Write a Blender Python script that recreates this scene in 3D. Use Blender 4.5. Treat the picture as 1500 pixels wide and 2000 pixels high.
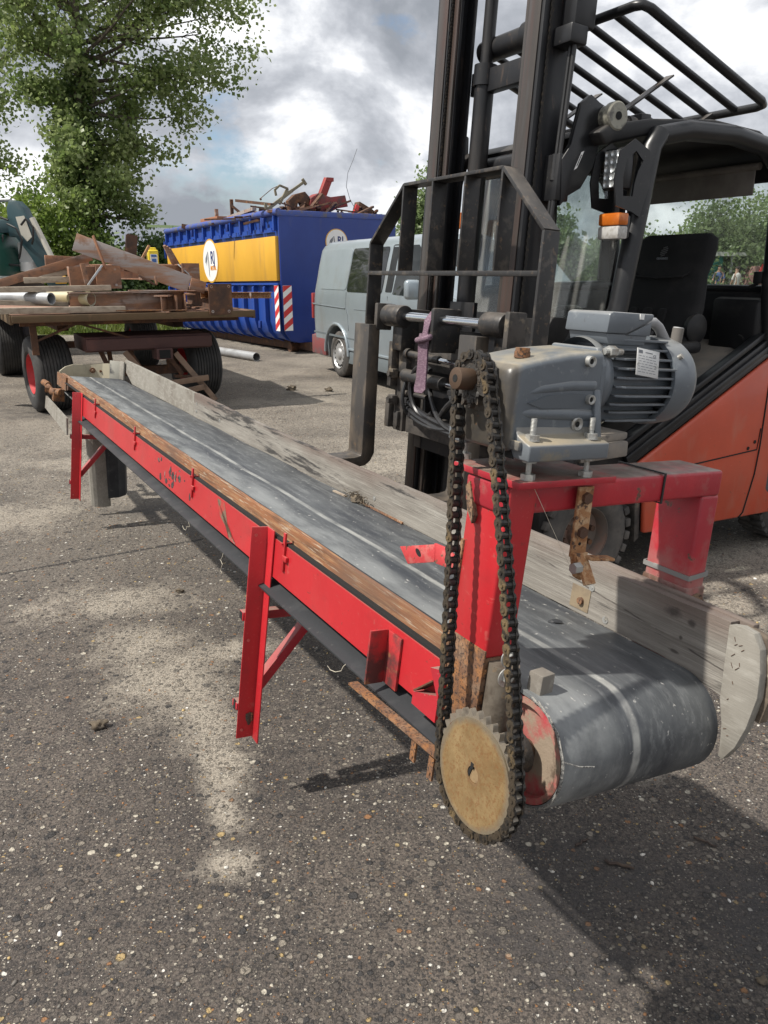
import bpy, bmesh, math, random
import numpy as np
from mathutils import Matrix, Vector, noise as mnoise

for o in list(bpy.data.objects):
    bpy.data.objects.remove(o)
scene = bpy.context.scene
COL = scene.collection
R = math.radians
PI = math.pi

# ------------------------------------------------------------------ camera
cam_d = bpy.data.cameras.new('camera')
cam = bpy.data.objects.new('camera', cam_d)
COL.objects.link(cam)
cam_d.sensor_fit = 'VERTICAL'
cam_d.sensor_height = 36.0
cam_d.lens = 36.0 * 1520.0 / 2000.0
cam.location = (0, 0, 1.5)
PITCH = math.atan(470.0 / 1520.0)
cam.rotation_euler = (PI / 2 - PITCH, 0, 0)
cam_d.clip_end = 2000
cam_d.clip_start = 0.02
scene.camera = cam

# ------------------------------------------------------------------ light
SUN = Vector((-0.57, -0.15, 0.81)).normalized()
sun_d = bpy.data.lights.new('sun', 'SUN')
sun_d.energy = 4.6
sun_d.angle = R(1.4)
sun_d.color = (1.0, 0.95, 0.87)
sun = bpy.data.objects.new('sun', sun_d)
COL.objects.link(sun)
sun.rotation_euler = SUN.to_track_quat('Z', 'Y').to_euler()

world = bpy.data.worlds.new('World')
scene.world = world
world.use_nodes = True
wn = world.node_tree
wn.nodes.clear()


def _wn(t, **k):
    n = wn.nodes.new(t)
    for a, b in k.items():
        setattr(n, a, b)
    return n


w_out = _wn('ShaderNodeOutputWorld')
w_bg = _wn('ShaderNodeBackground')
w_bg.inputs['Strength'].default_value = 0.1
sky = _wn('ShaderNodeTexSky', sky_type='NISHITA', sun_disc=False)
sky.sun_elevation = math.asin(SUN.z)
sky.sun_rotation = math.atan2(SUN.x, SUN.y)
tc = _wn('ShaderNodeTexCoord')
sep = _wn('ShaderNodeSeparateXYZ')
wn.links.new(tc.outputs['Generated'], sep.inputs[0])


def wmath(op, a, b=None, clamp=False):
    n = _wn('ShaderNodeMath', operation=op, use_clamp=clamp)
    for i, v in enumerate((a, b)):
        if v is None:
            continue
        if isinstance(v, (int, float)):
            n.inputs[i].default_value = v
        else:
            wn.links.new(v, n.inputs[i])
    return n.outputs[0]


comb = _wn('ShaderNodeCombineXYZ')
wn.links.new(sep.outputs[0], comb.inputs[0])
wn.links.new(sep.outputs[1], comb.inputs[1])
wn.links.new(wmath('MULTIPLY', sep.outputs[2], 1.7), comb.inputs[2])


def wnoise(scale, detail, rough, off, dist=0.0):
    m = _wn('ShaderNodeMapping')
    m.inputs['Location'].default_value = off
    wn.links.new(comb.outputs[0], m.inputs[0])
    n = _wn('ShaderNodeTexNoise')
    n.inputs['Scale'].default_value = scale
    n.inputs['Detail'].default_value = detail
    n.inputs['Roughness'].default_value = rough
    n.inputs['Distortion'].default_value = dist
    wn.links.new(m.outputs[0], n.inputs['Vector'])
    return n.outputs['Fac']


def wramp(fac, stops):
    r = _wn('ShaderNodeValToRGB')
    els = r.color_ramp.elements
    while len(els) < len(stops):
        els.new(0.5)
    for e, (p, c) in zip(els, stops):
        e.position = p
        e.color = (c[0], c[1], c[2], 1)
    wn.links.new(fac, r.inputs[0])
    return r.outputs[0]


CLOUD_A = (3.3, 1.7, 0.0)
cover = wramp(wnoise(2.6, 10, 0.58, CLOUD_A), [(0.35, (0, 0, 0)), (0.41, (1, 1, 1))])
tone = wramp(wnoise(4.2, 12, 0.56, (7.1, 4.4, 2.0), 0.25),
             [(0.36, (2.7, 2.9, 3.25)), (0.44, (3.9, 4.1, 4.5)), (0.50, (5.6, 5.8, 6.2)), (0.56, (8.6, 8.7, 8.9)), (0.64, (10.8, 10.8, 10.8))])
mixw = _wn('ShaderNodeMix', data_type='RGBA')
wn.links.new(cover, mixw.inputs['Factor'])
wn.links.new(sky.outputs[0], mixw.inputs['A'])
wn.links.new(tone, mixw.inputs['B'])
wn.links.new(mixw.outputs['Result'], w_bg.inputs['Color'])
wn.links.new(w_bg.outputs[0], w_out.inputs['Surface'])

scene.view_settings.view_transform = 'Standard'
scene.view_settings.look = 'None'
scene.view_settings.gamma = 1.0
scene.view_settings.exposure = 0.36
scene.view_settings.use_curve_mapping = False
scene.render.engine = 'CYCLES'
scene.cycles.max_bounces = 8
scene.cycles.transparent_max_bounces = 16


# ------------------------------------------------------------------ materials
class NT:
    def __init__(s, name):
        s.m = bpy.data.materials.new(name)
        s.m.use_nodes = True
        s.t = s.m.node_tree
        s.t.nodes.clear()
        s.out = s.n('ShaderNodeOutputMaterial')
        s.p = s.n('ShaderNodeBsdfPrincipled')
        s.l(s.p.outputs[0], s.out.inputs['Surface'])
        s.tc = s.n('ShaderNodeTexCoord')
        s.geo = s.n('ShaderNodeNewGeometry')

    def n(s, t, **k):
        q = s.t.nodes.new(t)
        for a, b in k.items():
            setattr(q, a, b)
        return q

    def l(s, a, b):
        s.t.links.new(a, b)

    def vec(s, stretch=(1, 1, 1), loc=(0, 0, 0)):
        m = s.n('ShaderNodeMapping')
        m.inputs['Scale'].default_value = stretch
        m.inputs['Location'].default_value = loc
        s.l(s.tc.outputs['Object'], m.inputs[0])
        return m.outputs[0]

    def noise(s, scale, stretch=(1, 1, 1), detail=5, rough=0.6, loc=(0, 0, 0), dist=0.0):
        q = s.n('ShaderNodeTexNoise')
        q.inputs['Scale'].default_value = scale
        q.inputs['Detail'].default_value = detail
        q.inputs['Roughness'].default_value = rough
        q.inputs['Distortion'].default_value = dist
        s.l(s.vec(stretch, loc), q.inputs['Vector'])
        return q.outputs['Fac']

    def rng(s, v, lo, hi, a=0.0, b=1.0):
        q = s.n('ShaderNodeMapRange')
        q.clamp = True
        q.inputs[1].default_value = lo
        q.inputs[2].default_value = hi
        q.inputs[3].default_value = a
        q.inputs[4].default_value = b
        s.l(v, q.inputs[0])
        return q.outputs[0]

    def math(s, op, a, b=None):
        q = s.n('ShaderNodeMath', operation=op)
        for i, v in enumerate((a, b)):
            if v is None:
                continue
            if isinstance(v, (int, float)):
                q.inputs[i].default_value = v
            else:
                s.l(v, q.inputs[i])
        return q.outputs[0]

    def mix(s, f, a, b):
        q = s.n('ShaderNodeMix', data_type='RGBA')
        if isinstance(f, (int, float)):
            q.inputs['Factor'].default_value = f
        else:
            s.l(f, q.inputs['Factor'])
        for k, v in (('A', a), ('B', b)):
            if isinstance(v, (tuple, list)):
                q.inputs[k].default_value = (v[0], v[1], v[2], 1)
            else:
                s.l(v, q.inputs[k])
        return q.outputs['Result']

    def bump(s, h, strength, dist=0.002):
        q = s.n('ShaderNodeBump')
        q.inputs['Strength'].default_value = strength
        q.inputs['Distance'].default_value = dist
        s.l(h, q.inputs['Height'])
        s.l(q.outputs[0], s.p.inputs['Normal'])
        return q

    def axis(s, i):
        q = s.n('ShaderNodeSeparateXYZ')
        s.l(s.tc.outputs['Object'], q.inputs[0])
        return q.outputs[i]


def mat(name, base, rough=0.5, metal=0.0, layers=(), bump=None, dust=None, spec=0.5, coat=0.0):
    """layers: (colour, scale, lo, hi, amount, stretch[, loc[, roughness]]); dust: (colour, amount) lies on upward faces"""
    t = NT(name)
    col = base
    rgh = rough
    for i, L in enumerate(layers):
        c, sc, lo, hi, am, st = L[:6]
        loc = L[6] if len(L) > 6 and L[6] else (i * 3.7, i * 1.3, i * 2.1)
        f = t.rng(t.noise(sc, st, loc=loc), lo, hi, 0, am)
        col = t.mix(f, col, c)
        if len(L) > 7:
            q = t.n('ShaderNodeMix', data_type='FLOAT')
            t.l(f, q.inputs['Factor'])
            if isinstance(rgh, (int, float)):
                q.inputs['A'].default_value = rgh
            else:
                t.l(rgh, q.inputs['A'])
            q.inputs['B'].default_value = L[7]
            rgh = q.outputs['Result']
    if dust:
        sp = t.n('ShaderNodeSeparateXYZ')
        t.l(t.geo.outputs['Normal'], sp.inputs[0])
        up = t.rng(sp.outputs[2], 0.35, 0.95)
        f = t.math('MULTIPLY', up, t.rng(t.noise(9, detail=6), 0.25, 0.6, 0.35 * dust[1], dust[1]))
        col = t.mix(f, col, dust[0])
    if isinstance(col, (tuple, list)):
        t.p.inputs['Base Color'].default_value = (col[0], col[1], col[2], 1)
    else:
        t.l(col, t.p.inputs['Base Color'])
    if isinstance(rgh, (int, float)):
        t.p.inputs['Roughness'].default_value = rgh
    else:
        t.l(rgh, t.p.inputs['Roughness'])
    t.p.inputs['Metallic'].default_value = metal
    t.p.inputs['Specular IOR Level'].default_value = spec
    t.p.inputs['Coat Weight'].default_value = coat
    if bump:
        t.bump(t.noise(bump[0], bump[2] if len(bump) > 2 else (1, 1, 1), detail=6), bump[1], 0.003)
    return t.m


U1 = (1, 1, 1)
RUST = (0.20, 0.085, 0.035)
RUSTD = (0.075, 0.035, 0.022)
M = {}
M['red'] = mat('red_paint', (0.47, 0.022, 0.028), 0.36, 0, [
    ((0.30, 0.055, 0.05), 5, 0.50, 0.70, 0.55, (1, 1, .35)),
    ((0.22, 0.03, 0.03), 12, 0.58, 0.70, 0.5, (1, .5, 1)),
    ((0.12, 0.045, 0.035), 90, 0.665, 0.70, 0.8, (1, .35, 1)),
    ((0.40, 0.016, 0.022), 4, 0.35, 0.65, 0.9, U1),
    ((0.50, 0.10, 0.085), 150, 0.63, 0.69, 0.55, (1, .2, 1)),
    ((0.42, 0.12, 0.10), 26, 0.64, 0.70, 0.45, U1),
    ((0.16, 0.05, 0.035), 60, 0.70, 0.73, 0.9, U1, None, .8)], (40, .12), dust=((0.42, 0.30, 0.24), .35))
M['red_worn'] = mat('worn_red_paint', (0.45, 0.022, 0.032), 0.38, 0, [
    ((0.34, 0.018, 0.03), 6, 0.35, 0.62, 0.85, U1),
    ((0.33, 0.11, 0.095), 18, 0.58, 0.68, 0.6, U1),
    ((0.48, 0.24, 0.21), 120, 0.66, 0.70, 0.5, U1),
    ((0.13, 0.065, 0.04), 55, 0.665, 0.69, 0.95, U1, None, .85)], (50, .18), dust=((0.26, 0.21, 0.175), .95))
M['red_chip'] = mat('chipped_red_paint', (0.50, 0.05, 0.055), 0.45, 0, [
    ((0.50, 0.16, 0.14), 40, 0.50, 0.60, 0.6, U1),
    ((0.15, 0.075, 0.05), 60, 0.60, 0.63, 0.95, U1, None, .85)], (80, .3))
M['rust'] = mat('rusty_steel', (0.165, 0.085, 0.048), 0.85, 0.1, [
    ((0.30, 0.135, 0.05), 34, 0.44, 0.58, 0.85, U1),
    ((0.26, 0.19, 0.13), 12, 0.52, 0.66, 0.6, U1),
    ((0.045, 0.030, 0.024), 170, 0.53, 0.60, 0.9, U1),
    ((0.07, 0.042, 0.03), 48, 0.56, 0.64, 0.7, U1)], (190, .5))
M['rust_orange'] = mat('flaking_orange_rust', (0.34, 0.17, 0.075), 0.85, 0.1, [
    ((0.50, 0.34, 0.20), 60, 0.48, 0.60, 0.8, U1),
    ((0.22, 0.085, 0.03), 40, 0.54, 0.62, 0.7, U1),
    ((0.075, 0.045, 0.035), 75, 0.57, 0.62, 0.9, U1)], (160, .6))
M['rust_dark'] = mat('dark_rusty_steel', (0.095, 0.05, 0.032), 0.8, 0.2, [
    ((0.22, 0.10, 0.045), 11, 0.5, 0.66, 0.8, U1),
    ((0.045, 0.032, 0.028), 5, 0.5, 0.68, 0.7, U1)], (50, .3))
M['beam_rust'] = mat('rusty_beam_steel', (0.215, 0.118, 0.075), 0.75, 0.05, [
    ((0.33, 0.16, 0.085), 5, 0.45, 0.6, 0.8, (1, 1, 2)),
    ((0.33, 0.29, 0.265), 3, 0.52, 0.64, 0.8, (.4, .4, 3)),
    ((0.075, 0.045, 0.035), 9, 0.56, 0.7, 0.8, U1)], (30, .2))
M['beam_pale'] = mat('mill_scale_beam', (0.36, 0.32, 0.30), 0.6, 0.1, [
    ((0.34, 0.18, 0.10), 3.5, 0.48, 0.60, 0.85, (.5, .5, 3)),
    ((0.22, 0.11, 0.06), 8, 0.58, 0.70, 0.8, U1)], (30, .15))
M['timber'] = mat('weathered_timber', (0.36, 0.30, 0.23), 0.85, 0, [
    ((0.22, 0.17, 0.13), 5, 0.45, 0.65, 0.8, (1, 6, 6)),
    ((0.48, 0.42, 0.34), 3, 0.5, 0.7, 0.6, U1)], (20, .3, (1, 8, 8)))
M['oak'] = mat('brown_hardwood', (0.25, 0.105, 0.045), 0.8, 0, [
    ((0.11, 0.055, 0.03), 9, 0.46, 0.62, 0.8, (9, .5, 9)),
    ((0.33, 0.19, 0.095), 30, 0.50, 0.62, 0.8, (5, .25, 5)),
    ((0.44, 0.37, 0.28), 60, 0.57, 0.64, 0.75, (3, .16, 3)),
    ((0.13, 0.075, 0.05), 2.5, 0.5, 0.62, 0.7, (1, .6, 1)),
    ((0.035, 0.022, 0.018), 2.2, 0.62, 0.72, 0.7, (1, .6, 1))], (55, .35, (6, .5, 6)))
M['greywood'] = None
M['palewood'] = mat('pale_grey_board', (0.235, 0.22, 0.19), 0.85, 0, [
    ((0.19, 0.176, 0.15), 16, 0.42, 0.66, 0.7, (2, .5, 1)),
    ((0.13, 0.11, 0.088), 7, 0.50, 0.66, 0.7, U1),
    ((0.33, 0.315, 0.28), 60, 0.50, 0.66, 0.5, (2, .3, 1.2)),
    ((0.08, 0.075, 0.07), 9, 0.68, 0.73, 0.9, (1, .5, 1.6))], (60, .25, (5, .3, 5)))
M['plyedge'] = mat('rotting_plywood_edge', (0.16, 0.125, 0.09), 0.9, 0, [
    ((0.06, 0.045, 0.035), 22, 0.45, 0.6, 0.9, (1, .2, 1)), ((0.36, 0.31, 0.24), 35, 0.58, 0.66, .8, (1, .2, 1))], (60, .6))
M['rubber'] = mat('conveyor_rubber', (0.105, 0.115, 0.125), 0.55, 0, [
    ((0.20, 0.215, 0.225), 7, 0.46, 0.68, 0.8, (2.2, .35, 1)),
    ((0.30, 0.31, 0.31), 24, 0.56, 0.70, 0.6, (1, .16, 1)),
    ((0.055, 0.062, 0.072), 4, 0.56, 0.70, 0.7, (2.5, .5, 1)),
    ((0.38, 0.37, 0.345), 60, 0.69, 0.73, 0.6, (1, .55, 1))], (90, .12, (1, .4, 1)))
M['belt'] = None
M['rubber_dark'] = mat('dark_rubber_sheet', (0.030, 0.032, 0.035), 0.6, 0, [
    ((0.06, 0.062, 0.064), 8, 0.5, 0.7, 0.7, U1), ((.14, .135, .125), 30, .64, .72, .5, U1)], (60, .2), spec=.3)
M['chain'] = mat('greasy_roller_chain', (0.022, 0.020, 0.018), 0.5, 0.2, [
    ((0.085, 0.06, 0.035), 70, 0.55, 0.66, 0.8, U1),
    ((0.018, 0.016, 0.015), 30, 0.5, 0.65, 0.8, U1)], (120, .35))
M['chain_plate'] = mat('worn_chain_plate', (0.055, 0.042, 0.028), 0.5, 0.2, [
    ((0.17, 0.12, 0.06), 14, 0.54, 0.64, 0.9, U1),
    ((0.018, 0.016, 0.014), 60, 0.50, 0.6, 0.9, U1)], (220, .5))
M['grease'] = mat('caked_grease', (0.028, 0.025, 0.022), 0.65, 0, [
    ((0.085, 0.062, 0.042), 30, 0.5, 0.66, 0.8, U1)], (90, .9))
M['sprocket'] = mat('tan_rust_disc', (0.275, 0.185, 0.09), 0.62, 0.05, [
    ((0.36, 0.265, 0.145), 11, 0.42, 0.62, 0.8, U1),
    ((0.24, 0.12, 0.045), 95, 0.56, 0.61, 0.85, U1),
    ((0.27, 0.14, 0.05), 16, 0.54, 0.64, 0.6, U1),
    ((0.13, 0.06, 0.03), 30, 0.665, 0.70, 0.9, U1),
    ((0.20, 0.175, 0.14), 7, 0.56, 0.68, 0.8, U1)], (140, .18))
M['sprocket_teeth'] = mat('grey_steel_teeth', (0.22, 0.19, 0.15), 0.5, 0.3, [
    ((0.10, 0.085, 0.065), 30, 0.5, 0.65, 0.8, U1)], (60, .2))
M['shaft'] = mat('rusted_shaft', (0.085, 0.052, 0.032), 0.6, 0.3, [((0.07, 0.04, 0.025), 25, .5, .65, .8, U1)], (50, .2))
M['motor'] = mat('grey_machine_paint', (0.118, 0.135, 0.153), 0.36, 0, [
    ((0.092, 0.106, 0.122), 6, 0.45, 0.65, 0.7, U1),
    ((0.20, 0.215, 0.225), 55, 0.60, 0.68, 0.5, U1),
    ((0.21, 0.11, 0.055), 28, 0.70, 0.73, 0.9, U1),
    ((0.07, 0.07, 0.07), 60, 0.66, 0.70, 0.7, U1)], (70, .14), dust=((0.30, 0.285, 0.25), .5))
M['motor_oily'] = mat('oil_stained_grey_paint', (0.135, 0.15, 0.165), 0.42, 0, [
    ((0.30, 0.235, 0.13), 16, 0.55, 0.68, 0.7, U1),
    ((0.085, 0.08, 0.075), 20, 0.60, 0.70, 0.8, U1)], (70, .18), dust=((0.36, 0.29, 0.18), .8))


def housing_mat():
    t = NT('oil_washed_grey_paint')
    col = t.mix(t.rng(t.noise(6), .42, .65), (0.118, 0.135, 0.153), (0.092, 0.106, 0.122))
    col = t.mix(t.rng(t.noise(55), .60, .68, 0, .5), col, (0.20, 0.215, 0.225))
    x, z = t.axis(0), t.axis(2)
    # tan oil film that ran down from the shaft seal
    m = t.math('ADD', t.rng(x, -.044, -.068), t.math('MULTIPLY', t.math('SUBTRACT', t.noise(30, detail=8), .5), .9))
    col = t.mix(t.rng(m, .40, .95, 0, .85), col, t.mix(t.rng(t.noise(40), .42, .6), (0.235, 0.18, 0.10), (0.10, 0.082, 0.06)))
    end = t.math('ADD', t.rng(x, -.056, -.066), t.math('MULTIPLY', t.math('SUBTRACT', t.noise(30, detail=7, loc=(7, 1, 2)), .5), .8))
    col = t.mix(t.rng(end, .45, .9, 0, .85), col, (0.060, 0.056, 0.052))
    col = t.mix(t.rng(t.noise(34, detail=5, loc=(4, 4, 1)), .69, .72, 0, .9), col, (0.19, 0.10, 0.05))
    sp = t.n('ShaderNodeSeparateXYZ')
    t.l(t.geo.outputs['Normal'], sp.inputs[0])
    d = t.math('MULTIPLY', t.rng(sp.outputs[2], .5, .98), t.rng(t.noise(18, detail=8), .36, .62, .05, .65))
    col = t.mix(d, col, (0.34, 0.29, 0.20))
    t.l(col, t.p.inputs['Base Color'])
    t.p.inputs['Roughness'].default_value = .38
    t.bump(t.noise(70, detail=6), .15, .003)
    return t.m


M['housing'] = housing_mat()


def disc_mat():
    t = NT('tan_rust_disc')
    y, z = t.axis(1), t.axis(2)
    d = t.math('SQRT', t.math('ADD', t.math('POWER', t.math('ADD', y, .003), 2.0), t.math('POWER', t.math('ADD', z, .024), 2.0)))
    col = t.mix(t.rng(t.noise(14, detail=9, rough=.66), .38, .64), (0.165, 0.104, 0.043), (0.265, 0.185, 0.088))
    col = t.mix(t.rng(t.noise(9, (1, 1, .5), detail=6, loc=(2, 5, 0)), .50, .66, 0, .7), col, (0.235, 0.125, 0.045))
    col = t.mix(t.rng(t.noise(170, detail=6, rough=.7), .52, .60, 0, .7), col, (0.165, 0.075, 0.026))
    rim = t.math('ADD', t.rng(d, .070, .092), t.math('MULTIPLY', t.math('SUBTRACT', t.noise(24, detail=7), .5), 1.1))
    col = t.mix(t.rng(rim, .45, .95, 0, .8), col, (0.135, 0.118, 0.088))
    col = t.mix(t.rng(t.noise(36, detail=5, loc=(1, 3, 6)), .675, .70, 0, .95), col, (0.10, 0.045, 0.022))
    hub = t.math('ADD', t.rng(d, .026, .016), t.math('MULTIPLY', t.math('SUBTRACT', t.noise(60, detail=6), .5), 1.0))
    col = t.mix(t.rng(hub, .5, .9, 0, .6), col, (0.17, 0.10, 0.05))
    t.l(col, t.p.inputs['Base Color'])
    t.l(t.rng(t.noise(20), .3, .7, .42, .66), t.p.inputs['Roughness'])
    t.bump(t.noise(120, detail=7), .2, .003)
    return t.m


M['sprocket'] = disc_mat()


def arch_mat():
    t = NT('dusty_worn_red_paint')
    col = t.mix(t.rng(t.noise(8, detail=8), .36, .62), (0.45, 0.022, 0.032), (0.33, 0.018, 0.030))
    col = t.mix(t.rng(t.noise(24, detail=8), .56, .68, 0, .55), col, (0.33, 0.12, 0.105))
    z = t.axis(2)
    low = t.math('ADD', t.rng(z, .385, .205, 0, 1), t.math('MULTIPLY', t.math('SUBTRACT', t.noise(13, detail=9, rough=.68), .5), 1.3))
    col = t.mix(t.rng(low, .45, 1.05, 0, .8), col, (0.30, 0.205, 0.18))
    col = t.mix(t.rng(t.noise(48, detail=7), .64, .665, 0, .95), col, (0.105, 0.06, 0.042))
    sp = t.n('ShaderNodeSeparateXYZ')
    t.l(t.geo.outputs['Normal'], sp.inputs[0])
    d = t.math('MULTIPLY', t.rng(sp.outputs[2], .6, .98), t.rng(t.noise(16, detail=8), .30, .56, .45, .95))
    col = t.mix(d, col, t.mix(t.rng(t.noise(30, detail=6), .42, .6), (0.225, 0.185, 0.15), (0.12, 0.095, 0.075)))
    t.l(col, t.p.inputs['Base Color'])
    t.p.inputs['Roughness'].default_value = .42
    t.bump(t.noise(60, detail=6), .2, .003)
    return t.m


M['red_arch'] = arch_mat()
M['zinc'] = mat('zinc_bolt', (0.42, 0.42, 0.40), 0.45, 0.6, [((0.24, 0.21, 0.17), 60, .5, .65, .8, U1)], (60, .1))
M['alu'] = mat('aluminium_plate', (0.55, 0.55, 0.54), 0.5, 0.4, [((0.38, 0.38, 0.37), 20, .5, .65, .7, U1)])
M['print'] = mat('grey_print', (0.10, 0.10, 0.105), 0.7)
M['chrome'] = mat('chromed_rod', (0.62, 0.64, 0.66), 0.14, 1.0, [((0.3, 0.29, 0.27), 20, .6, .75, .6, U1)])
M['mast'] = mat('black_mast_steel', (0.013, 0.0135, 0.0155), 0.42, 0, [
    ((0.034, 0.031, 0.029), 9, 0.5, 0.66, 0.8, (1, 1, .25)),
    ((0.075, 0.052, 0.040), 40, 0.62, 0.68, 0.6, (1, 1, .2))], (30, .10), spec=.35)
M['mast_face'] = mat('rubbed_mast_rail', (0.042, 0.035, 0.030), 0.40, 0.1, [
    ((0.068, 0.034, 0.026), 5, 0.45, 0.65, 0.7, (3, 3, .2)),
    ((0.055, 0.05, 0.047), 9, 0.52, 0.66, 0.8, (4, 4, .15))], (30, .1))
M['steel_worn'] = mat('worn_black_steel', (0.022, 0.021, 0.021), 0.45, 0.1, [
    ((0.085, 0.072, 0.06), 18, 0.52, 0.66, 0.75, U1),
    ((0.13, 0.085, 0.05), 40, 0.61, 0.68, 0.7, U1)], (50, .2), dust=((0.20, 0.175, 0.15), .45))
M['steel_dusty'] = mat('dusty_grey_steel', (0.075, 0.066, 0.058), 0.65, 0.1, [
    ((0.03, 0.028, 0.027), 16, 0.46, 0.62, 0.85, U1),
    ((0.21, 0.17, 0.12), 14, 0.58, 0.68, 0.7, U1)], (40, .25))
M['black'] = mat('black_plastic', (0.010, 0.010, 0.011), 0.5, 0, [((0.036, 0.034, 0.032), 7, 0.52, 0.72, 0.7, U1)], (40, .08),
                 dust=((0.12, 0.105, 0.09), .35), spec=.35)
M['black_paint'] = mat('black_satin_paint', (0.013, 0.0135, 0.015), 0.35, 0, [((0.032, 0.031, 0.031), 8, .5, .7, .7, U1), ((.10, .09, .08), 60, .66, .71, .5, U1)], (40, .06), spec=.4)
M['cloth_black'] = mat('black_seat_cloth', (0.009, 0.009, 0.010), 0.9, 0, [((0.022, 0.021, 0.021), 6, .5, .7, .8, U1)], (160, .3))
M['hose'] = mat('black_hose', (0.02, 0.02, 0.021), 0.4, 0, [((0.06, 0.055, 0.05), 12, .55, .7, .6, U1)])
M['floor_mat'] = mat('dusty_rubber_floor', (0.17, 0.155, 0.14), 0.8, 0, [
    ((0.25, 0.215, 0.175), 5, .42, .62, .85, U1), ((0.03, 0.03, 0.03), 11, .6, .7, .7, U1)], (40, .3))
M['orange'] = mat('orange_red_paint', (0.52, 0.080, 0.038), 0.36, 0, [
    ((0.43, 0.07, 0.036), 3, .4, .62, .8, U1),
    ((0.42, 0.15, 0.10), 7, .52, .68, .5, (1, 1, .5)),
    ((0.55, 0.22, 0.15), 120, .66, .70, .5, (1, .3, 1)),
    ((0.14, 0.07, 0.05), 34, .69, .72, .8, U1)], (20, .05), coat=.15)
M['tyre'] = mat('dusty_tyre', (0.050, 0.047, 0.044), 0.85, 0, [
    ((0.13, 0.115, 0.10), 6, .42, .66, .8, U1), ((0.022, 0.022, 0.022), 14, .55, .7, .7, U1)], (60, .2))
M['tyre_black'] = mat('black_tyre', (0.026, 0.026, 0.026), 0.75, 0, [
    ((0.065, 0.06, 0.056), 6, .45, .68, .7, U1)], (50, .2))
M['rim_grey'] = mat('dirty_rim', (0.15, 0.12, 0.10), 0.7, .2, [((0.25, 0.13, 0.09), 9, .5, .65, .7, U1)], (40, .2))
M['rim_red'] = mat('red_rim', (0.45, 0.03, 0.035), 0.5, 0, [((0.20, 0.03, 0.03), 6, .5, .7, .7, U1)])
M['rim_silver'] = mat('silver_rim', (0.42, 0.42, 0.42), 0.4, .5, [((0.25, 0.24, 0.22), 9, .5, .7, .7, U1)])
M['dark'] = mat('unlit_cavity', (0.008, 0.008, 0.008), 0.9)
M['blue'] = mat('shaded_container_blue', (0.006, 0.028, 0.185), 0.42, 0, [  # darker copy for the end wall, its shade put into the colour
    ((0.009, 0.038, 0.22), 2, .4, .65, .7, U1),
    ((0.035, 0.05, 0.17), 6, .58, .72, .6, (1, 1, .4)),
    ((0.16, 0.17, 0.24), 20, .70, .74, .5, U1)], (12, .06))
M['blue_sunlit'] = mat('sunlit_container_blue', (0.010, 0.052, 0.29), 0.5, 0, [  # brighter copy for the long side, sunlight put into the colour
    ((0.018, 0.068, 0.33), 2, .4, .65, .7, U1),
    ((0.06, 0.075, 0.16), 4, .56, .70, .6, (1, 1, .25)),
    ((0.12, 0.09, 0.08), 9, .66, .71, .7, (1, 1, .3))], (12, .10))
M['yellow'] = mat('yellow_paint', (0.66, 0.36, 0.035), 0.5, 0, [((0.56, 0.30, 0.03), 1.6, .4, .66, .8, (1, 1, .4)), ((.40, .22, .06), 3.5, .56, .70, .5, (1, 1, .18))])
M['white'] = mat('white_paint', (0.78, 0.78, 0.76), 0.5, 0, [((0.66, 0.66, 0.64), 3, .45, .7, .6, U1)])
M['sign_red'] = mat('sign_red', (0.55, 0.03, 0.03), 0.5)
M['navy'] = mat('navy_print', (0.012, 0.03, 0.14), 0.5)
M['orange_print'] = mat('orange_print', (0.65, 0.25, 0.02), 0.5)
M['grey_print'] = mat('mid_grey_print', (0.16, 0.17, 0.19), 0.5)
M['van'] = mat('silver_blue_paint', (0.30, 0.345, 0.375), 0.30, 0.35, [
    ((0.26, 0.30, 0.325), 2, .4, .65, .7, U1),
    ((0.24, 0.23, 0.21), 3, .54, .70, .5, (1, 1, .5))], coat=.3)
M['van_dark'] = mat('grey_bumper_plastic', (0.12, 0.14, 0.15), 0.6)
M['glass_dark'] = mat('dark_privacy_glass', (0.010, 0.011, 0.012), 0.04, 0.0, spec=.45)
M['tail_red'] = mat('red_plastic', (0.28, 0.03, 0.03), 0.4)
M['amber'] = mat('amber_lens', (0.46, 0.115, 0.014), 0.22, 0, [((0.62, 0.20, 0.03), 30, .5, .66, .7, U1)])
M['clear_lens'] = mat('clear_lens', (0.45, 0.44, 0.42), 0.25, 0, [((0.30, 0.28, 0.25), 40, .45, .6, .8, U1)])
M['led'] = mat('led_reflector', (0.60, 0.62, 0.62), 0.25, .6)
M['galv'] = mat('galvanised_steel', (0.40, 0.41, 0.42), 0.45, .4, [((0.28, 0.28, 0.28), 4, .45, .65, .8, U1), ((0.33, 0.22, 0.12), 7, .65, .72, .5, U1)])
M['pipe_yellow'] = mat('yellowed_pipe', (0.46, 0.39, 0.23), 0.6, .1, [((0.40, 0.40, 0.38), 3, .45, .65, .8, (.4, 2, 2))])
M['exc_green'] = mat('dark_green_paint', (0.008, 0.062, 0.045), 0.4, 0, [((0.012, 0.075, 0.055), 3, .4, .65, .7, U1)], coat=.1)
M['exc_teal'] = mat('dark_teal_steel', (0.022, 0.060, 0.072), 0.5, 0, [((0.045, 0.075, 0.08), 4, .45, .65, .8, U1)])
M['cream'] = mat('cream_paint', (0.52, 0.50, 0.43), 0.5)
M['strap'] = mat('purple_webbing', (0.145, 0.085, 0.12), 0.9, 0, [
    ((0.24, 0.165, 0.20), 60, .48, .6, .8, (1, 1, 3)), ((0.08, 0.055, 0.06), 5, .55, .7, .8, U1)], (300, .6))
M['cream_strap'] = mat('tan_canvas', (0.33, 0.25, 0.15), 0.9, 0, [((0.2, 0.14, 0.08), 9, .5, .65, .7, U1)])
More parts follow.
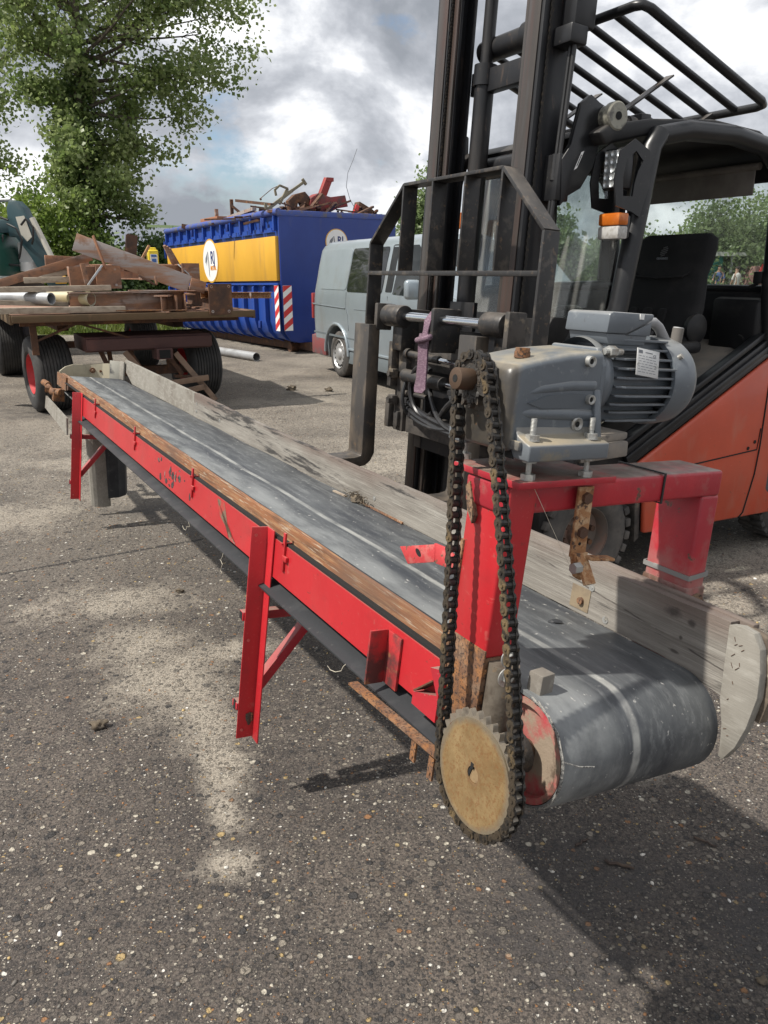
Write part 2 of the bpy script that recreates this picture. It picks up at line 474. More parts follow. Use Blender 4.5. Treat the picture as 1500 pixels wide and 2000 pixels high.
M['bark'] = mat('poplar_bark', (0.105, 0.085, 0.066), 0.9, 0, [((0.05, 0.042, 0.035), 5, .45, .65, .8, (3, 3, .6))], (18, .7, (3, 3, .6)))
M['white_sheet'] = mat('white_plastic_sheet', (0.70, 0.70, 0.69), 0.6, 0, [((0.5, 0.5, 0.48), 6, .5, .7, .6, U1)])
M['clay'] = mat('dried_mud', (0.12, 0.095, 0.065), 0.95, 0, [((0.05, 0.042, 0.034), 40, .45, .6, .8, U1)], (90, .8))
M['twig'] = mat('dark_twig', (0.05, 0.035, 0.028), 0.9, 0, [((0.10, 0.07, 0.05), 30, .5, .65, .7, U1)], (60, .5))
M['straw'] = mat('bleached_twine', (0.55, 0.50, 0.40), 0.9)
M['teal_paint'] = mat('teal_paint', (0.03, 0.24, 0.19), 0.6)
M['skin'] = mat('skin', (0.42, 0.25, 0.18), 0.6)
M['shirt'] = mat('pale_shirt', (0.6, 0.58, 0.55), 0.85)
M['trousers'] = mat('blue_trousers', (0.06, 0.10, 0.22), 0.85)
M['hair'] = mat('dark_hair', (0.03, 0.022, 0.018), 0.8)
M['yellow_plastic'] = mat('yellow_plastic', (0.70, 0.52, 0.02), 0.4)
M['label_blue'] = mat('blue_label', (0.05, 0.15, 0.42), 0.5)


def leaf_mat(name, a, b, c):
    t = NT(name)
    rnd = t.geo.outputs['Random Per Island']
    col = t.mix(t.rng(rnd, 0, 1), a, b)
    col = t.mix(t.rng(t.noise(0.9, detail=3), .42, .62), col, c)
    t.l(col, t.p.inputs['Base Color'])
    t.p.inputs['Roughness'].default_value = 0.42
    tr = t.n('ShaderNodeBsdfTranslucent')
    t.l(col, tr.inputs[0])
    ms = t.n('ShaderNodeMixShader')
    ms.inputs[0].default_value = 0.5
    t.l(t.p.outputs[0], ms.inputs[1])
    t.l(tr.outputs[0], ms.inputs[2])
    t.l(ms.outputs[0], t.out.inputs['Surface'])
    return t.m


M['leaf'] = leaf_mat('poplar_leaves', (0.20, 0.265, 0.075), (0.36, 0.41, 0.20), (0.15, 0.215, 0.065))
M['leaf_dark'] = leaf_mat('ivy_leaves', (0.09, 0.15, 0.042), (0.17, 0.235, 0.08), (0.065, 0.115, 0.036))
M['leaf_bright'] = leaf_mat('bush_leaves', (0.18, 0.265, 0.045), (0.29, 0.36, 0.095), (0.12, 0.19, 0.04))
M['leaf_far'] = leaf_mat('hazy_distant_leaves', (0.20, 0.275, 0.115), (0.29, 0.355, 0.175), (0.16, 0.225, 0.10))  # brightened greens: the haze of dusty glass is put into the colour
M['grass'] = leaf_mat('grass_blades', (0.12, 0.17, 0.03), (0.22, 0.24, 0.07), (0.10, 0.15, 0.03))


def glass_mat(name, tint, refl_tint=(1, 1, 1), dirt=0.0):
    t = NT(name)
    tr = t.n('ShaderNodeBsdfTransparent')
    tr.inputs[0].default_value = (*tint, 1)
    gl = t.n('ShaderNodeBsdfGlossy')
    gl.inputs['Roughness'].default_value = 0.02
    fr = t.n('ShaderNodeLayerWeight')
    ms = t.n('ShaderNodeMixShader')
    t.l(t.math('ADD', t.math('MULTIPLY', t.math('POWER', fr.outputs['Facing'], 4.0), .85), .035), ms.inputs[0])
    t.l(tr.outputs[0], ms.inputs[1])
    t.l(gl.outputs[0], ms.inputs[2])
    df = t.n('ShaderNodeBsdfDiffuse')
    df.inputs[0].default_value = (0.45, 0.44, 0.42, 1)
    m2 = t.n('ShaderNodeMixShader')
    t.l(t.rng(t.noise(4, detail=4, rough=.5), .40, .72, dirt * .35, dirt), m2.inputs[0])
    t.l(ms.outputs[0], m2.inputs[1])
    t.l(df.outputs[0], m2.inputs[2])
    t.l(m2.outputs[0], t.out.inputs['Surface'])
    return t.m


M['glass'] = glass_mat('cab_glass', (0.92, 0.96, 0.95), dirt=.30)
M['glass_clear'] = glass_mat('van_glass', (0.16, 0.19, 0.18), dirt=.03)


def belt_mat():
    t = NT('worn_belt_rubber')
    x = t.axis(0)
    col = t.mix(t.rng(t.noise(6, (1.6, .6, 1), detail=10, rough=.68), .38, .64), (0.040, 0.044, 0.049), (0.088, 0.094, 0.098))
    col = t.mix(t.rng(t.noise(24, (2.2, .28, 1), detail=10, rough=.72), .49, .68, 0, .5), col, (0.215, 0.222, 0.222))
    col = t.mix(t.rng(t.noise(3.0, (4, .5, 1), loc=(4, 2, 1)), .52, .64, 0, .85), col, (0.030, 0.034, 0.042))
    # scuffed pale line along the middle of the belt
    wob = t.math('ADD', x, t.math('MULTIPLY', t.math('SUBTRACT', t.noise(2.2, (0, 1, .4)), 0.5), 0.012))
    d = t.math('ABSOLUTE', t.math('SUBTRACT', wob, 0.168))
    ln = t.math('MULTIPLY', t.rng(d, 0.006, 0.011, 1, 0), t.rng(t.noise(18, (1, .4, 1), detail=8), .36, .60, .12, .85))
    col = t.mix(ln, col, (0.33, 0.33, 0.31))
    # duller band on the left third, polished by the load
    col = t.mix(t.math('MULTIPLY', t.rng(x, 0.13, 0.085), t.rng(t.noise(11, (1, .3, 1), loc=(9, 1, 3), detail=8), .36, .58, .05, .65)), col, (0.25, 0.26, 0.258))
    # pale flecks of dry mud
    col = t.mix(t.rng(t.noise(75, (1, .7, 1), detail=3), .66, .72, 0, .7), col, (0.42, 0.41, 0.38))
    t.l(col, t.p.inputs['Base Color'])
    t.l(t.rng(t.noise(8, (2, .4, 1)), .3, .7, .42, .62), t.p.inputs['Roughness'])
    t.bump(t.noise(110, (1, .35, 1), detail=7), .16, .003)
    return t.m


M['belt'] = belt_mat()


def greywood_mat():
    t = NT('weathered_grey_wood')
    col = t.mix(t.rng(t.noise(9, (3, .35, 3), detail=9, rough=.66), .38, .64), (0.165, 0.150, 0.130), (0.255, 0.238, 0.209))
    col = t.mix(t.rng(t.noise(50, (2.5, .10, 2.5), detail=6), .52, .70, 0, .45), col, (0.36, 0.342, 0.305))
    col = t.mix(t.rng(t.noise(40, (2.5, .10, 2.5), detail=6, loc=(5, 0, 2)), .58, .72, 0, .45), col, (0.11, 0.096, 0.084))
    z = t.axis(2)
    # the damp upper edge is browner
    up = t.math('ADD', t.rng(z, .135, .205, 0, .85), t.math('MULTIPLY', t.math('SUBTRACT', t.noise(4, (1, .6, 1), detail=6), .5), 1.6))
    col = t.mix(t.rng(up, .45, .95, 0, .80), col, (0.125, 0.088, 0.072))
    # knots and a long drying crack in the first stretch of board
    def spot(cy, cz, ry, rz):
        m = t.n('ShaderNodeMapping', vector_type='TEXTURE')
        m.inputs['Location'].default_value = (0, cy, cz)
        m.inputs['Scale'].default_value = (1000, ry, rz)
        t.l(t.tc.outputs['Object'], m.inputs[0])
        q = t.n('ShaderNodeVectorMath', operation='LENGTH')
        t.l(m.outputs[0], q.inputs[0])
        return t.rng(t.math('ADD', q.outputs['Value'], t.math('MULTIPLY', t.math('SUBTRACT', t.noise(60, detail=6), .5), 1.1)), 1.1, .45)

    kn = None
    for b in ((.05, .192, .022, .012), (.005, .185, .010, .008), (.022, .150, .005, .005), (.03, .118, .016, .004)):
        q = spot(*b)
        kn = q if kn is None else t.math('MAXIMUM', kn, q)
    col = t.mix(t.math('MULTIPLY', kn, .85), col, (0.055, 0.046, 0.040))
    yy = t.axis(1)
    crk = t.math('ABSOLUTE', t.math('SUBTRACT', t.math('ADD', z, t.math('MULTIPLY', t.noise(7, (0, 1, 0), detail=6), .012)), t.math('ADD', t.math('MULTIPLY', yy, .10), .142)))
    col = t.mix(t.math('MULTIPLY', t.rng(crk, .0022, .0010), t.rng(t.noise(6, (0, 1, 0)), .44, .54, 0, .8)), col, (0.045, 0.037, 0.033))
    # black rot that follows the grain, only beyond the first metre of board
    y = t.axis(1)
    rot = t.math('ADD', t.noise(7, (1, .28, 3.2), detail=9, rough=.68, loc=(2, 7, 1)), t.math('MULTIPLY', t.rng(y, .9, 1.6), .075))
    col = t.mix(t.rng(rot, .60, .66, 0, .93), col, (0.030, 0.028, 0.027))
    t.l(col, t.p.inputs['Base Color'])
    t.p.inputs['Roughness'].default_value = .88
    t.bump(t.noise(60, (5, .1, 5), detail=6), .6, .003)
    return t.m


M['greywood'] = greywood_mat()


# ------------------------------------------------------------------ mesh helpers
class MB:
    def __init__(s):
        s.bm = bmesh.new()

    def _bev(s, verts, bev, seg=2):
        if bev <= 0:
            return
        es = set()
        for v in verts:
            es.update(v.link_edges)
        bmesh.ops.bevel(s.bm, geom=list(es), offset=bev, segments=seg, affect='EDGES', profile=0.5, clamp_overlap=True)

    def box(s, c, d, rot=None, bev=0.0, seg=2):
        r = bmesh.ops.create_cube(s.bm, size=1.0)
        m = Matrix.Translation(Vector(c)) @ (rot.to_4x4() if rot else Matrix.Identity(4)) @ Matrix.Diagonal((d[0], d[1], d[2], 1))
        bmesh.ops.transform(s.bm, matrix=m, verts=r['verts'])
        s._bev(r['verts'], bev, seg)
        return s

    def bx(s, x0, x1, y0, y1, z0, z1, bev=0.0, seg=2):
        return s.box(((x0 + x1) / 2, (y0 + y1) / 2, (z0 + z1) / 2), (abs(x1 - x0), abs(y1 - y0), abs(z1 - z0)), None, bev, seg)

    def bar(s, p0, p1, w, h, up=(0, 0, 1), bev=0.0):
        p0, p1 = Vector(p0), Vector(p1)
        d = (p1 - p0)
        L = d.length
        z = d.normalized()
        x = Vector(up).cross(z)
        if x.length < 1e-4:
            x = Vector((1, 0, 0)).cross(z)
        x.normalize()
        y = z.cross(x)
        rot = Matrix((x, y, z)).transposed()
        return s.box((p0 + p1) / 2, (w, h, L), rot, bev)

    def cyl(s, p0, p1, r0, r1=None, seg=20, bev=0.0):
        p0, p1 = Vector(p0), Vector(p1)
        d = p1 - p0
        r1 = r0 if r1 is None else r1
        r = bmesh.ops.create_cone(s.bm, cap_ends=True, cap_tris=False, segments=seg, radius1=r0, radius2=r1, depth=d.length)
        m = Matrix.Translation((p0 + p1) / 2) @ d.to_track_quat('Z', 'Y').to_matrix().to_4x4()
        bmesh.ops.transform(s.bm, matrix=m, verts=r['verts'])
        if bev > 0:
            es = [e for e in s.bm.edges if e.verts[0] in r['verts'] and e.verts[1] in r['verts'] and any(len(f.verts) == seg for f in e.link_faces)]
            bmesh.ops.bevel(s.bm, geom=es, offset=bev, segments=2, affect='EDGES', profile=0.5)
        return s

    def hexa(s, c, axis, r, h):
        a = Vector(axis).normalized() * h
        c = Vector(c)
        return s.cyl(c, c + a, r, seg=6)

    def tube(s, pts, r, seg=8, closed=False, caps=True):
        pts = [Vector(p) for p in pts]
        n = len(pts)
        rr = r if isinstance(r, (list, tuple)) else [r] * n
        rings = []
        up = None
        for i, p in enumerate(pts):
            if closed:
                t = pts[(i + 1) % n] - pts[i - 1]
            else:
                t = pts[min(i + 1, n - 1)] - pts[max(i - 1, 0)]
            t.normalize()
            if up is None:
                up = t.orthogonal().normalized()
            up = (up - t * up.dot(t))
            if up.length < 1e-5:
                up = t.orthogonal()
            up.normalize()
            w = t.cross(up)
            rings.append([s.bm.verts.new(p + (up * math.cos(2 * PI * k / seg) + w * math.sin(2 * PI * k / seg)) * rr[i]) for k in range(seg)])
        m = n if closed else n - 1
        for i in range(m):
            a, b = rings[i], rings[(i + 1) % n]
            for k in range(seg):
                s.bm.faces.new((a[k], a[(k + 1) % seg], b[(k + 1) % seg], b[k]))
        if caps and not closed:
            s.bm.faces.new(list(reversed(rings[0])))
            s.bm.faces.new(rings[-1])
        return s

    def prism(s, pts, axis, a, b, bev=0.0):
        """pts: outline in the two axes other than `axis` (in x,y,z order), extruded from a to b along axis"""
        def P(u, v, w):
            return {0: (w, u, v), 1: (u, w, v), 2: (u, v, w)}[axis]
        va = [s.bm.verts.new(P(u, v, a)) for u, v in pts]
        vb = [s.bm.verts.new(P(u, v, b)) for u, v in pts]
        n = len(pts)
        f0 = s.bm.faces.new(va)
        f1 = s.bm.faces.new(list(reversed(vb)))
        fs = [f0, f1]
        for i in range(n):
            fs.append(s.bm.faces.new((va[i], vb[i], vb[(i + 1) % n], va[(i + 1) % n])))
        bmesh.ops.recalc_face_normals(s.bm, faces=fs)
        if bev > 0:
            s._bev(va + vb, bev)
        return s

    def quad(s, *ps):
        s.bm.faces.new([s.bm.verts.new(p) for p in ps])
        return s

    def ring(s, outer, inner, axis, a, b):
        """plate with a hole: outer and inner outlines with the same number of points"""
        def P(q, w):
            return {0: (w, q[0], q[1]), 1: (q[0], w, q[1]), 2: (q[0], q[1], w)}[axis]
        n = len(outer)
        oa = [s.bm.verts.new(P(q, a)) for q in outer]
        ob = [s.bm.verts.new(P(q, b)) for q in outer]
        ia = [s.bm.verts.new(P(q, a)) for q in inner]
        ib = [s.bm.verts.new(P(q, b)) for q in inner]
        fs = []
        for i in range(n):
            j = (i + 1) % n
            fs += [s.bm.faces.new((oa[i], oa[j], ia[j], ia[i])), s.bm.faces.new((ob[j], ob[i], ib[i], ib[j])),
                   s.bm.faces.new((oa[j], oa[i], ob[i], ob[j])), s.bm.faces.new((ia[i], ia[j], ib[j], ib[i]))]
        bmesh.ops.recalc_face_normals(s.bm, faces=fs)
        return s

    def lathe(s, prof, c, axis, seg=32):
        """prof: (distance along axis, radius) pairs"""
        c = Vector(c)
        ax = Vector(axis).normalized()
        u = ax.orthogonal().normalized()
        w = ax.cross(u)
        rings = []
        for d, r in prof:
            rings.append([s.bm.verts.new(c + ax * d + (u * math.cos(2 * PI * k / seg) + w * math.sin(2 * PI * k / seg)) * max(r, 1e-4)) for k in range(seg)])
        fs = []
        for a, b in zip(rings, rings[1:]):
            for k in range(seg):
                fs.append(s.bm.faces.new((a[k], a[(k + 1) % seg], b[(k + 1) % seg], b[k])))
        bmesh.ops.recalc_face_normals(s.bm, faces=fs)
        return s

    def ball(s, c, r, sub=2, scale=(1, 1, 1), jit=0.0, seed=0):
        q = bmesh.ops.create_icosphere(s.bm, subdivisions=sub, radius=1.0)
        rnd = random.Random(seed)
        off = Vector((rnd.random() * 50, rnd.random() * 50, rnd.random() * 50))
        for v in q['verts']:
            k = 1 + jit * mnoise.noise(v.co * 1.7 + off) * 2
            v.co = Vector(c) + Vector((v.co.x * r * scale[0] * k, v.co.y * r * scale[1] * k, v.co.z * r * scale[2] * k))
        return s

    def xf(s, m):
        bmesh.ops.transform(s.bm, matrix=m, verts=s.bm.verts)
        return s

    def build_each(s, name, material, parent=None, angle=35, gap=.004):
        """one object for each separate piece of the mesh (pieces that touch stay together)"""
        s.bm.verts.index_update()
        seen, isl = set(), []
        for v in s.bm.verts:
            if v in seen:
                continue
            st, cur = [v], []
            seen.add(v)
            while st:
                q = st.pop()
                cur.append(q)
                for e in q.link_edges:
                    o = e.other_vert(q)
                    if o not in seen:
                        seen.add(o)
                        st.append(o)
            xs = [c.co for c in cur]
            isl.append([cur, [min(c[i] for c in xs) - gap for i in range(3)], [max(c[i] for c in xs) + gap for i in range(3)]])
        again = True
        while again:
            again = False
            for i in range(len(isl)):
                for j in range(len(isl) - 1, i, -1):
                    a, b = isl[i], isl[j]
                    if all(a[1][k] <= b[2][k] and b[1][k] <= a[2][k] for k in range(3)):
                        a[0] += b[0]
                        a[1] = [min(x, y) for x, y in zip(a[1], b[1])]
                        a[2] = [max(x, y) for x, y in zip(a[2], b[2])]
                        isl.pop(j)
                        again = True
        out = []
        for cur, _, _ in isl:
            m = MB()
            mp = {v: m.bm.verts.new(v.co) for v in cur}
            done = set()
            for v in cur:
                for f in v.link_faces:
                    if f not in done:
                        done.add(f)
                        m.bm.faces.new([mp[w] for w in f.verts])
            out.append(m.build(name, material, parent, angle))
        s.bm.free()
        return out

    def build(s, name, material, parent=None, angle=35):
        me = bpy.data.meshes.new(name)
        s.bm.normal_update()
        s.bm.to_mesh(me)
        s.bm.free()
        if angle:
            for p in me.polygons:
                p.use_smooth = True
            me.set_sharp_from_angle(angle=R(angle))
        me.materials.append(M[material] if isinstance(material, str) else material)
        o = bpy.data.objects.new(name, me)
        COL.objects.link(o)
        if parent is not None:
            o.parent = parent
        return o


def tag(o, label=None, cat=None, group=None, kind=None):
    if label:
        o['label'] = label
    if cat:
        o['category'] = cat
    if group:
        o['group'] = group
    if kind:
        o['kind'] = kind
    return o


def thing(name, label, cat, loc=(0, 0, 0), rot=None, group=None):
    o = bpy.data.objects.new(name, None)
    COL.objects.link(o)
    o.empty_display_size = 0.1
    m = Matrix.Translation(Vector(loc))
    if rot is not None:
        m = m @ (rot.to_4x4() if isinstance(rot, Matrix) else Matrix.Rotation(rot, 4, 'Z'))
    o.matrix_world = m
    return tag(o, label, cat, group)


def basis(x, y, z):
    return Matrix((x, y, z)).transposed()


def text_mesh(name, body, size, material, parent, m, extrude=0.0008, align='CENTER', sx=1.0, bold=0.0):
    cu = bpy.data.curves.new(name, 'FONT')
    cu.body = body
    cu.size = size
    cu.extrude = extrude
    cu.align_x = align
    cu.align_y = 'CENTER'
    cu.offset = bold
    t = bpy.data.objects.new(name, cu)
    COL.objects.link(t)
    bpy.context.view_layer.update()
    me = bpy.data.meshes.new_from_object(t.evaluated_get(bpy.context.evaluated_depsgraph_get()))
    bpy.data.objects.remove(t)
    me.transform(m @ Matrix.Diagonal((sx, 1, 1, 1)))
    me.materials.clear()
    me.materials.append(M[material])
    o = bpy.data.objects.new(name, me)
    COL.objects.link(o)
    o.parent = parent
    return o


def circle(r, n, c=(0, 0), ph=0.0):
    return [(c[0] + r * math.cos(ph + 2 * PI * k / n), c[1] + r * math.sin(ph + 2 * PI * k / n)) for k in range(n)]


def face_m(origin, right, up):
    """matrix that lays text (x right, y up) on a face"""
    r_, u_ = Vector(right).normalized(), Vector(up).normalized()
    n_ = r_.cross(u_)
    return Matrix.Translation(Vector(origin)) @ basis(r_, u_, n_).to_4x4()

# ================================================================== GROUND
def ground_mat():
    t = NT('exposed_aggregate_asphalt')
    v0 = t.tc.outputs['Object']

    def vor(scale, feat='F1', rnd=1.0):
        q = t.n('ShaderNodeTexVoronoi', feature=feat, voronoi_dimensions='2D')
        q.inputs['Scale'].default_value = scale
        q.inputs['Randomness'].default_value = rnd
        t.l(warp, q.inputs['Vector'])
        return q

    nz = t.n('ShaderNodeTexNoise')
    nz.inputs['Scale'].default_value = 70
    nz.inputs['Detail'].default_value = 2
    t.l(v0, nz.inputs['Vector'])
    nz.inputs['Detail'].default_value = 5
    nz.inputs['Roughness'].default_value = .75
    sc = t.n('ShaderNodeVectorMath', operation='SCALE')
    sc.inputs['Scale'].default_value = 0.016
    t.l(nz.outputs['Color'], sc.inputs[0])
    ad = t.n('ShaderNodeVectorMath', operation='ADD')
    t.l(v0, ad.inputs[0])
    t.l(sc.outputs[0], ad.inputs[1])
    warp = ad.outputs[0]
    # bitumen and fines between the stones
    base = t.mix(t.rng(t.noise(1.1, detail=9, rough=.66), .36, .62), (0.040, 0.032, 0.028), (0.128, 0.104, 0.085))
    base = t.mix(t.rng(t.noise(240, detail=3), .46, .66, 0, .65), base, (0.15, 0.130, 0.112))
    base = t.mix(t.rng(t.noise(110, detail=4, loc=(3, 1, 0)), .46, .60, 0, .85), base, (0.020, 0.018, 0.0175))
    base = t.mix(t.rng(t.noise(17, detail=9, rough=.74, loc=(5, 9, 0)), .50, .64, 0, .72), base, (0.021, 0.0185, 0.018))
    base = t.mix(t.rng(t.noise(26, detail=9, rough=.74, loc=(1, 4, 0)), .54, .68, 0, .55), base, (0.165, 0.142, 0.118))
    # dried silt: irregular pale patches where puddles stood
    def blob(cx, cy, rx, ry, rot):
        m = t.n('ShaderNodeMapping', vector_type='TEXTURE')
        m.inputs['Location'].default_value = (cx, cy, 0)
        m.inputs['Rotation'].default_value = (0, 0, rot)
        m.inputs['Scale'].default_value = (rx, ry, 1)
        t.l(v0, m.inputs[0])
        q = t.n('ShaderNodeVectorMath', operation='LENGTH')
        t.l(m.outputs[0], q.inputs[0])
        return t.rng(q.outputs['Value'], 1.55, 0.25)

    silt = None
    for b in ((-1.28, 3.45, .38, .26, .2), (-1.02, 3.02, .22, .26, .4), (-.80, 2.72, .28, .30, .5), (-.62, 2.38, .15, .24, .3), (-.52, 2.10, .09, .2, .35), (-.46, 1.90, .06, .16, .4),
              (-.40, 1.70, .11, .09, .5), (-.62, 2.9, .2, .12, .2), (.80, 2.16, .10, .12, .2),
              (-2.6, 4.6, .9, .5, 0.4), (-3.0, 3.6, .7, .5, .2), (-1.2, 9.3, 1.3, .45, .2), (0.2, 6.3, .9, .6, .3), (-2.3, 6.3, 1.0, .5, .5), (1.9, 3.9, .5, .3, .4),
              (1.55, 3.3, .35, .3, .4)):
        q = blob(*b)
        silt = q if silt is None else t.math('MAXIMUM', silt, q)
    edge = t.noise(2.6, detail=9, rough=.72)
    silt_m = t.rng(t.math('ADD', silt, t.math('MULTIPLY', t.math('SUBTRACT', edge, .5), 2.6)), .28, .92)
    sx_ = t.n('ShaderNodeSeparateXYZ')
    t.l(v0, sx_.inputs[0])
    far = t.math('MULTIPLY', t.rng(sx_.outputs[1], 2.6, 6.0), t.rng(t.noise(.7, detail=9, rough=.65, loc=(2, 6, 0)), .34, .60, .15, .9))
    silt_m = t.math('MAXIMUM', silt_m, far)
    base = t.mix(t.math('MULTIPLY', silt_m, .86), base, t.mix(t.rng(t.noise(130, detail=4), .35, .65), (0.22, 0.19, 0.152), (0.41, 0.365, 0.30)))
    # dark patches, a little smoother than the paving round them
    darker = None
    for b in ((.50, 1.62, .33, .20, .3), (.42, 1.42, .22, .14, 0), (1.15, 3.0, .5, .35, .3), (1.45, 2.75, .4, .3, .4), (.9, 1.5, .25, .2, 0), (-1.0, 4.5, .30, .14, .1),
              (-.98, 2.33, .07, .05, .3), (-1.45, 4.9, .5, .2, .1), (-.95, 3.45, .04, .025, 0), (-3.6, 8.8, 1.5, .6, .6), (0.9, 4.4, 1.2, .8, .5), (-1.8, 1.9, .5, .7, 0)):
        q = blob(*b)
        darker = q if darker is None else t.math('MAXIMUM', darker, q)
    darker_m = t.rng(t.math('ADD', darker, t.math('MULTIPLY', t.math('SUBTRACT', t.noise(5, detail=8, rough=.7, loc=(8, 3, 0)), .5), 2.2)), .35, 1.1)
    base = t.mix(t.math('MULTIPLY', darker_m, .72), base, (0.030, 0.027, 0.027))
    # seam across the paving
    sl = t.math('ABSOLUTE', t.math('ADD', t.math('SUBTRACT', sx_.outputs[1], t.math('MULTIPLY', sx_.outputs[0], .60)), -4.95))
    seam = t.rng(t.math('ADD', sl, t.math('MULTIPLY', t.noise(9), .05)), .012 + .025, .024 + .025, 1, 0)
    base = t.mix(t.math('MULTIPLY', seam, .9), base, (0.014, 0.013, 0.013))

    # stones: two sizes, each with its own colour
    col = base
    hgt = None
    for scale, rad, dens in ((170, .42, .46), (84, .40, .46), (44, .38, .34), (27, .36, .12)):
        q = vor(scale)
        sp = t.n('ShaderNodeSeparateColor')
        t.l(q.outputs['Color'], sp.inputs[0])
        size = t.rng(sp.outputs[2], 0, 1, rad * .55, rad)
        inside = t.rng(t.math('SUBTRACT', q.outputs['Distance'], size), -.06, .03, 1, 0)
        keep = t.math('LESS_THAN', sp.outputs[1], dens)
        m = t.math('MULTIPLY', inside, keep)
        rmp = t.n('ShaderNodeValToRGB')
        rmp.color_ramp.interpolation = 'CONSTANT'
        stops = [(0, (.035, .033, .033)), (.20, (.075, .064, .055)), (.40, (.12, .103, .087)), (.56, (.17, .148, .122)),
                 (.68, (.095, .076, .06)), (.77, (.235, .205, .165)), (.885, (.46, .42, .34)), (.93, (.36, .26, .12)), (.955, (.25, .125, .055)), (.982, (.62, .59, .53))]
        els = rmp.color_ramp.elements
        while len(els) < len(stops):
            els.new(.5)
        for e, (p, c) in zip(els, stops):
            e.position = p
            e.color = (*c, 1)
        t.l(sp.outputs[0], rmp.inputs[0])
        cover = t.math('MULTIPLY', m, t.rng(darker_m, 0, 1, .92, .38))
        cover = t.math('MULTIPLY', cover, t.rng(silt_m, .4, 1, 1, .50))
        col = t.mix(cover, col, rmp.outputs[0])
        h = t.math('MULTIPLY', m, .35 + 30.0 / scale)
        hgt = h if hgt is None else t.math('ADD', hgt, h)
    t.l(col, t.p.inputs['Base Color'])
    t.l(t.rng(darker_m, 0, 1, .85, .62), t.p.inputs['Roughness'])
    hgt = t.math('ADD', hgt, t.math('MULTIPLY', t.noise(180, detail=3), .55))
    t.bump(hgt, 1.0, .008)
    return t.m


def sheet(name, pts, z, material, kind='structure', **k):
    b = MB()
    b.bm.faces.new([b.bm.verts.new((x, y, z)) for x, y in pts])
    b.bm.normal_update()
    if b.bm.faces[:][0].normal.z < 0:
        b.bm.faces[:][0].normal_flip()
    o = b.build(name, material, None, 0)
    return tag(o, kind=kind, **k)


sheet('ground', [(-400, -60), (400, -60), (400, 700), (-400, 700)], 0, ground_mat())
turf_m = mat('turf_soil', (0.085, 0.105, 0.03), 0.95, 0, [((0.17, 0.17, 0.06), 2.0, .42, .62, .8, U1), ((0.05, 0.075, 0.02), 9, .5, .65, .8, U1)], (30, .6))
sheet('grass_verge', [(-60, 19.6), (-6.6, 19.6), (-5.4, 24), (-6, 32), (60, 40), (140, 60), (140, 300), (-60, 300)], 0.004, turf_m)


def leaf_cloud(centres, per, size, spread, seed, droop=0.35, aspect=1.0):
    """many small leaf faces scattered round the given points; returns vertices and faces"""
    g = np.random.default_rng(seed)
    C = np.repeat(np.asarray(centres, float), per, axis=0)
    n = len(C)
    sp = np.asarray(spread, float)
    P = C[:, :3] + g.normal(0, 1, (n, 3)) * sp
    nrm = g.normal(0, 1, (n, 3)) + np.array([0, 0, .5])
    nrm /= np.linalg.norm(nrm, axis=1)[:, None]
    a = g.normal(0, 1, (n, 3))
    a -= nrm * np.sum(a * nrm, axis=1)[:, None]
    a /= np.linalg.norm(a, axis=1)[:, None]
    a[:, 2] -= droop * .3
    b = np.cross(nrm, a)
    s = size * g.uniform(.6, 1.35, n)[:, None]
    V = np.stack([P - a * s * .5, P + b * s * .46 * aspect, P + a * s * .55, P - b * s * .46 * aspect], 1).reshape(-1, 3)
    return V


def leaves_object(name, V, material, parent):
    me = bpy.data.meshes.new(name)
    n = len(V) // 4
    me.vertices.add(len(V))
    me.vertices.foreach_set('co', V.astype(np.float32).ravel())
    me.loops.add(n * 4)
    me.loops.foreach_set('vertex_index', np.arange(n * 4, dtype=np.int32))
    me.polygons.add(n)
    me.polygons.foreach_set('loop_start', np.arange(0, n * 4, 4, dtype=np.int32))
    me.polygons.foreach_set('loop_total', np.full(n, 4, dtype=np.int32))
    me.update(calc_edges=True)
    me.materials.append(M[material])
    o = bpy.data.objects.new(name, me)
    COL.objects.link(o)
    o.parent = parent
    return o


def limb(b, p, d, L, r, rnd, depth, tips, up=.12, seg=6):
    pts = [Vector(p)]
    d = Vector(d).normalized()
    k = 6
    for i in range(k):
        d = (d + Vector((rnd.uniform(-.16, .16), rnd.uniform(-.16, .16), rnd.uniform(-.1, .1) + up * .25))).normalized()
        pts.append(pts[-1] + d * L / k)
    b.tube(pts, [r * (1 - .8 * i / k) for i in range(k + 1)], seg)
    if depth == 0:
        for q in pts[2:]:
            tips.append(tuple(q))
        return
    for j in range(depth * 2 + 2):
        i = rnd.randint(2, k)
        q = pts[i]
        dd = (d + Vector((rnd.uniform(-1, 1), rnd.uniform(-1, 1), rnd.uniform(-.5, .6)))).normalized()
        limb(b, q, dd, L * rnd.uniform(.35, .6), r * (1 - .8 * i / k) * .7, rnd, depth - 1, tips, up, 5)
    tips.append(tuple(pts[-1]))


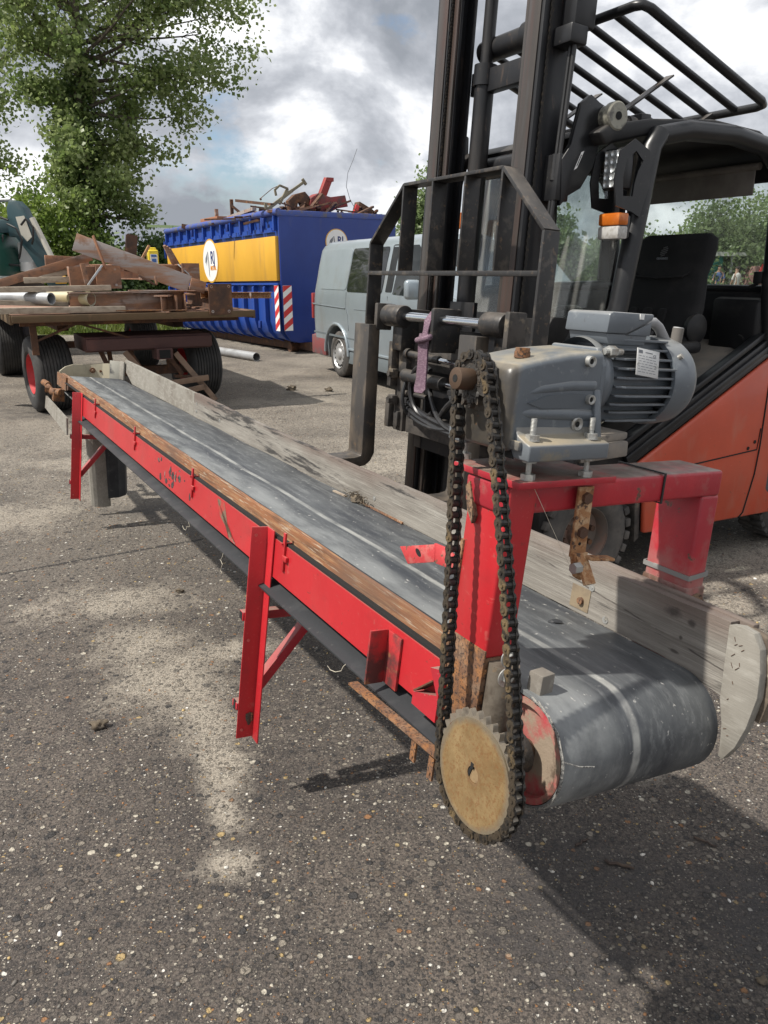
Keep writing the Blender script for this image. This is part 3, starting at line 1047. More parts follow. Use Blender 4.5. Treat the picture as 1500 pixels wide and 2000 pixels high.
def tree(name, label, x, y, h, limbs, seed, leaf='leaf', leafsize=.15, per=26, spread=.34, trunk_r=.28, group=None, ivy=0, bend=(0, 0), z0=0):
    rnd = random.Random(seed)
    root = thing(name, label, 'tree', (x, y, z0), 0, group)
    b = MB()
    tp = []
    for i in range(11):
        f = i / 10
        tp.append(Vector((bend[0] * f + .16 * math.sin(f * 5 + seed), bend[1] * f + .12 * math.sin(f * 4 + 2 * seed), h * f)))
    b.tube(tp, [trunk_r * (1.15 - 1.08 * (i / 10) ** .75) + .015 for i in range(11)], 10)
    tips = []
    for (f, az, el, L) in limbs:
        i = f * 10
        k = min(int(i), 9)
        p = tp[k].lerp(tp[k + 1], i - k)
        d = (math.cos(az) * math.cos(el), math.sin(az) * math.cos(el), math.sin(el))
        limb(b, p, d, L, trunk_r * (1.1 - f) * .26 + .018, rnd, 1, tips)
    b.build('trunk', 'bark', root)
    V = leaf_cloud(tips, per, leafsize, (spread, spread, spread * .85), seed)
    leaves_object('crown', V, leaf, root)
    if ivy:
        c = []
        for k in range(ivy):
            f = rnd.uniform(.02, .60)
            i = f * 10
            j = int(i)
            p = tp[j].lerp(tp[j + 1], i - j)
            a = rnd.uniform(0, 2 * PI)
            rr = trunk_r * (1.2 - f) + rnd.uniform(.03, .26) * (1.1 - f)
            c.append((p.x + rr * math.cos(a), p.y + rr * math.sin(a), p.z))
        leaves_object('ivy', leaf_cloud(c, 16, .10, (.15, .15, .26), seed + 5), 'leaf_dark', root)
    return root


def bush(name, label, x, y, w, d, h, seed, leaf='leaf_bright', n=90, per=34, size=.13, group=None, z0=0, cat='bush'):
    rnd = random.Random(seed)
    root = thing(name, label, cat, (x, y, z0), 0, group)
    b = MB()
    c = []
    for k in range(n):
        a = rnd.uniform(0, 2 * PI)
        el = math.asin(rnd.uniform(0.0, 1))
        rr = rnd.uniform(.55, 1.0) ** .6
        lump = 1 + .35 * mnoise.noise(Vector((math.cos(a) * 1.6 + seed, math.sin(a) * 1.6, el * 2)))
        c.append((w / 2 * rr * lump * math.cos(a) * math.cos(el * .9), d / 2 * rr * lump * math.sin(a) * math.cos(el * .9), .12 * h + h * .88 * rr * lump * math.sin(el)))
    for k in range(9):
        q = Vector(c[k * 7 % len(c)])
        b.tube([(q.x * .1, q.y * .1, 0), (q.x * .45, q.y * .45, q.z * .5), q * .95], [.045, .03, .012], 5)
    b.build('stem', 'bark', root)
    leaves_object('foliage', leaf_cloud(c, per, size, (w * .075 + .08, d * .075 + .08, h * .06 + .08), seed), leaf, root)
    return root


# ---- the big poplar behind the trailer
rnd = random.Random(11)
L_ = []
# (height fraction, longest reach) on the side towards the container and on the other side
def reach(f, right):
    if right:
        pts = [(.22, 1.2), (.34, 1.9), (.44, 2.4), (.52, 3.2), (.60, 4.0), (.70, 3.6), (.82, 2.8), (1, 1.2)]
    else:
        pts = [(.22, .8), (.34, .9), (.44, 1.1), (.52, 1.6), (.60, 2.9), (.70, 3.3), (.82, 2.8), (1, 1.2)]
    for (p, q), (u, v) in zip(pts, pts[1:]):
        if f <= u:
            return q + (v - q) * (f - p) / (u - p)
    return 1.0


for k in range(60):
    f = .24 + .74 * (k / 59)
    az = k * 2.399 + rnd.uniform(-.35, .35)
    el = rnd.uniform(.05, .7) - (.45 if f < .45 else .15 if f < .55 else 0)
    L_.append((f, az, el, reach(f, math.cos(az) > -.15) * rnd.uniform(.65, 1.0)))
for f in (.40, .46, .52, .56, .60, .64, .70, .50, .58):
    L_.append((f, rnd.uniform(-.35, .35), rnd.uniform(-.15, .35), reach(f, True) * rnd.uniform(.9, 1.05)))
tree('poplar_tree', 'tall leafy poplar with ivy round its trunk, behind the loaded trailer', -9.1, 26, 13.2, L_, 3, per=38, spread=.25, leafsize=.12,
     trunk_r=.30, ivy=520, bend=(.1, 0))
rnd = random.Random(5)
L_ = [(.2 + .75 * k / 25, k * 2.399, rnd.uniform(.0, .7), rnd.uniform(2.0, 3.2)) for k in range(26)]
tree('leaning_tree', 'thinner dark tree cut by the left edge of the photo, left of the big poplar', -15.4, 29, 11.0, L_, 8, leaf='leaf', per=34, spread=.28, leafsize=.13, trunk_r=.2, bend=(.8, 0))
hb = [('bright green bush above the dark green excavator', -12.6, 23.4, 4.6, 3.0, 3.9, 'leaf_bright'),
      ('tall bright bush at the foot of the poplar, between it and the excavator', -10.4, 24.6, 3.4, 2.6, 3.6, 'leaf_bright'),
      ('dark rounded bush right of the poplar trunk, left of the blue container', -6.9, 26.4, 2.9, 2.4, 2.3, 'leaf_dark'),
      ('low dark shrub directly before the poplar trunk', -8.5, 24.4, 2.0, 1.8, 1.9, 'leaf_dark'),
      ('mid green bush farthest left behind the excavator', -15.8, 25.5, 4.4, 3.0, 4.3, 'leaf')]
for i, (lb, x, y, w, d, h, lf) in enumerate(hb):
    bush('hedge_bush', lb, x, y, w, d, h, 20 + i, lf, n=200, per=90, size=.105, group='bushes along the verge')

# ---- trees far behind the forklift, seen through its cab
ft = [('broad pale tree seen through the rear cab window, right of the seat', 17.0, 40, 6.0, 5.0, 4.6),
      ('pale rounded tree seen through the cab just left of the seat back', 12.9, 44, 4.0, 4.0, 3.3),
      ('slim young tree seen through the windscreen beside the lift mast', 7.75, 36, 1.5, 1.5, 3.2),
      ('low pale tree in the lower corner of the windscreen', 10.0, 40, 3.8, 3.2, 2.3),
      ('small tree top showing above the van roof beside the mast', 1.85, 40, 2.2, 2.0, 5.2),
      ('distant tree behind the teal hut, farthest right', 20.6, 46, 6.0, 5.0, 4.4)]
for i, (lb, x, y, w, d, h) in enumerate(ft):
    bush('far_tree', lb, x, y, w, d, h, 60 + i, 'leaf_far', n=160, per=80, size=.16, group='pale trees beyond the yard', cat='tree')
# a far wooded edge that reads as one band
c = []
rr = random.Random(77)
for k in range(700):
    x = rr.uniform(-70, 120)
    y = 95 + rr.uniform(-5, 5)
    top = 4.2 + 2.2 * mnoise.noise(Vector((x * .11, 0, 3))) + 1.2 * mnoise.noise(Vector((x * .4, 5, 3)))
    c.append((x, y, rr.uniform(.2, 1) * top))
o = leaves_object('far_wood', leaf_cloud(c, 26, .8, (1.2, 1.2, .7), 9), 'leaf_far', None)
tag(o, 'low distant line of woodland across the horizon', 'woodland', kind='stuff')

# ---- grass on the verge
g = np.random.default_rng(4)
N = 9000
px = g.uniform(-16, -5.3, N)
py = 19.7 + g.uniform(0, 1, N) ** 1.6 * 7
hgt = g.uniform(.08, .24, N)
an = g.uniform(0, 2 * np.pi, N)
w = .02
lean = g.normal(0, .06, (N, 2))
V = np.stack([np.stack([px - w * np.cos(an), py - w * np.sin(an), np.zeros(N)], 1), np.stack([px + w * np.cos(an), py + w * np.sin(an), np.zeros(N)], 1),
              np.stack([px + lean[:, 0] + w * .3, py + lean[:, 1], hgt], 1), np.stack([px + lean[:, 0] - w * .3, py + lean[:, 1], hgt], 1)], 1).reshape(-1, 3)
tag(leaves_object('grass', V, 'grass', None), 'short sunlit grass on the verge behind the trailer', 'grass', kind='stuff')

# ---- loose stones on the paving: too many to count
g = np.random.default_rng(14)


def pebbles(name, n, xr, yr, smin, smax, material, seed):
    g = np.random.default_rng(seed)
    b = bmesh.new()
    bmesh.ops.create_icosphere(b, subdivisions=1, radius=1)
    v0 = np.array([v.co[:] for v in b.verts])
    f0 = np.array([[v.index for v in f.verts] for f in b.faces])
    b.free()
    x = g.uniform(*xr, n)
    y = yr[0] + (yr[1] - yr[0]) * g.uniform(0, 1, n) ** 1.5
    s = smin + (smax - smin) * g.uniform(0, 1, n) ** 3
    a = g.uniform(0, 6.28, n)
    sc = np.stack([g.uniform(.7, 1.5, n), g.uniform(.6, 1.0, n), g.uniform(.35, .6, n)], 1) * s[:, None]
    J = 1 + g.normal(0, .12, (n, len(v0)))
    V = v0[None] * J[:, :, None] * sc[:, None, :]
    ca, sa = np.cos(a)[:, None], np.sin(a)[:, None]
    V = np.stack([V[:, :, 0] * ca - V[:, :, 1] * sa + x[:, None], V[:, :, 0] * sa + V[:, :, 1] * ca + y[:, None], V[:, :, 2] + (s * .12)[:, None]], 2)
    F = (f0[None] + (np.arange(n) * len(v0))[:, None, None]).reshape(-1, 3)
    me = bpy.data.meshes.new(name)
    me.from_pydata(V.reshape(-1, 3).tolist(), [], F.tolist())
    me.polygons.foreach_set('use_smooth', np.ones(len(me.polygons), dtype=bool))
    me.materials.append(material)
    o = bpy.data.objects.new(name, me)
    COL.objects.link(o)
    return o


def pebble_mat():
    t = NT('loose_stones')
    r = t.n('ShaderNodeValToRGB')
    r.color_ramp.interpolation = 'CONSTANT'
    stops = [(0, (.13, .12, .105)), (.28, (.22, .2, .17)), (.46, (.075, .07, .068)), (.58, (.36, .325, .27)), (.70, (.60, .57, .51)), (.82, (.46, .33, .14)), (.89, (.32, .15, .06)), (.93, (.74, .72, .68))]
    els = r.color_ramp.elements
    while len(els) < len(stops):
        els.new(.5)
    for e, (p, c) in zip(els, stops):
        e.position = p
        e.color = (*c, 1)
    t.l(t.geo.outputs['Random Per Island'], r.inputs[0])
    t.l(t.mix(t.rng(t.noise(240, detail=2), .4, .7, 0, .45), r.outputs[0], (.12, .10, .085)), t.p.inputs['Base Color'])
    t.p.inputs['Roughness'].default_value = .7
    return t.m


tag(pebbles('gravel', 2600, (-2.6, 2.2), (1.05, 6.5), .0016, .0085, pebble_mat(), 3), 'scattered small stones and chippings lying on the dark yard paving', 'gravel', kind='stuff')


def clod(x, y, r, label, seed):
    b = MB()
    b.ball((0, 0, r * .45), r, 3, (1, .8, .6), .35, seed)
    o = b.build('mud_clod', 'clay', None, 50)
    o.location = (x, y, 0)
    tag(o, label, 'clod', 'dark clods on the paving')


for i, (x, y, r, lb) in enumerate(((.835, 1.335, .012, 'dark round clod near the lower right corner of the paving'), (-1.0, 3.52, .018, 'small dark clod on the pale silt patch left of the front red leg'),
                                   (-.98, 2.34, .025, 'flat dark clod on the paving left of the front red leg foot'), (-1.22, 10.3, .06, 'dark clod on the paving right of the trailer tyre'),
                                   (-.72, 10.2, .05, 'dark clod on the paving in front of the van'))):
    clod(x, y, r, lb, i + 3)


def stick(p0, p1, r, label, seed):
    rn = random.Random(seed)
    p0, p1 = Vector(p0), Vector(p1)
    pts = [p0.lerp(p1, i / 5) + Vector((rn.uniform(-1, 1), rn.uniform(-1, 1), 0)) * r for i in range(6)]
    o = MB().tube(pts, [r, r * 1.1, r, r * .9, r, r * .6], 6).build('dry_twig', 'twig')
    tag(o, label, 'twig', 'twigs on the paving')


stick((.86, 1.79, .005), (.905, 1.755, .005), .003, 'short dark twig lying right of the belt end', 1)
stick((.585, 1.70, .005), (.655, 1.675, .005), .0042, 'dark bark strip lying below the belt end', 2)
stick((.525, 1.76, .004), (.56, 1.785, .004), .0032, 'short dark twig nearest the toothed disc', 3)
# ================================================================== BELT CONVEYOR (x across, y along to the far end, z up from the roller axis)
CA = Vector((-.49965, .86623, -.00173)).normalized()
CB = Vector((.85912, .49529, -.12884))
CB = (CB - CA * CB.dot(CA)).normalized()
CN = CB.cross(CA)
CO = Vector((.2342, 1.1383, .7284))
conv = thing('belt_conveyor', 'long red framed belt conveyor with grey rubber belt and drive chain, lifted on the forks', 'conveyor', CO, basis(CB, CA, CN))
BW, BR, BL = .38, .099, 4.86


def loop_profile(r, L, sag=.012, n=18, tail=.055):
    """closed outline (y,z): near roller at y=0, smaller tail roller at y=L, top run at z=r"""
    pts = []
    for i in range(n + 1):
        a = -PI / 2 - PI * i / n
        pts.append((r * math.cos(a), r * math.sin(a)))
    m = 30
    for i in range(1, m):
        pts.append((L * i / m, r))
    d = BR - tail
    for i in range(n + 1):
        a = PI / 2 - PI * i / n
        q = r - d
        pts.append((L + q * math.cos(a), q * math.sin(a) + d))
    for i in range(1, m):
        f = 1 - i / m
        z = -r * (1 - f) + (d - (r - d)) * f
        pts.append((L * f, z - sag * 4 * f * (1 - f)))
    return pts


po, pi_ = loop_profile(BR, BL), loop_profile(BR - .007, BL)
belt = MB()
nx = 8
b = belt.bm
rows = {}
for side, prof in (('o', po), ('i', pi_)):
    for k in range(nx + 1):
        x = BW * k / nx
        for i, (y, z) in enumerate(prof):
            wav = .0018 * math.sin(y * 9 + x * 5) if side == 'o' and y > 0 else 0
            rows[side, k, i] = b.verts.new((x, y, z + wav))
n = len(po)
for i in range(n):
    j = (i + 1) % n
    for k in range(nx):
        b.faces.new((rows['o', k, i], rows['o', k, j], rows['o', k + 1, j], rows['o', k + 1, i]))
        b.faces.new((rows['i', k, j], rows['i', k, i], rows['i', k + 1, i], rows['i', k + 1, j]))
    for k in (0, nx):
        b.faces.new((rows['o', k, i], rows['i', k, i], rows['i', k, j], rows['o', k, j]))
bmesh.ops.recalc_face_normals(b, faces=b.faces)
belt_o = belt.build('belt', 'belt', conv, 50)
# frayed canvas ply along the belt edge on the roller
fr = MB()
rnd = random.Random(2)
pts = [(-.001, -(BR - .002) * math.sin(a) + 0, (BR - .003) * math.cos(a)) for a in [PI * k / 60 for k in range(61)]]
pts = [(x + rnd.uniform(-.001, .001), y, z) for x, y, z in pts]
fr.tube(pts, .0028, 5)
fr.tube([(-.002, -.02, .099), (-.003, -.075, .070), (-.008, -.100, .035), (.02, -.109, .026), (.05, -.1125, .022)], .0014, 5)
fr.build('belt_edge_fray', mat('frayed_ply', (.30, .29, .265), .95, 0, [((.08, .08, .08), 240, .45, .6, .9, U1)], (400, .9)), belt_o)
# hanging torn strip under the roller
MB().prism([(-.02, -.101), (.06, -.104), (.20, -.1085), (.20, -.112), (.05, -.118), (-.015, -.108)], 0, .08, .25).build('torn_flap', 'rubber_dark', belt_o)

# drive roller
ro = MB()
ro.lathe([(.012, 0), (.012, .03), (.012, .078), (.0, .080), (.0, .0905), (.012, .092), (BW - .01, .092), (BW - .01, 0)], (0, 0, 0), (1, 0, 0), 40)
roller = ro.build('drive_roller', mat('red_roller_end', (.40, .05, .06), .6, 0, [((.27, .225, .165), 11, .40, .54, .95, U1), ((.10, .07, .05), 20, .56, .66, .9, U1)], (120, .4)), conv)
MB().cyl((-.086, -.003, -.020), (.02, 0, 0), .018, seg=18).build('roller_shaft', 'shaft', roller)
ft = MB()
ft.cyl((-.035, 0, -.004), (-.006, 0, -.002), .036, seg=22)
ft.build('bearing', 'grease', conv)
MB().lathe([(.01, 0), (.01, .05), (BW - .02, .05), (BW - .02, 0)], (0, BL, .044), (1, 0, 0), 24).build('tail_roller', 'steel_dusty', conv)

# side rails: rolled channel, flange turned in
def rail(x0, sgn):
    q = MB()
    prof = [(x0, -.032), (x0, .076), (x0 + sgn * .030, .076), (x0 + sgn * .030, .072), (x0 + sgn * .004, .072), (x0 + sgn * .004, -.028), (x0 + sgn * .030, -.028), (x0 + sgn * .030, -.032)]
    q.prism(prof, 1, .20, 3.98)
    return q


lr = rail(-.040, 1).build('side_rail', 'red', conv)
chp = MB()
rnd = random.Random(8)
for k in range(26):
    y = rnd.gauss(2.02, .09)
    z = rnd.gauss(.018, .022)
    w, h = rnd.uniform(.004, .022), rnd.uniform(.003, .020)
    k0 = [(y + w * math.cos(a) * rnd.uniform(.5, 1), max(-.026, min(.068, z + h * math.sin(a) * rnd.uniform(.5, 1)))) for a in [PI * 2 * i / 7 for i in range(7)]]
    chp.prism(k0, 0, -.0408, -.0398)
chp.build_each('paint_damage', mat('bare_dark_patch', (.035, .03, .03), .8, 0, [((.3, .25, .22), 30, .55, .62, .8, U1)]), lr)
q = MB()
q.prism([(1.36, -.03), (1.42, .072), (1.49, .07), (1.455, .02), (1.30, -.03)], 0, -.0408, -.0398)
q.build('bare_patch', mat('rubbed_bare_patch', (.20, .13, .09), .6, .2, [((.45, .05, .04), 14, .5, .6, .9, U1), ((.28, .27, .26), 8, .55, .66, .9, U1)]), lr)
rail(BW + .046, -1).build('side_rail', 'red_worn', conv)
cr = MB()
for y in (.6, 1.55, 2.5, 3.5, 4.5):
    cr.bx(-.035, BW + .04, y - .02, y + .02, .045, .071)
cr.build_each('belt_support', 'rust_dark', conv)
# tabs welded on the rail
for y, h in ((3.53, .118), (2.62, .116), (1.755, .112), (.935, .112)):
    q = MB()
    q.box((-.0435, y, h - .052), (.006, .012, .105), None, .001)
    q.box((-.045, y - .012, .045), (.007, .026, .014), None, .001)
    q.cyl((-.052, y + .004, h - .03), (-.02, y + .004, h - .03), .0035, seg=8)
    q.build('rail_tab', 'red', conv)
q = MB()
q.bx(-.046, -.040, .335, .392, -.050, .064, .001)
q.bx(-.088, -.046, .384, .390, -.052, .066, .001)
q.build('angle_bracket', mat('burnt_red_bracket', (.40, .025, .028), .6, 0, [((.075, .03, .028), 14, .40, .56, .95, U1), ((.22, .10, .05), 40, .6, .66, .8, U1)], (60, .4)), conv)
q = MB()
q.prism([(.25, -.03), (.17, -.03), (.17, .075), (.205, .065), (.175, .022), (.25, -.005)], 0, -.062, -.0405)
q.build('gusset_plate', 'red_worn', conv)
MB().bar((-.05, .245, .0), (-.05, .19, .045), .003, .03, (1, 0, 0)).build('gusset_plate', 'rust_dark', conv)

# hardwood skirt board on the near side
q = MB()
ys = np.linspace(.16, 4.93, 41)
rnd = random.Random(4)
top = [(float(y), .121 + rnd.uniform(-.0015, .0015) - (.03 if y > 4.86 else 0)) for y in ys]
q.prism([(.16, .080), (4.93, .080)] + list(reversed(top)), 0, -.022, -.007)
q.build('skirt_board', 'oak', conv)
MB().bx(-.0065, .004, .2, 4.85, .101, .1165).build('skirt_seal', 'rubber_dark', conv)
MB().bx(-.037, -.022, .2, 4.6, .0765, .083).build('gap_shade', 'dark', conv)  # dark fill that paints the shade in the gap above the rail

# tall weathered plank on the far side
q = MB()
ys = np.linspace(-.072, 3.17, 60)
rnd = random.Random(6)
top = []
for y in ys:
    top.append((float(y), .2185 - .018 * math.sin(PI * max(0, y) / 3.17) + rnd.uniform(-.0012, .0012) - (.004 if rnd.random() < .08 else 0)))
q.prism([(-.086, .080), (.05, .098), (3.17, .098)] + list(reversed(top)), 0, BW + .005, BW + .030)
pl = q.build('side_plank', 'greywood', conv)
q = MB()
q.prism([(3.175, .098), (4.57, .098), (4.80, .17), (4.80, .238), (4.72, .238), (3.175, .2165)], 0, BW + .006, BW + .028)
q.build('side_plank', 'palewood', conv)
q = MB()
for (y, z) in ((.262, .166), (1.22, .13), (.21, .112), (2.75, .14), (3.12, .17), (3.12, .13)):
    q.cyl((BW + .0035, y, z), (BW + .006, y, z), .008, seg=12)
    q.cyl((BW + .0025, y, z), (BW + .006, y, z), .003, seg=6)
q.build_each('plank_screw', 'zinc', pl)
MB().bx(BW + .0035, BW + .006, .262, .318, .107, .158).build('patch_plate', mat('tan_patch', (.235, .185, .12), .75, 0, [((.17, .13, .09), 30, .45, .6, .8, U1), ((.28, .26, .22), 20, .55, .68, .7, U1)]), pl)
MB().cyl((BW - .003, .285, .128), (BW + .004, .285, .128), .008, seg=12).build('rusty_screw', 'rust', pl)
MB().bx(BW + .031, BW + .05, -.10, .62, .172, .222, .003).build('backing_board', 'greywood', conv)
# rounded cheek board at the near end
ck = [(-.0755, .2165), (-.098, .222), (-.124, .219), (-.142, .195), (-.152, .155), (-.157, .11), (-.150, .05), (-.138, .005), (-.120, -.028), (-.110, -.026), (-.1085, .0), (-.103, .035), (-.094, .062), (-.089, .078)]
q = MB().prism(ck, 0, BW - .004, BW + .016, .0015)
cko = q.build('cheek_board', 'palewood', conv)
q = MB().prism([(-.088, .218), (-.135, .212), (-.158, .18), (-.167, .11), (-.160, .06), (-.09, .06)], 0, BW + .017, BW + .040, .002)
q.build('backing_ply', 'plyedge', cko)
q = MB()
rnd = random.Random(12)
for (y, z) in ((-.093, .196), (-.097, .187), (-.106, .189), (-.112, .182), (-.096, .167), (-.112, .155), (-.098, .148), (-.109, .146), (-.107, .118), (-.105, .085), (-.112, .03), (-.12, .02)):
    a = rnd.uniform(-.5, .1)
    L_s = rnd.uniform(.002, .0052)
    a = rnd.uniform(-.9, -.2) + PI * .5 * (rnd.random() < .3)
    q.tube([(BW - .0046, y - L_s * math.cos(a), z - L_s * math.sin(a)), (BW - .0050, y, z), (BW - .0048, y + L_s * math.cos(a), z + L_s * math.sin(a))], .00055, 5)
q.build_each('bent_staple', 'rust_dark', cko)

# tail end: curved guard, corner boards, bolts, side plate, hanging flap
def curve_sheet(pts, z0, z1, th, name, m, parent, zt=None):
    q = MB()
    k = len(pts)
    for i in range(k - 1):
        p, r_ = Vector((*pts[i], 0)), Vector((*pts[i + 1], 0))
        nn = Vector((-(r_ - p).y, (r_ - p).x, 0)).normalized() * th
        za = z1 if zt is None else zt[i]
        zb = z1 if zt is None else zt[i + 1]
        v = [q.bm.verts.new(c) for c in ((p.x, p.y, z0), (r_.x, r_.y, z0), (r_.x, r_.y, zb), (p.x, p.y, za),
                                          (p.x + nn.x, p.y + nn.y, z0), (r_.x + nn.x, r_.y + nn.y, z0), (r_.x + nn.x, r_.y + nn.y, zb), (p.x + nn.x, p.y + nn.y, za))]
        for f in ((0, 1, 2, 3), (7, 6, 5, 4), (3, 2, 6, 7), (1, 0, 4, 5), (0, 3, 7, 4), (2, 1, 5, 6)):
            q.bm.faces.new([v[j] for j in f])
    bmesh.ops.recalc_face_normals(q.bm, faces=q.bm.faces)
    return q.build(name, m, parent)


tg = curve_sheet([(BW + .01, 4.86), (BW - .03, 4.95), (BW - .10, 5.02), (.20, 5.06), (.08, 5.04), (.02, 4.99), (-.03, 4.90)], .02, .16, .006, 'tail_guard',
                 mat('buff_guard_sheet', (.40, .36, .265), .7, 0, [((.30, .27, .2), 6, .45, .65, .8, U1), ((.12, .115, .11), 5, .60, .68, .8, (2, 1, 1))], (40, .2)), conv,
                 zt=[.205, .20, .188, .17, .165, .15, .125])
q = MB()
for x in (.215, .265):
    q.cyl((x, 5.035, .132), (x, 5.055, .132), .019, seg=18)
    q.cyl((x, 5.015, .132), (x, 5.055, .132), .009, seg=6)
q.build_each('tail_bolt', 'rust', tg)
MB().box((BW - .012, 4.80, .165), (.012, .075, .125), Matrix.Rotation(.15, 3, 'Z'), .002).build('corner_board', 'palewood', conv)
MB().box((BW - .045, 4.87, .155), (.012, .085, .135), Matrix.Rotation(.75, 3, 'Z'), .002).build('corner_board', mat('stained_board', (.30, .29, .25), .8, 0, [((.06, .06, .06), 8, .5, .6, .9, U1)], (50, .3)), conv)
q = MB()
q.prism([(3.92, -.150), (3.94, -.055), (4.80, -.035), (4.83, -.120)], 0, -.125, -.115)
q.build('lower_side_plate', 'palewood', conv)
q = MB()
q.cyl((-.10, 4.70, .005), (-.055, 4.62, .01), .024, seg=14)
q.cyl((-.10, 4.95, .03), (-.09, 4.66, .0), .013, seg=10)
q.cyl((-.115, 4.98, .035), (-.095, 4.90, .025), .022, seg=12)
q.hexa((-.13, 4.80, .01), (.05, -.01, 0), .024, .03)
q.bx(-.10, -.03, 4.64, 4.70, -.05, .03, .004)
q.build('tension_screw', 'rust', conv)
q = MB()
q.bx(-.034, -.024, 4.58, 4.95, .03, .115)
q.build('tail_bracket', 'rust', conv)
# hanging tail flap
a = curve_sheet([(.0 + .062 * (1 - math.cos(u)), 4.22 - .04 * math.sin(u)) for u in [PI * k / 8 for k in range(9)]], -.655, -.10, .004, 'hanging_board', 'palewood', conv)
a.data.transform(Matrix.Translation((.02, 0, 0)) @ Matrix(((1, 0, -.10, -.01), (0, 1, 0, 0), (0, 0, 1, 0), (0, 0, 0, 1))))
a = curve_sheet([(.115, 4.20), (.17, 4.19), (.23, 4.21), (.285, 4.27), (.315, 4.36), (.325, 4.46)], -.60, -.12, .005, 'hanging_rubber', 'rubber_dark', conv)
a.data.transform(Matrix(((1, 0, -.06, -.02), (0, 1, 0, 0), (0, 0, 1, 0), (0, 0, 0, 1))))
# sheet strip under the rail (return-side cover)
MB().prism([(-.060, -.070), (.03, -.036), (.03, -.040), (-.060, -.074)], 1, .16, 4.20).build('return_cover', 'rubber_dark', conv)
q = MB()
rnd = random.Random(3)
for (y, L, dx) in ((.52, .03, .004), (1.35, .10, -.05), (1.72, .05, .02)):
    p = Vector((-.060, y, -.071))
    pts = [p]
    for k in range(6):
        pts.append(pts[-1] + Vector((rnd.uniform(-.006, .002), rnd.uniform(-.02, .02) + dx * .2, -L / 6 + rnd.uniform(-.01, .015))))
    q.tube(pts, .0007, 5)
q.build_each('loose_thread', 'straw', conv)

# legs: red angle iron, welded braces
LEG_M = 'red'
RIVET = mat('rivet_paint', (.5, .10, .09), .5)


def leg(y, name='leg'):
    q = MB()
    z0, z1 = -.542, .098
    q.prism([(-.092, y), (-.042, y), (-.042, y - .050), (-.046, y - .050), (-.046, y - .004), (-.092, y - .004)], 2, z0, z1, .0012)
    lg = q.build(name, LEG_M, conv)
    q = MB()
    for z in (.075, -.235, -.515):
        q.cyl((-.078, y - .0062, z), (-.078, y - .003, z), .0045, seg=10)
    q.build_each('bolt', RIVET, lg)
    q = MB()
    q.bar((-.097, y + .016, -.165), (.36, y + .016, -.165), .026, .028, (0, 1, 0), .002)
    q.build('cross_brace', 'red_worn', lg)
    q = MB()
    q.bar((-.04, y + .016, -.40), (.19, y + .016, -.10), .028, .034, (0, 1, 0), .002)
    q.build('diagonal_brace', 'red_worn', lg)
    q = MB()
    q.bar((-.097, y + .016, -.44), (-.046, y + .016, -.44), .022, .036, (0, 1, 0), .001)
    st_ = q.build('stub_tube', 'red_worn', lg)
    MB().bx(-.0978, -.0968, y + .008, y + .024, -.455, -.425).build('tube_hollow', 'dark', st_)
    MB().bx(-.0978, -.0968, y + .006, y + .026, -.176, -.154).build('tube_hollow', 'dark', lg)
    return lg


lg = leg(1.055)
MB().cyl((-.050, 1.0505, -.49), (-.050, 1.0508, -.465), .004, seg=6).build('bolt', 'rust', lg)
q = MB()
q.ball((-.0585, 1.049, -.48), .009, 2, (1, .3, 2.3), .3, 5)
q.build('mud_spot', 'clay', lg)
leg(3.955)
for y in (1.055, 3.955):
    q = MB()
    q.prism([(BW + .094, y), (BW + .048, y), (BW + .048, y - .05), (BW + .052, y - .05), (BW + .052, y - .004), (BW + .094, y - .004)], 2, -.50, .05)
    q.build('leg', 'red_worn', conv)

# rusty scraper bar below the rail
q = MB()
q.bar((-.075, .455, -.083), (-.075, .045, -.066), .005, .022, (1, 0, 0))
q.bar((-.075, .205, -.083), (-.075, .205, -.125), .004, .016, (0, 1, 0))
q.bar((-.075, .145, -.083), (-.075, .145, -.128), .004, .016, (0, 1, 0))
for y in (.205, .145):
    q.cyl((-.079, y, -.115), (-.071, y, -.115), .003, seg=8)
q.build('scraper_bar', 'rust', conv)

# ---- drive: post, arch, sprockets, chain
TILT = .052
AX = Matrix.Translation((-.05, 0, .434)) @ Matrix.Rotation(-TILT, 4, 'Y') @ Matrix.Translation((.05, 0, -.44))
q = MB()
q.bx(-.046, .016, .078, .185, .135, .44, .006, 3)
post = q.build('drive_post', 'red', conv)
q = MB()
q.bx(-.0475, -.0435, .077, .178, .030, .150, .001)
q.bx(-.050, -.030, .176, .184, .005, .32, .001)
q.bx(-.046, .016, .079, .18, -.03, .136, .004)
pf = q.build('post_foot', 'rust', post)
q = MB()
q.cyl((-.013, .063, -.03), (-.013, .063, .130), .027, seg=20)
q.build('foot_tube', mat('dull_grey_steel', (.125, .105, .082), .75, .05, [((.065, .05, .036), 30, .45, .62, .8, U1), ((.19, .12, .06), 40, .60, .68, .8, U1)], (90, .4)), post)
q = MB()
for z in (.155, .12):
    q.lathe([(0, .009), (.002, .017), (.004, .017), (.004, .008)], (-.030, .038, z), (0, -1, 0), 18)
    q.hexa((-.030, .040, z), (0, -1, 0), .009, .012)
q.build_each('post_bolt', 'zinc', post)
q = MB()
q.prism([(.165, .40), (.175, .425), (.185, .415), (.172, .375), (.155, .355), (.150, .37)], 0, -.054, -.0465)
q.build('torn_gusset', 'rust', post)
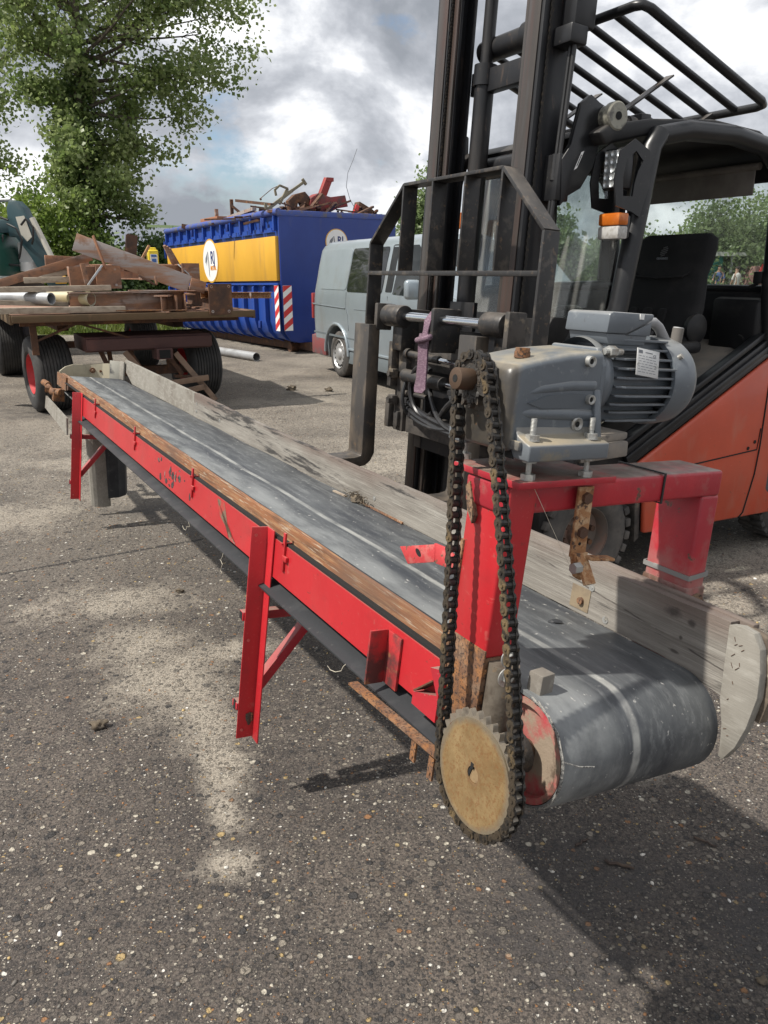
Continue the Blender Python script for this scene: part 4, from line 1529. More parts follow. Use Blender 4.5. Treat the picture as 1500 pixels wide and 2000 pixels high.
# little red flag bracket on the far side of the post
q = MB()
q.prism([(.386, .243), (.350, .218), (.262, .250), (.268, .283)], 0, -.043, -.037, .001)
q.prism([(.272, .284), (.262, .248), (.186, .255), (.186, .275), (.236, .286)], 0, -.042, -.036, .001)
q.bx(-.042, -.02, .183, .188, .225, .275, .001)
flb = q.build('flag_bracket', 'red_chip', conv)
MB().prism([(.318 + .010 * math.cos(a), .2515 + .006 * math.sin(a) + .003 * math.cos(a)) for a in [2 * PI * k / 14 for k in range(14)]], 0, -.0438, -.0428).build('bracket_hole', 'dark', flb)

q = MB()
q.bx(-.052, .492, .080, .190, .392, .444, .007, 3)
q.bx(.440, .492, .080, .190, .06, .395, .007, 3)
arch = q.xf(AX).build('drive_arch', 'red_arch', conv)
q = MB()
q.bx(-.055, .160, .048, .232, .4445, .4565, .0015)
q.xf(AX).build('motor_plate', 'red_arch', arch)
q = MB()
q.bx(.437, .495, .077, .193, .03, .205, .006)
q.xf(AX).build('leg_foot', mat('rusty_pink_paint', (.27, .15, .13), .75, .05, [((.10, .055, .035), 12, .47, .60, .95, U1), ((.40, .08, .08), 6, .55, .66, .7, U1)], (50, .3)), arch)
q = MB()
q.lathe([(0, .02), (-.003, .02), (-.003, .011), (-.016, .011), (-.016, 0)], (.468, .076, .172), (0, 1, 0), 18)
q.xf(AX).build('foot_bolt', 'rust', arch)
# cable ties
def tie(x0, x1, y0, y1, z0, z1, w, axis, mname, nm, tilt=0):
    q = MB()
    if axis == 0:
        q.bx(x0, x1, y0 - .002, y0, z0, z1)
        q.bx(x0, x1, y1, y1 + .002, z0, z1)
        q.bx(x0, x1, y0 - .002, y1 + .002, z1, z1 + .002)
        q.bx(x0, x1, y0 - .002, y1 + .002, z0 - .002, z0)
    else:
        m = Matrix.Rotation(tilt, 3, 'Y')
        c = Vector(((x0 + x1) / 2, 0, (z0 + z1) / 2))
        for (yy) in (y0 - .001, y1 + .001):
            q.box((c.x, yy, c.z), (x1 - x0 + .004, .002, w), m)
        q.bx(x0 - .0025, x0 - .0005, y0 - .002, y1 + .002, c.z + .5 * (x1 - x0) * math.sin(tilt) - w / 2, c.z + .5 * (x1 - x0) * math.sin(tilt) + w / 2)
        q.bx(x1 + .0005, x1 + .0025, y0 - .002, y1 + .002, c.z - .5 * (x1 - x0) * math.sin(tilt) - w / 2, c.z - .5 * (x1 - x0) * math.sin(tilt) + w / 2)
        q.box((x0 + .001, y1 - .03, c.z + .5 * (x1 - x0) * math.sin(tilt)), (.008, .012, .011), None, .001)
    q.xf(AX).build(nm, mname, arch)


tie(.318, .3225, .079, .191, .391, .445, 0, 0, 'hose', 'cable_tie')
tie(.4395, .4925, .0785, .1915, .228, .228, .010, 2, mat('grey_tie', (.22, .215, .205), .5), 'cable_tie', -.10)
# rusty hanging bracket on the near edge of the arch
q = MB()
q.box((.110, .066, .375), (.034, .006, .125), None, .001)
q.prism([(.128, .320), (.094, .320), (.100, .30), (.108, .275), (.120, .268), (.126, .285)], 1, .058, .069, .001)
q.box((.150, .052, .309), (.060, .022, .006), Matrix.Rotation(.12, 3, 'Y'), .0025)
q.bar((.113, .063, .318), (.113, .030, .272), .006, .024, (1, 0, 0))
hb_ = q.xf(AX).build('hanging_bracket', 'rust_orange', arch)
q = MB()
for z in (.418, .357):
    q.hexa((.110, .063, z), (0, -1, 0), .0105, .007)
q.xf(AX).build_each('bracket_bolt', 'rust_dark', hb_)
q = MB()
q.hexa((.088, .050, .297), (1, 0, 0), .010, .016)
q.xf(AX).build('bracket_nut', 'zinc', hb_)
MB().cyl((.1095, .0628, .336), (.1095, .0622, .336), .003, seg=10).xf(AX).build('bracket_hole', 'dark', hb_)
# small grey block on the belt beside the post
MB().box((.028, .012, .102), (.034, .03, .062), Matrix.Rotation(.15, 3, 'Z'), .003).build('guide_block', mat('scuffed_block', (.165, .148, .125), .8, 0, [((.25, .23, .20), 30, .5, .62, .8, U1), ((.16, .10, .06), 9, .6, .7, .7, U1)], (50, .3)), conv)

# sprockets
SPX = -.095
C1 = Vector((SPX, -.003, -.024))
C2 = Vector((SPX, .150, .598))
PITCH_C = .01905


def gear(nteeth, rp, rb, c, t):
    outer, inner = [], []
    rr_ = .0058
    per = 8
    for k in range(nteeth):
        a0 = 2 * PI * k / nteeth
        st = 2 * PI / nteeth
        for j, (f, r_) in enumerate(((0, rp - .0062), (.16, rp - .0052), (.28, rp - .0008), (.38, rp + .0042), (.5, rp + .0062), (.62, rp + .0042), (.72, rp - .0008), (.84, rp - .0052))):
            a = a0 + f * st
            outer.append((c.y + r_ * math.cos(a), c.z + r_ * math.sin(a)))
            inner.append((c.y + rb * math.cos(a), c.z + rb * math.sin(a)))
    return MB().ring(outer, inner, 0, c.x - t / 2, c.x + t / 2)


big = gear(33, PITCH_C / 2 / math.sin(PI / 33), .015, C1, .0105).build('drive_sprocket', 'sprocket_teeth', conv)
q = MB()
q.ring([(C1.y + .0925 * math.cos(a), C1.z + .0925 * math.sin(a)) for a in [2 * PI * k / 64 for k in range(64)]],
       [(C1.y + .0142 * math.cos(a), C1.z + .0142 * math.sin(a)) for a in [2 * PI * k / 64 for k in range(64)]], 0, C1.x - .0085, C1.x - .0050)
q.build('sprocket_face', 'sprocket', big)
q = MB()
q.cyl((C1.x - .0058, C1.y, C1.z), (C1.x + .02, C1.y, C1.z), .0135, seg=32)
q.build('shaft_end', mat('brown_shaft_end', (.26, .18, .095), .6, .05, [((.15, .10, .06), 60, .5, .62, .7, U1)], (90, .3)), big)
MB().bx(C1.x - .0092, C1.x - .003, C1.y + .001, C1.y + .008, C1.z + .0095, C1.z + .019).build('keyway_bore_shade', 'dark', big)
MB().prism([(C1.y + .001, C1.z + .0138), (C1.y + .009, C1.z + .0105), (C1.y + .0138, C1.z + .002), (C1.y + .0132, C1.z - .006), (C1.y + .0105, C1.z - .009), (C1.y + .0085, C1.z - .002), (C1.y + .006, C1.z + .006)], 0, C1.x - .0074, C1.x - .0058).build('keyway_bore_shade', 'dark', big)  # dark crescent painted in for the shade inside the bore

sml = gear(13, PITCH_C / 2 / math.sin(PI / 13), .012, C2, .0105).build('motor_sprocket', 'grease', conv)
q = MB()
q.cyl((C2.x - .036, C2.y, C2.z), (C2.x - .002, C2.y, C2.z), .0175, seg=26, bev=.0015)
q.build('shaft_stub', 'shaft', sml)
MB().cyl((C2.x - .0366, C2.y, C2.z), (C2.x - .030, C2.y, C2.z), .0062, seg=16).build('shaft_bore', 'dark', sml)
q = MB()
rnd = random.Random(5)
for k in range(60):
    a = rnd.uniform(0, 2 * PI)
    r_ = rnd.uniform(.018, .036)
    q.ball((C2.x - .0055, C2.y + r_ * math.cos(a), C2.z + r_ * math.sin(a)), rnd.uniform(.003, .006), 1, (.5, 1, 1), .3, k)
q.build('grease_lumps', 'grease', sml)

# chain path: wraps both sprockets; strands hang slightly slack
r1, r2 = PITCH_C / 2 / math.sin(PI / 33), PITCH_C / 2 / math.sin(PI / 13)
a1, a2 = Vector((C1.y, C1.z)), Vector((C2.y, C2.z))
D = (a2 - a1).length
th = math.atan2((a2 - a1).y, (a2 - a1).x)
ph = math.acos((r1 - r2) / D)


def on(c, r_, a):
    return Vector((c.x + r_ * math.cos(a), c.y + r_ * math.sin(a)))


path = []
aL, aR = th + ph, th - ph          # contact angles
for k in range(61):
    path.append(on(a1, r1, aL + (2 * PI - 2 * ph) * k / 60))
pA, pB = on(a1, r1, aR), on(a2, r2, aR)
for k in range(1, 40):
    f = k / 40
    path.append(pA.lerp(pB, f) + Vector((-.006, 0)) * 4 * f * (1 - f))
for k in range(31):
    path.append(on(a2, r2, aR + 2 * ph * k / 30))
pA, pB = on(a2, r2, aL), on(a1, r1, aL)
for k in range(1, 40):
    f = k / 40
    path.append(pA.lerp(pB, f) + Vector((-.010, 0)) * 4 * f * (1 - f))
seg = [(path[(i + 1) % len(path)] - path[i]).length for i in range(len(path))]
tot = sum(seg)
nl = int(round(tot / PITCH_C / 2)) * 2
pins = []
i, acc = 0, 0.0
for k in range(nl):
    s_ = tot * k / nl
    while acc + seg[i] < s_:
        acc += seg[i]
        i += 1
    pins.append(path[i].lerp(path[(i + 1) % len(path)], (s_ - acc) / max(seg[i], 1e-9)))
ch, cp = MB(), MB()


def plate(bm_, p, r_, x0, x1, R_=.0083):
    d = (r_ - p).normalized()
    nrm = Vector((-d.y, d.x))
    out = []
    L = (r_ - p).length
    for a in (90, 130, 180, 230, 270):
        out.append(p + d * R_ * math.cos(R(a)) + nrm * R_ * math.sin(R(a)))
    out.append(p + d * L * .5 - nrm * R_ * .66)
    for a in (270, 320, 0, 40, 90):
        out.append(r_ + d * R_ * math.cos(R(a)) + nrm * R_ * math.sin(R(a)))
    out.append(p + d * L * .5 + nrm * R_ * .66)
    bm_.prism([(v.x, v.y) for v in out], 0, x0, x1)


for k in range(nl):
    p, r_ = pins[k], pins[(k + 1) % nl]
    w = .0085 if k % 2 else .0062
    tgt = cp if k % 2 else ch
    plate(cp if k % 2 else ch, p, r_, SPX - w - .0022, SPX - w)
    plate(ch, p, r_, SPX + w, SPX + w + .0022)
    ch.cyl((SPX - .0060, p.x, p.y), (SPX + .0060, p.x, p.y), .0062, seg=10)
    cp.cyl((SPX - .0125, p.x, p.y), (SPX - .0085, p.x, p.y), .0030, seg=8)
chain_o = ch.build('drive_chain', 'chain', conv)
cp.build('outer_plates', 'chain_plate', chain_o)

# ---- geared motor
gm = MB()
Y0, Y1 = .078, .222
YC = .150
ZC = .612
# housing drawn as rounded sections along the shaft, widening towards the motor flange
def rsec(x, y0, y1, z0, z1, r_, n=6):
    pts = []
    for cy, cz, a0 in ((y1 - r_, z1 - r_, 0), (y0 + r_, z1 - r_, 90), (y0 + r_, z0 + r_, 180), (y1 - r_, z0 + r_, 270)):
        for k in range(n + 1):
            a = R(a0 + 90 * k / n)
            pts.append((x, cy + r_ * math.cos(a), cz + r_ * math.sin(a)))
    return pts


secs = [rsec(-.068, .086, .214, .506, .624, .016), rsec(-.062, .080, .220, .500, .633, .013), rsec(-.040, .079, .221, .500, .640, .011), rsec(.0, .079, .221, .500, .648, .011),
        rsec(.05, .078, .222, .500, .657, .012), rsec(.121, .078, .222, .500, .663, .012)]
rg = [[gm.bm.verts.new(p) for p in sc_] for sc_ in secs]
for a, b_ in zip(rg, rg[1:]):
    for k in range(len(a)):
        gm.bm.faces.new((a[k], a[(k + 1) % len(a)], b_[(k + 1) % len(a)], b_[k]))
gm.bm.faces.new(rg[0])
gm.bm.faces.new(list(reversed(rg[-1])))
bmesh.ops.recalc_face_normals(gm.bm, faces=gm.bm.faces)
gm.lathe([(0, .044), (-.006, .042), (-.010, .030), (-.012, .026), (-.012, 0)], (-.064, YC, .598), (1, 0, 0), 30)
gearbox = gm.xf(AX).build('gear_motor', 'housing', conv, 50)
# feet: flared skirt that carries the bolts
for (ya, yb, yc) in ((.040, .052, .092), (.260, .248, .208)):
    q = MB()
    lo, hi = min(ya, yb), max(ya, yb)
    q.prism([(ya, .490), (ya, .5165), (yb, .520), ((yb + yc) / 2, .528), (yc, .560), (yc, .490)], 0, -.048, .124, .003)
    q.xf(AX).build('motor_foot', 'motor_oily', gearbox, 45)
q = MB()
q.bx(-.056, -.047, .058, .20, .505, .520, .003)
q.xf(AX).build('foot_web', 'housing', gearbox)
MB().prism([(.075, .489), (.105, .489), (.110, .500), (.10, .5065), (.085, .505)], 0, -.0492, -.0478).xf(AX).build('foot_pocket', 'dark', gearbox)
# raised ribs, and a casting recess shown by shade put into the colour
q = MB()
q.prism([(-.030, .578), (.012, .590), (.062, .594), (.092, .593), (.092, .572), (.06, .569), (.0, .569)], 1, Y0 - .0012, Y0 + .004)
q.xf(AX).build('recess_shade', mat('recess_shade_grey', (.085, .098, .112), .45), gearbox)
q = MB()
q.tube([(-.050, Y0 + .009, .562), (-.02, Y0 + .0075, .561), (.05, Y0 + .0072, .559), (.112, Y0 + .0070, .557)], [.006, .010, .012, .012], 14)
q.tube([(-.050, Y0 + .009, .588), (.0, Y0 + .0075, .600), (.06, Y0 + .0072, .606), (.112, Y0 + .0070, .606)], [.006, .009, .011, .011], 14)
q.xf(AX).build_each('housing_rib', 'motor', gearbox, 60)
q = MB()
q.prism([(Y0 + .006, .60), (Y0 - .002, .60), (Y0 - .018, .520), (Y0 + .006, .515)], 0, .110, .124, .002)
q.xf(AX).build('housing_rib', 'motor', gearbox, 60)
q = MB()
for x, z, r_ in ((.090, .646, .009), (.100, .584, .008)):
    q.lathe([(0.004, 0.0), (0.004, r_ * .5), (-.007, r_ * .5), (-.009, r_ * .7), (-.009, r_), (.004, r_)], (x, Y0, z), (0, 1, 0), 18)
q.lathe([(.002, 0.0), (.002, .0045), (-.003, .005), (-.005, .010), (-.003, .0125), (.003, .0125)], (.080, Y0, .543), (0, 1, 0), 22)
q.xf(AX).build_each('plug_screw', 'zinc', gearbox)
q = MB()
for x, z in ((.090, .646), (.100, .584)):
    q.cyl((x, Y0 - .0068, z), (x, Y0 + .001, z), .0042, seg=12)
q.cyl((.080, Y0 - .0034, .543), (.080, Y0 + .001, .543), .0044, seg=12)
q.xf(AX).build_each('plug_socket', 'dark', gearbox)
q = MB()
q.cyl((-.012, .125, .645), (-.012, .125, .655), .013, seg=14)
q.hexa((-.012, .125, .654), (0, 0, 1), .012, .007)
q.xf(AX).build('breather_plug', 'rust', gearbox)
# jacking bolts under the feet
for (x, y) in ((-.026, .062), (.098, .060), (-.022, .240), (.100, .240)):
    q = MB()
    q.cyl((x, y, .4575), (x, y, .556), .0046, seg=12)
    for k in range(9):
        q.lathe([(0, .0044), (.0009, .0052), (.0018, .0044)], (x, y, .536 + k * .0021), (0, 0, 1), 12)
    q.hexa((x, y, .5215), (0, 0, 1), .0115, .009)
    q.lathe([(0, .005), (0, .0125), (.0018, .0125), (.0018, .005)], (x, y, .5205), (0, 0, 1), 18)
    q.hexa((x, y, .4570), (0, 0, 1), .0120, .010)
    q.lathe([(0, .005), (0, .0115), (.004, .0115), (.004, .005)], (x, y, .4858), (0, 0, 1), 18)
    q.xf(AX).build('foot_bolt', 'zinc', gearbox)
# flange, bell and finned motor
q = MB()
q.prism([(.082, .500), (.215, .500), (.222, .56), (.222, .64), (.205, .668), (.095, .668), (.078, .64), (.078, .56)], 0, .1215, .133, .003)
q.lathe([(.0, .070), (.010, .072), (.018, .069), (.028, .066), (.032, .062), (.032, 0)], (.131, YC, ZC), (1, 0, 0), 40)
fl = q.xf(AX).build('motor_flange', 'motor', gearbox, 45)
q = MB()
q.cyl((.142, YC - .060, ZC + .050), (.160, YC - .058, ZC + .050), .010, seg=6)
q.cyl((.134, YC - .060, ZC + .050), (.178, YC - .057, ZC + .050), .0055, seg=10)
q.xf(AX).build('flange_bolt', 'zinc', fl)
q = MB()
q.cyl((.158, YC, ZC), (.315, YC, ZC), .056, seg=40)
for k in range(10):
    dz = -.070 + k * .0155
    w = math.sqrt(max(.0, .0745 ** 2 - dz ** 2)) if abs(dz) > .03 else .0735
    w = max(w, .044) + .003
    e = .166 if abs(dz) < .05 else .178
    for s in (1, -1):
        q.prism([(e + .012, YC), (e, YC + s * w * .86), (e + .014, YC + s * w), (.302, YC + s * w), (.306, YC)], 2, ZC + dz - .0019, ZC + dz + .0019, .0006)
for k in range(5):
    dy = -.03 + k * .015
    q.bx(.173, .306, YC + dy - .0018, YC + dy + .0018, ZC - .072, ZC + .070, .0008)
q.xf(AX).build('motor_fins', 'motor', gearbox)
q = MB()
q.lathe([(.296, .072), (.296, .0800), (.302, .0808), (.330, .0808), (.350, .0785), (.363, .072), (.369, .060), (.371, .02), (.371, 0)], (0, YC, ZC - .002), (1, 0, 0), 48)
q.lathe([(.296, .072), (.33, .070)], (0, YC, ZC - .002), (1, 0, 0), 48)
fc = q.xf(AX).build('fan_cover', 'motor', gearbox, 40)
q = MB()
q.cyl((.314, YC - .0635, ZC + .044), (.316, YC - .070, ZC + .0485), .005, seg=12)
q.xf(AX).build('cover_screw', 'zinc', fc)
# terminal box with sloping seam, conduit
TB = AX @ Matrix.Translation((.196, .150, .690)) @ Matrix.Diagonal((.86, .92, .95, 1)) @ Matrix.Translation((-.196, -.150, -.684))
q = MB()
q.bx(.152, .238, .105, .195, .655, .676, .004)
q.prism([(.140, .686), (.256, .686), (.250, .666), (.148, .666)], 1, .100, .200, .003)
tb = q.xf(TB).build('terminal_box', 'motor', gearbox)
q = MB()
q.prism([(.134, .686), (.190, .686), (.258, .712), (.262, .7235), (.146, .7235), (.137, .720)], 1, .094, .206, .004)
q.xf(TB).build('box_lid', 'motor', tb)
q = MB()
q.prism([(.193, .6845), (.258, .6845), (.258, .7095)], 1, .096, .204, .001)
q.xf(TB).build('box_side', 'motor', tb)
MB().bx(.218, .230, .0925, .0945, .713, .7225).xf(TB).build('box_clip', 'white', tb)
q = MB()
q.cyl((.256, .135, .702), (.276, .135, .702), .014, seg=18)
q.hexa((.262, .135, .702), (1, 0, 0), .0165, .008)
q.xf(TB).build('cable_gland', 'zinc', tb)
q = MB()
q.tube([(.274, .135, .702), (.292, .135, .709), (.310, .135, .709), (.326, .134, .701), (.340, .132, .686), (.352, .130, .672), (.364, .128, .664), (.374, .127, .664)], .0100, 12)
q.xf(TB).build('conduit', mat('grey_conduit', (.24, .24, .245), .45), tb)
q = MB()
q.cyl((.376, .127, .658), (.379, .127, .702), .0115, seg=16)
q.xf(TB).build('conduit_stub', mat('grey_brown_cable', (.13, .118, .105), .5), tb)
MB().cyl((.3788, .127, .7015), (.3790, .127, .7035), .0102, seg=14).xf(TB).build('cable_end', 'alu', tb)
# rating plate with rows of fine print
PM = Matrix.Translation((.222, YC - .0775, ZC + .034)) @ Matrix.Rotation(R(7), 4, 'Y') @ Matrix.Rotation(R(-12), 4, 'X')
q = MB()
q.box((0, 0, 0), (.056, .0012, .046), None, .0004)
npl = q.xf(AX @ PM).build('rating_plate', 'alu', gearbox)
q = MB()
q.bx(-.025, -.015, -.0011, -.0007, .0145, .0200)
rnd = random.Random(9)
for k in range(7):
    z = .010 - k * .0045
    x = -.024
    while x < .020:
        w = rnd.uniform(.004, .010)
        q.bx(x, min(x + w, .024), -.0010, -.0007, z, z + .0009)
        x += w + rnd.uniform(.002, .004)
q.bx(-.008, .010, -.0011, -.0007, .0165, .0180)
pr_ = q.xf(AX @ PM).build('plate_print', 'grey_print', npl)
pr_['kind'] = 'stuff'
q = MB()
for x in (-.024, .022):
    q.cyl((x, -.0016, -.003), (x, .001, -.003), .0025, seg=10)
q.xf(AX @ PM).build_each('plate_rivet', 'zinc', npl)
t_ = text_mesh('plate_mark', 'CE', .0065, 'grey_print', npl, AX @ PM @ face_m((.016, -.0010, .0135), (1, 0, 0), (0, 0, 1)), .0001)
# cobweb thread
MB().tube([AX @ Vector((-.03, .06, .47)), AX @ Vector((.03, .057, .38)), AX @ Vector((.08, .052, .305))], .0004, 4).build('loose_thread', 'straw', conv)
# scraps lying on the belt: not part of the machine
def on_belt(x, y, z):
    return CO + CB * x + CA * y + CN * z


q = MB()
rnd = random.Random(21)
for k in range(70):
    c_ = on_belt(BW - .02 + rnd.gauss(0, .008), 1.30 + rnd.gauss(0, .03), BR + .002 + abs(rnd.gauss(0, .012)))
    d_ = Vector((rnd.gauss(0, 1), rnd.gauss(0, 1), rnd.gauss(0, .5))).normalized() * .014
    q.tube([c_ - d_, c_ + Vector((0, 0, .002)), c_ + d_], .0012, 4)
q.ball(on_belt(BW - .017, 1.30, BR + .008), .016, 2, (1.2, 1.6, .9), .4, 3)
tag(q.build('straw_clump', 'clay'), 'dark clump of straw and dirt on the belt against the grey plank', 'debris')
q = MB()
q.bar(on_belt(BW - .028, 1.44, BR + .004), on_belt(BW - .022, 1.36, BR + .004), .010, .005, CN)
tag(q.build('wood_sliver', 'timber'), 'thin pale wood sliver on the belt beside the straw clump', 'wood sliver')
q = MB()
q.bar(on_belt(BW - .012, 1.34, BR + .004), on_belt(BW - .008, 1.02, BR + .004), .006, .005, CN)
tag(q.build('wood_sliver', 'oak'), 'long thin brown wood sliver along the foot of the grey plank', 'wood sliver')
q = MB()
q.ball(on_belt(.285, .255, BR + .002), .009, 2, (1.6, .9, .4), .3, 8)
tag(q.build('rubber_crumb', 'rubber_dark'), 'small black rubber crumb on the belt near the plank end', 'debris')
# ================================================================== FORKLIFT (x across towards the near side, y to the rear, z up)
fk = thing('forklift', 'orange and black counterbalance forklift with open cab, carrying the conveyor on its forks', 'forklift', (.387, 3.74, 0), math.atan2(-.8662, .4997))
MT = Matrix.Translation((0, .15, .3)) @ Matrix.Rotation(-R(4.2), 4, 'X') @ Matrix.Translation((0, -.15, -.3))
XC = -.09


def fb(q, name, m, parent=fk, xf=MT, angle=35):
    if xf is not None:
        q.xf(xf)
    return q.build(name, m, parent, angle)


def fe(q, name, m, parent=fk, xf=MT, angle=35):
    if xf is not None:
        q.xf(xf)
    return q.build_each(name, m, parent, angle)


# ---- mast
q = MB()
YM = -.045
for s in (1, -1):
    X = lambda v: XC + s * v
    # outer channel: web outside, flanges front and rear
    q.bx(X(.365), X(.39), YM + .03, YM + .16, .22, 3.05, .002)
    q.bx(X(.29), X(.39), YM + .00, YM + .03, .22, 3.05, .002)
    q.bx(X(.30), X(.365), YM + .14, YM + .16, .22, 3.05, .002)
    # inner channel
    q.bx(X(.315), X(.335), YM + .045, YM + .13, .30, 3.15, .002)
    q.bx(X(.245), X(.335), YM + .03, YM + .045, .30, 3.15, .002)
    q.bx(X(.26), X(.315), YM + .115, YM + .13, .30, 3.15, .002)
columns = fe(q, 'mast', 'mast')
mast = columns[0]
for c_ in columns[1:]:
    c_.name = 'mast_column'
q = MB()
for s in (1, -1):
    X = lambda v: XC + s * v
    q.bx(X(.300), X(.372), YM - .006, YM - .0003, .30, 3.05, .001)
    q.bx(X(.250), X(.283), YM + .018, YM + .0297, .32, 3.15, .001)
fe(q, 'mast_rail', 'mast_face', mast)
q = MB()
for s in (1, -1):
    x_ = XC + s * (.19 if s > 0 else .17)
    y_ = .10
    q.cyl((x_, y_, .35), (x_, y_, 2.35), .046, seg=22)
    q.cyl((x_, y_, 2.35), (x_, y_, 3.1), .030, seg=18)
    q.cyl((x_, y_, 2.33), (x_, y_, 2.42), .055, seg=22)
fe(q, 'lift_cylinder', 'mast', mast)
q = MB()
q.bx(XC - .26, XC + .26, .085, .135, 2.30, 2.40, .004)
q.bx(XC - .28, XC + .28, .10, .16, .50, .66, .004)
q.bx(XC - .28, XC + .28, .10, .16, 2.78, 2.90, .004)
fe(q, 'mast_crossbar', 'mast', mast)
q = MB()
q.cyl((XC - .24, .20, 1.99), (XC + .30, .20, 1.99), .050, seg=22)
q.cyl((XC + .08, .20, 1.99), (XC + .13, .20, 1.99), .060, seg=22)
q.tube([(XC + .12, .18, 2.04), (XC + .13, .18, 2.07), (XC + .155, .18, 2.07)], .02, 8)
q.cyl((XC - .26, .15, 2.50), (XC + .26, .15, 2.50), .05, seg=22)
q.cyl((XC + .06, .15, 2.50), (XC + .12, .15, 2.50), .062, seg=22)
fe(q, 'hydraulic_tube', 'mast', mast)
# leaf chains running up the rails
for s in (1, -1):
    q = MB()
    for k in range(150):
        z = .85 + k * .0148
        q.box((XC + s * .290, YM + .012 + (.0012 if k % 2 else -.0012), z), (.009, .012, .0132), None)
        q.cyl((XC + s * .283, YM + .012, z), (XC + s * .297, YM + .012, z), .0032, seg=6)
    fb(q, 'leaf_chain', 'chain', mast)
    q = MB()
    for k in range(150):
        z = .85 + k * .0148
        q.box((XC + s * .395, YM + .035 + (.0012 if k % 2 else -.0012), z), (.006, .013, .0152), None)
    fb(q, 'leaf_chain', 'chain', mast)
q = MB()
for dx in (0, .022):
    q.tube([(XC + .455 + dx, .055, 2.36), (XC + .445 + dx * .9, .052, 1.9), (XC + .438 + dx * .5, .045, 1.45), (XC + .435, .04, 1.0), (XC + .425, .04, .7)], .0095, 8)
for (a, b) in ((1.86, 1.96), (1.30, 1.36)):
    q.cyl((XC + .447, .05, a), (XC + .447, .05, b), .017, seg=12)
q.tube([(XC - .415, -.02, 3.0), (XC - .41, -.02, 2.2), (XC - .415, -.02, 1.5), (XC - .41, -.02, .8)], .010, 8)
fe(q, 'mast_hose', 'hose', mast)
q = MB()
q.bx(XC + .392, XC + .50, .01, .10, 2.36, 2.43, .008)
q.bx(XC + .395, XC + .48, .04, .15, 2.43, 2.60, .01)
fb(q, 'hose_clamp', 'black_paint', mast)
q = MB()
for k, (a_, b_, c_) in enumerate(((.13, .02, 1.72), (.10, -.03, 1.62), (.16, .07, 1.66), (.05, .10, 1.50), (-.02, .05, 1.42))):
    q.tube([(XC + a_ + .02, .30, c_ + .25), (XC + a_, .30 + .02 * k, c_), (XC + (a_ + b_) / 2, .31 + .02 * k, (c_ + 1.0) / 2), (XC + b_, .30 + .02 * k, .95), (XC + b_ - .02, .28, .75)], .011, 7)
fe(q, 'mast_hose', 'hose', mast)
# side brackets for the tilt rods
q = MB()
for s in (1, -1):
    x0 = XC + s * .46
    q.prism([(.07, 1.76), (.05, 1.94), (.09, 2.00), (.12, 2.16), (.17, 2.20), (.24, 2.17), (.25, 2.04), (.225, 1.93), (.17, 1.84), (.10, 1.80)], 0, x0, x0 + s * .025, .003)
    q.bx(XC + s * .392, x0 + s * .02, .04, .11, 1.78, 1.96, .003)
fe(q, 'mast_bracket', 'black_paint', mast)
q = MB()
q.prism([(.120, 1.905), (.136, 1.915), (.165, 1.985), (.150, 1.978)], 0, XC + .4852, XC + .4858)
mk = fb(q, 'bracket_mark', 'white', mast)
MB().prism([(.130, 1.920), (.136, 1.924), (.155, 1.970), (.149, 1.967)], 0, XC + .486, XC + .4864).xf(MT).build('mark_centre', 'black_paint', mk)
q = MB()
q.lathe([(-.03, .046), (.03, .048), (.046, .048), (.050, .056), (.080, .056), (.085, .050), (.085, 0)], (XC + .47, .265, 2.125), (1, 0, 0), 30)
wk = fb(q, 'tilt_bearing', mat('ivory_bearing_cap', (.26, .25, .205), .45, .1, [((.06, .055, .05), 16, .5, .62, .85, U1)], (40, .1)), mast)
MB().lathe([(.0845, .016), (.088, .016), (.088, .008), (.089, 0)], (XC + .47, .265, 2.125), (1, 0, 0), 20).xf(MT).build('bearing_pin', 'dark', wk)
q = MB()
q.tube([(XC + .47, .29, 2.125), (XC + .47, .50, 2.13), (XC + .47, .62, 2.13)], [.022, .022, .026], 12)
q.tube([(XC + .47, .40, 2.128), (XC + .47, .44, 2.128)], .032, 12)
fb(q, 'tilt_rod', 'steel_dusty', mast)

# ---- carriage with side shifter
q = MB()
q.bx(-.36, .62, -.19, -.13, 1.02, 1.14, .004)
q.bx(-.40, .66, -.20, -.13, .70, .80, .004)
q.bx(-.36, -.27, -.22, -.10, .70, 1.30, .004)
q.bx(.50, .60, -.22, -.10, .70, 1.30, .004)
q.bx(XC - .20, XC - .14, -.13, .03, .62, 1.18, .004)
q.bx(XC + .14, XC + .20, -.13, .03, .62, 1.18, .004)
q.bx(-.46, -.43, -.31, -.22, 1.19, 1.32, .006)
q.bx(.575, .605, -.31, -.22, 1.17, 1.32, .006)
carr = fb(q, 'carriage', 'steel_dusty')
q = MB()
q.bx(-.30, .50, -.125, -.095, .62, 1.22)
q.bx(-.25, -.05, .0, .02, .80, 1.35)
fe(q, 'carriage_plate', 'mast', carr)
MB().cyl((-.45, -.275, 1.265), (.58, -.275, 1.265), .0225, seg=22).xf(MT).build('slide_rod', 'chrome', carr)
q = MB()
q.cyl((-.38, -.275, 1.265), (-.22, -.275, 1.265), .052, seg=28, bev=.008)
q.cyl((.42, -.275, 1.265), (.56, -.275, 1.265), .050, seg=28, bev=.008)
q.bx(-.34, -.25, -.27, -.17, 1.10, 1.26, .01)
q.bx(.47, .56, -.27, -.17, 1.10, 1.26, .01)
q.bx(.07, .10, -.325, -.17, 1.12, 1.315, .012)
fe(q, 'slide_bearing', 'steel_worn', carr, angle=40)
q = MB()
q.cyl((-.24, -.24, 1.09), (.05, -.24, 1.085), .018, seg=14)
q.cyl((-.23, -.24, 1.09), (-.205, -.24, 1.09), .027, seg=14)
q.cyl((.24, -.24, 1.075), (.40, -.24, 1.07), .032, seg=18)
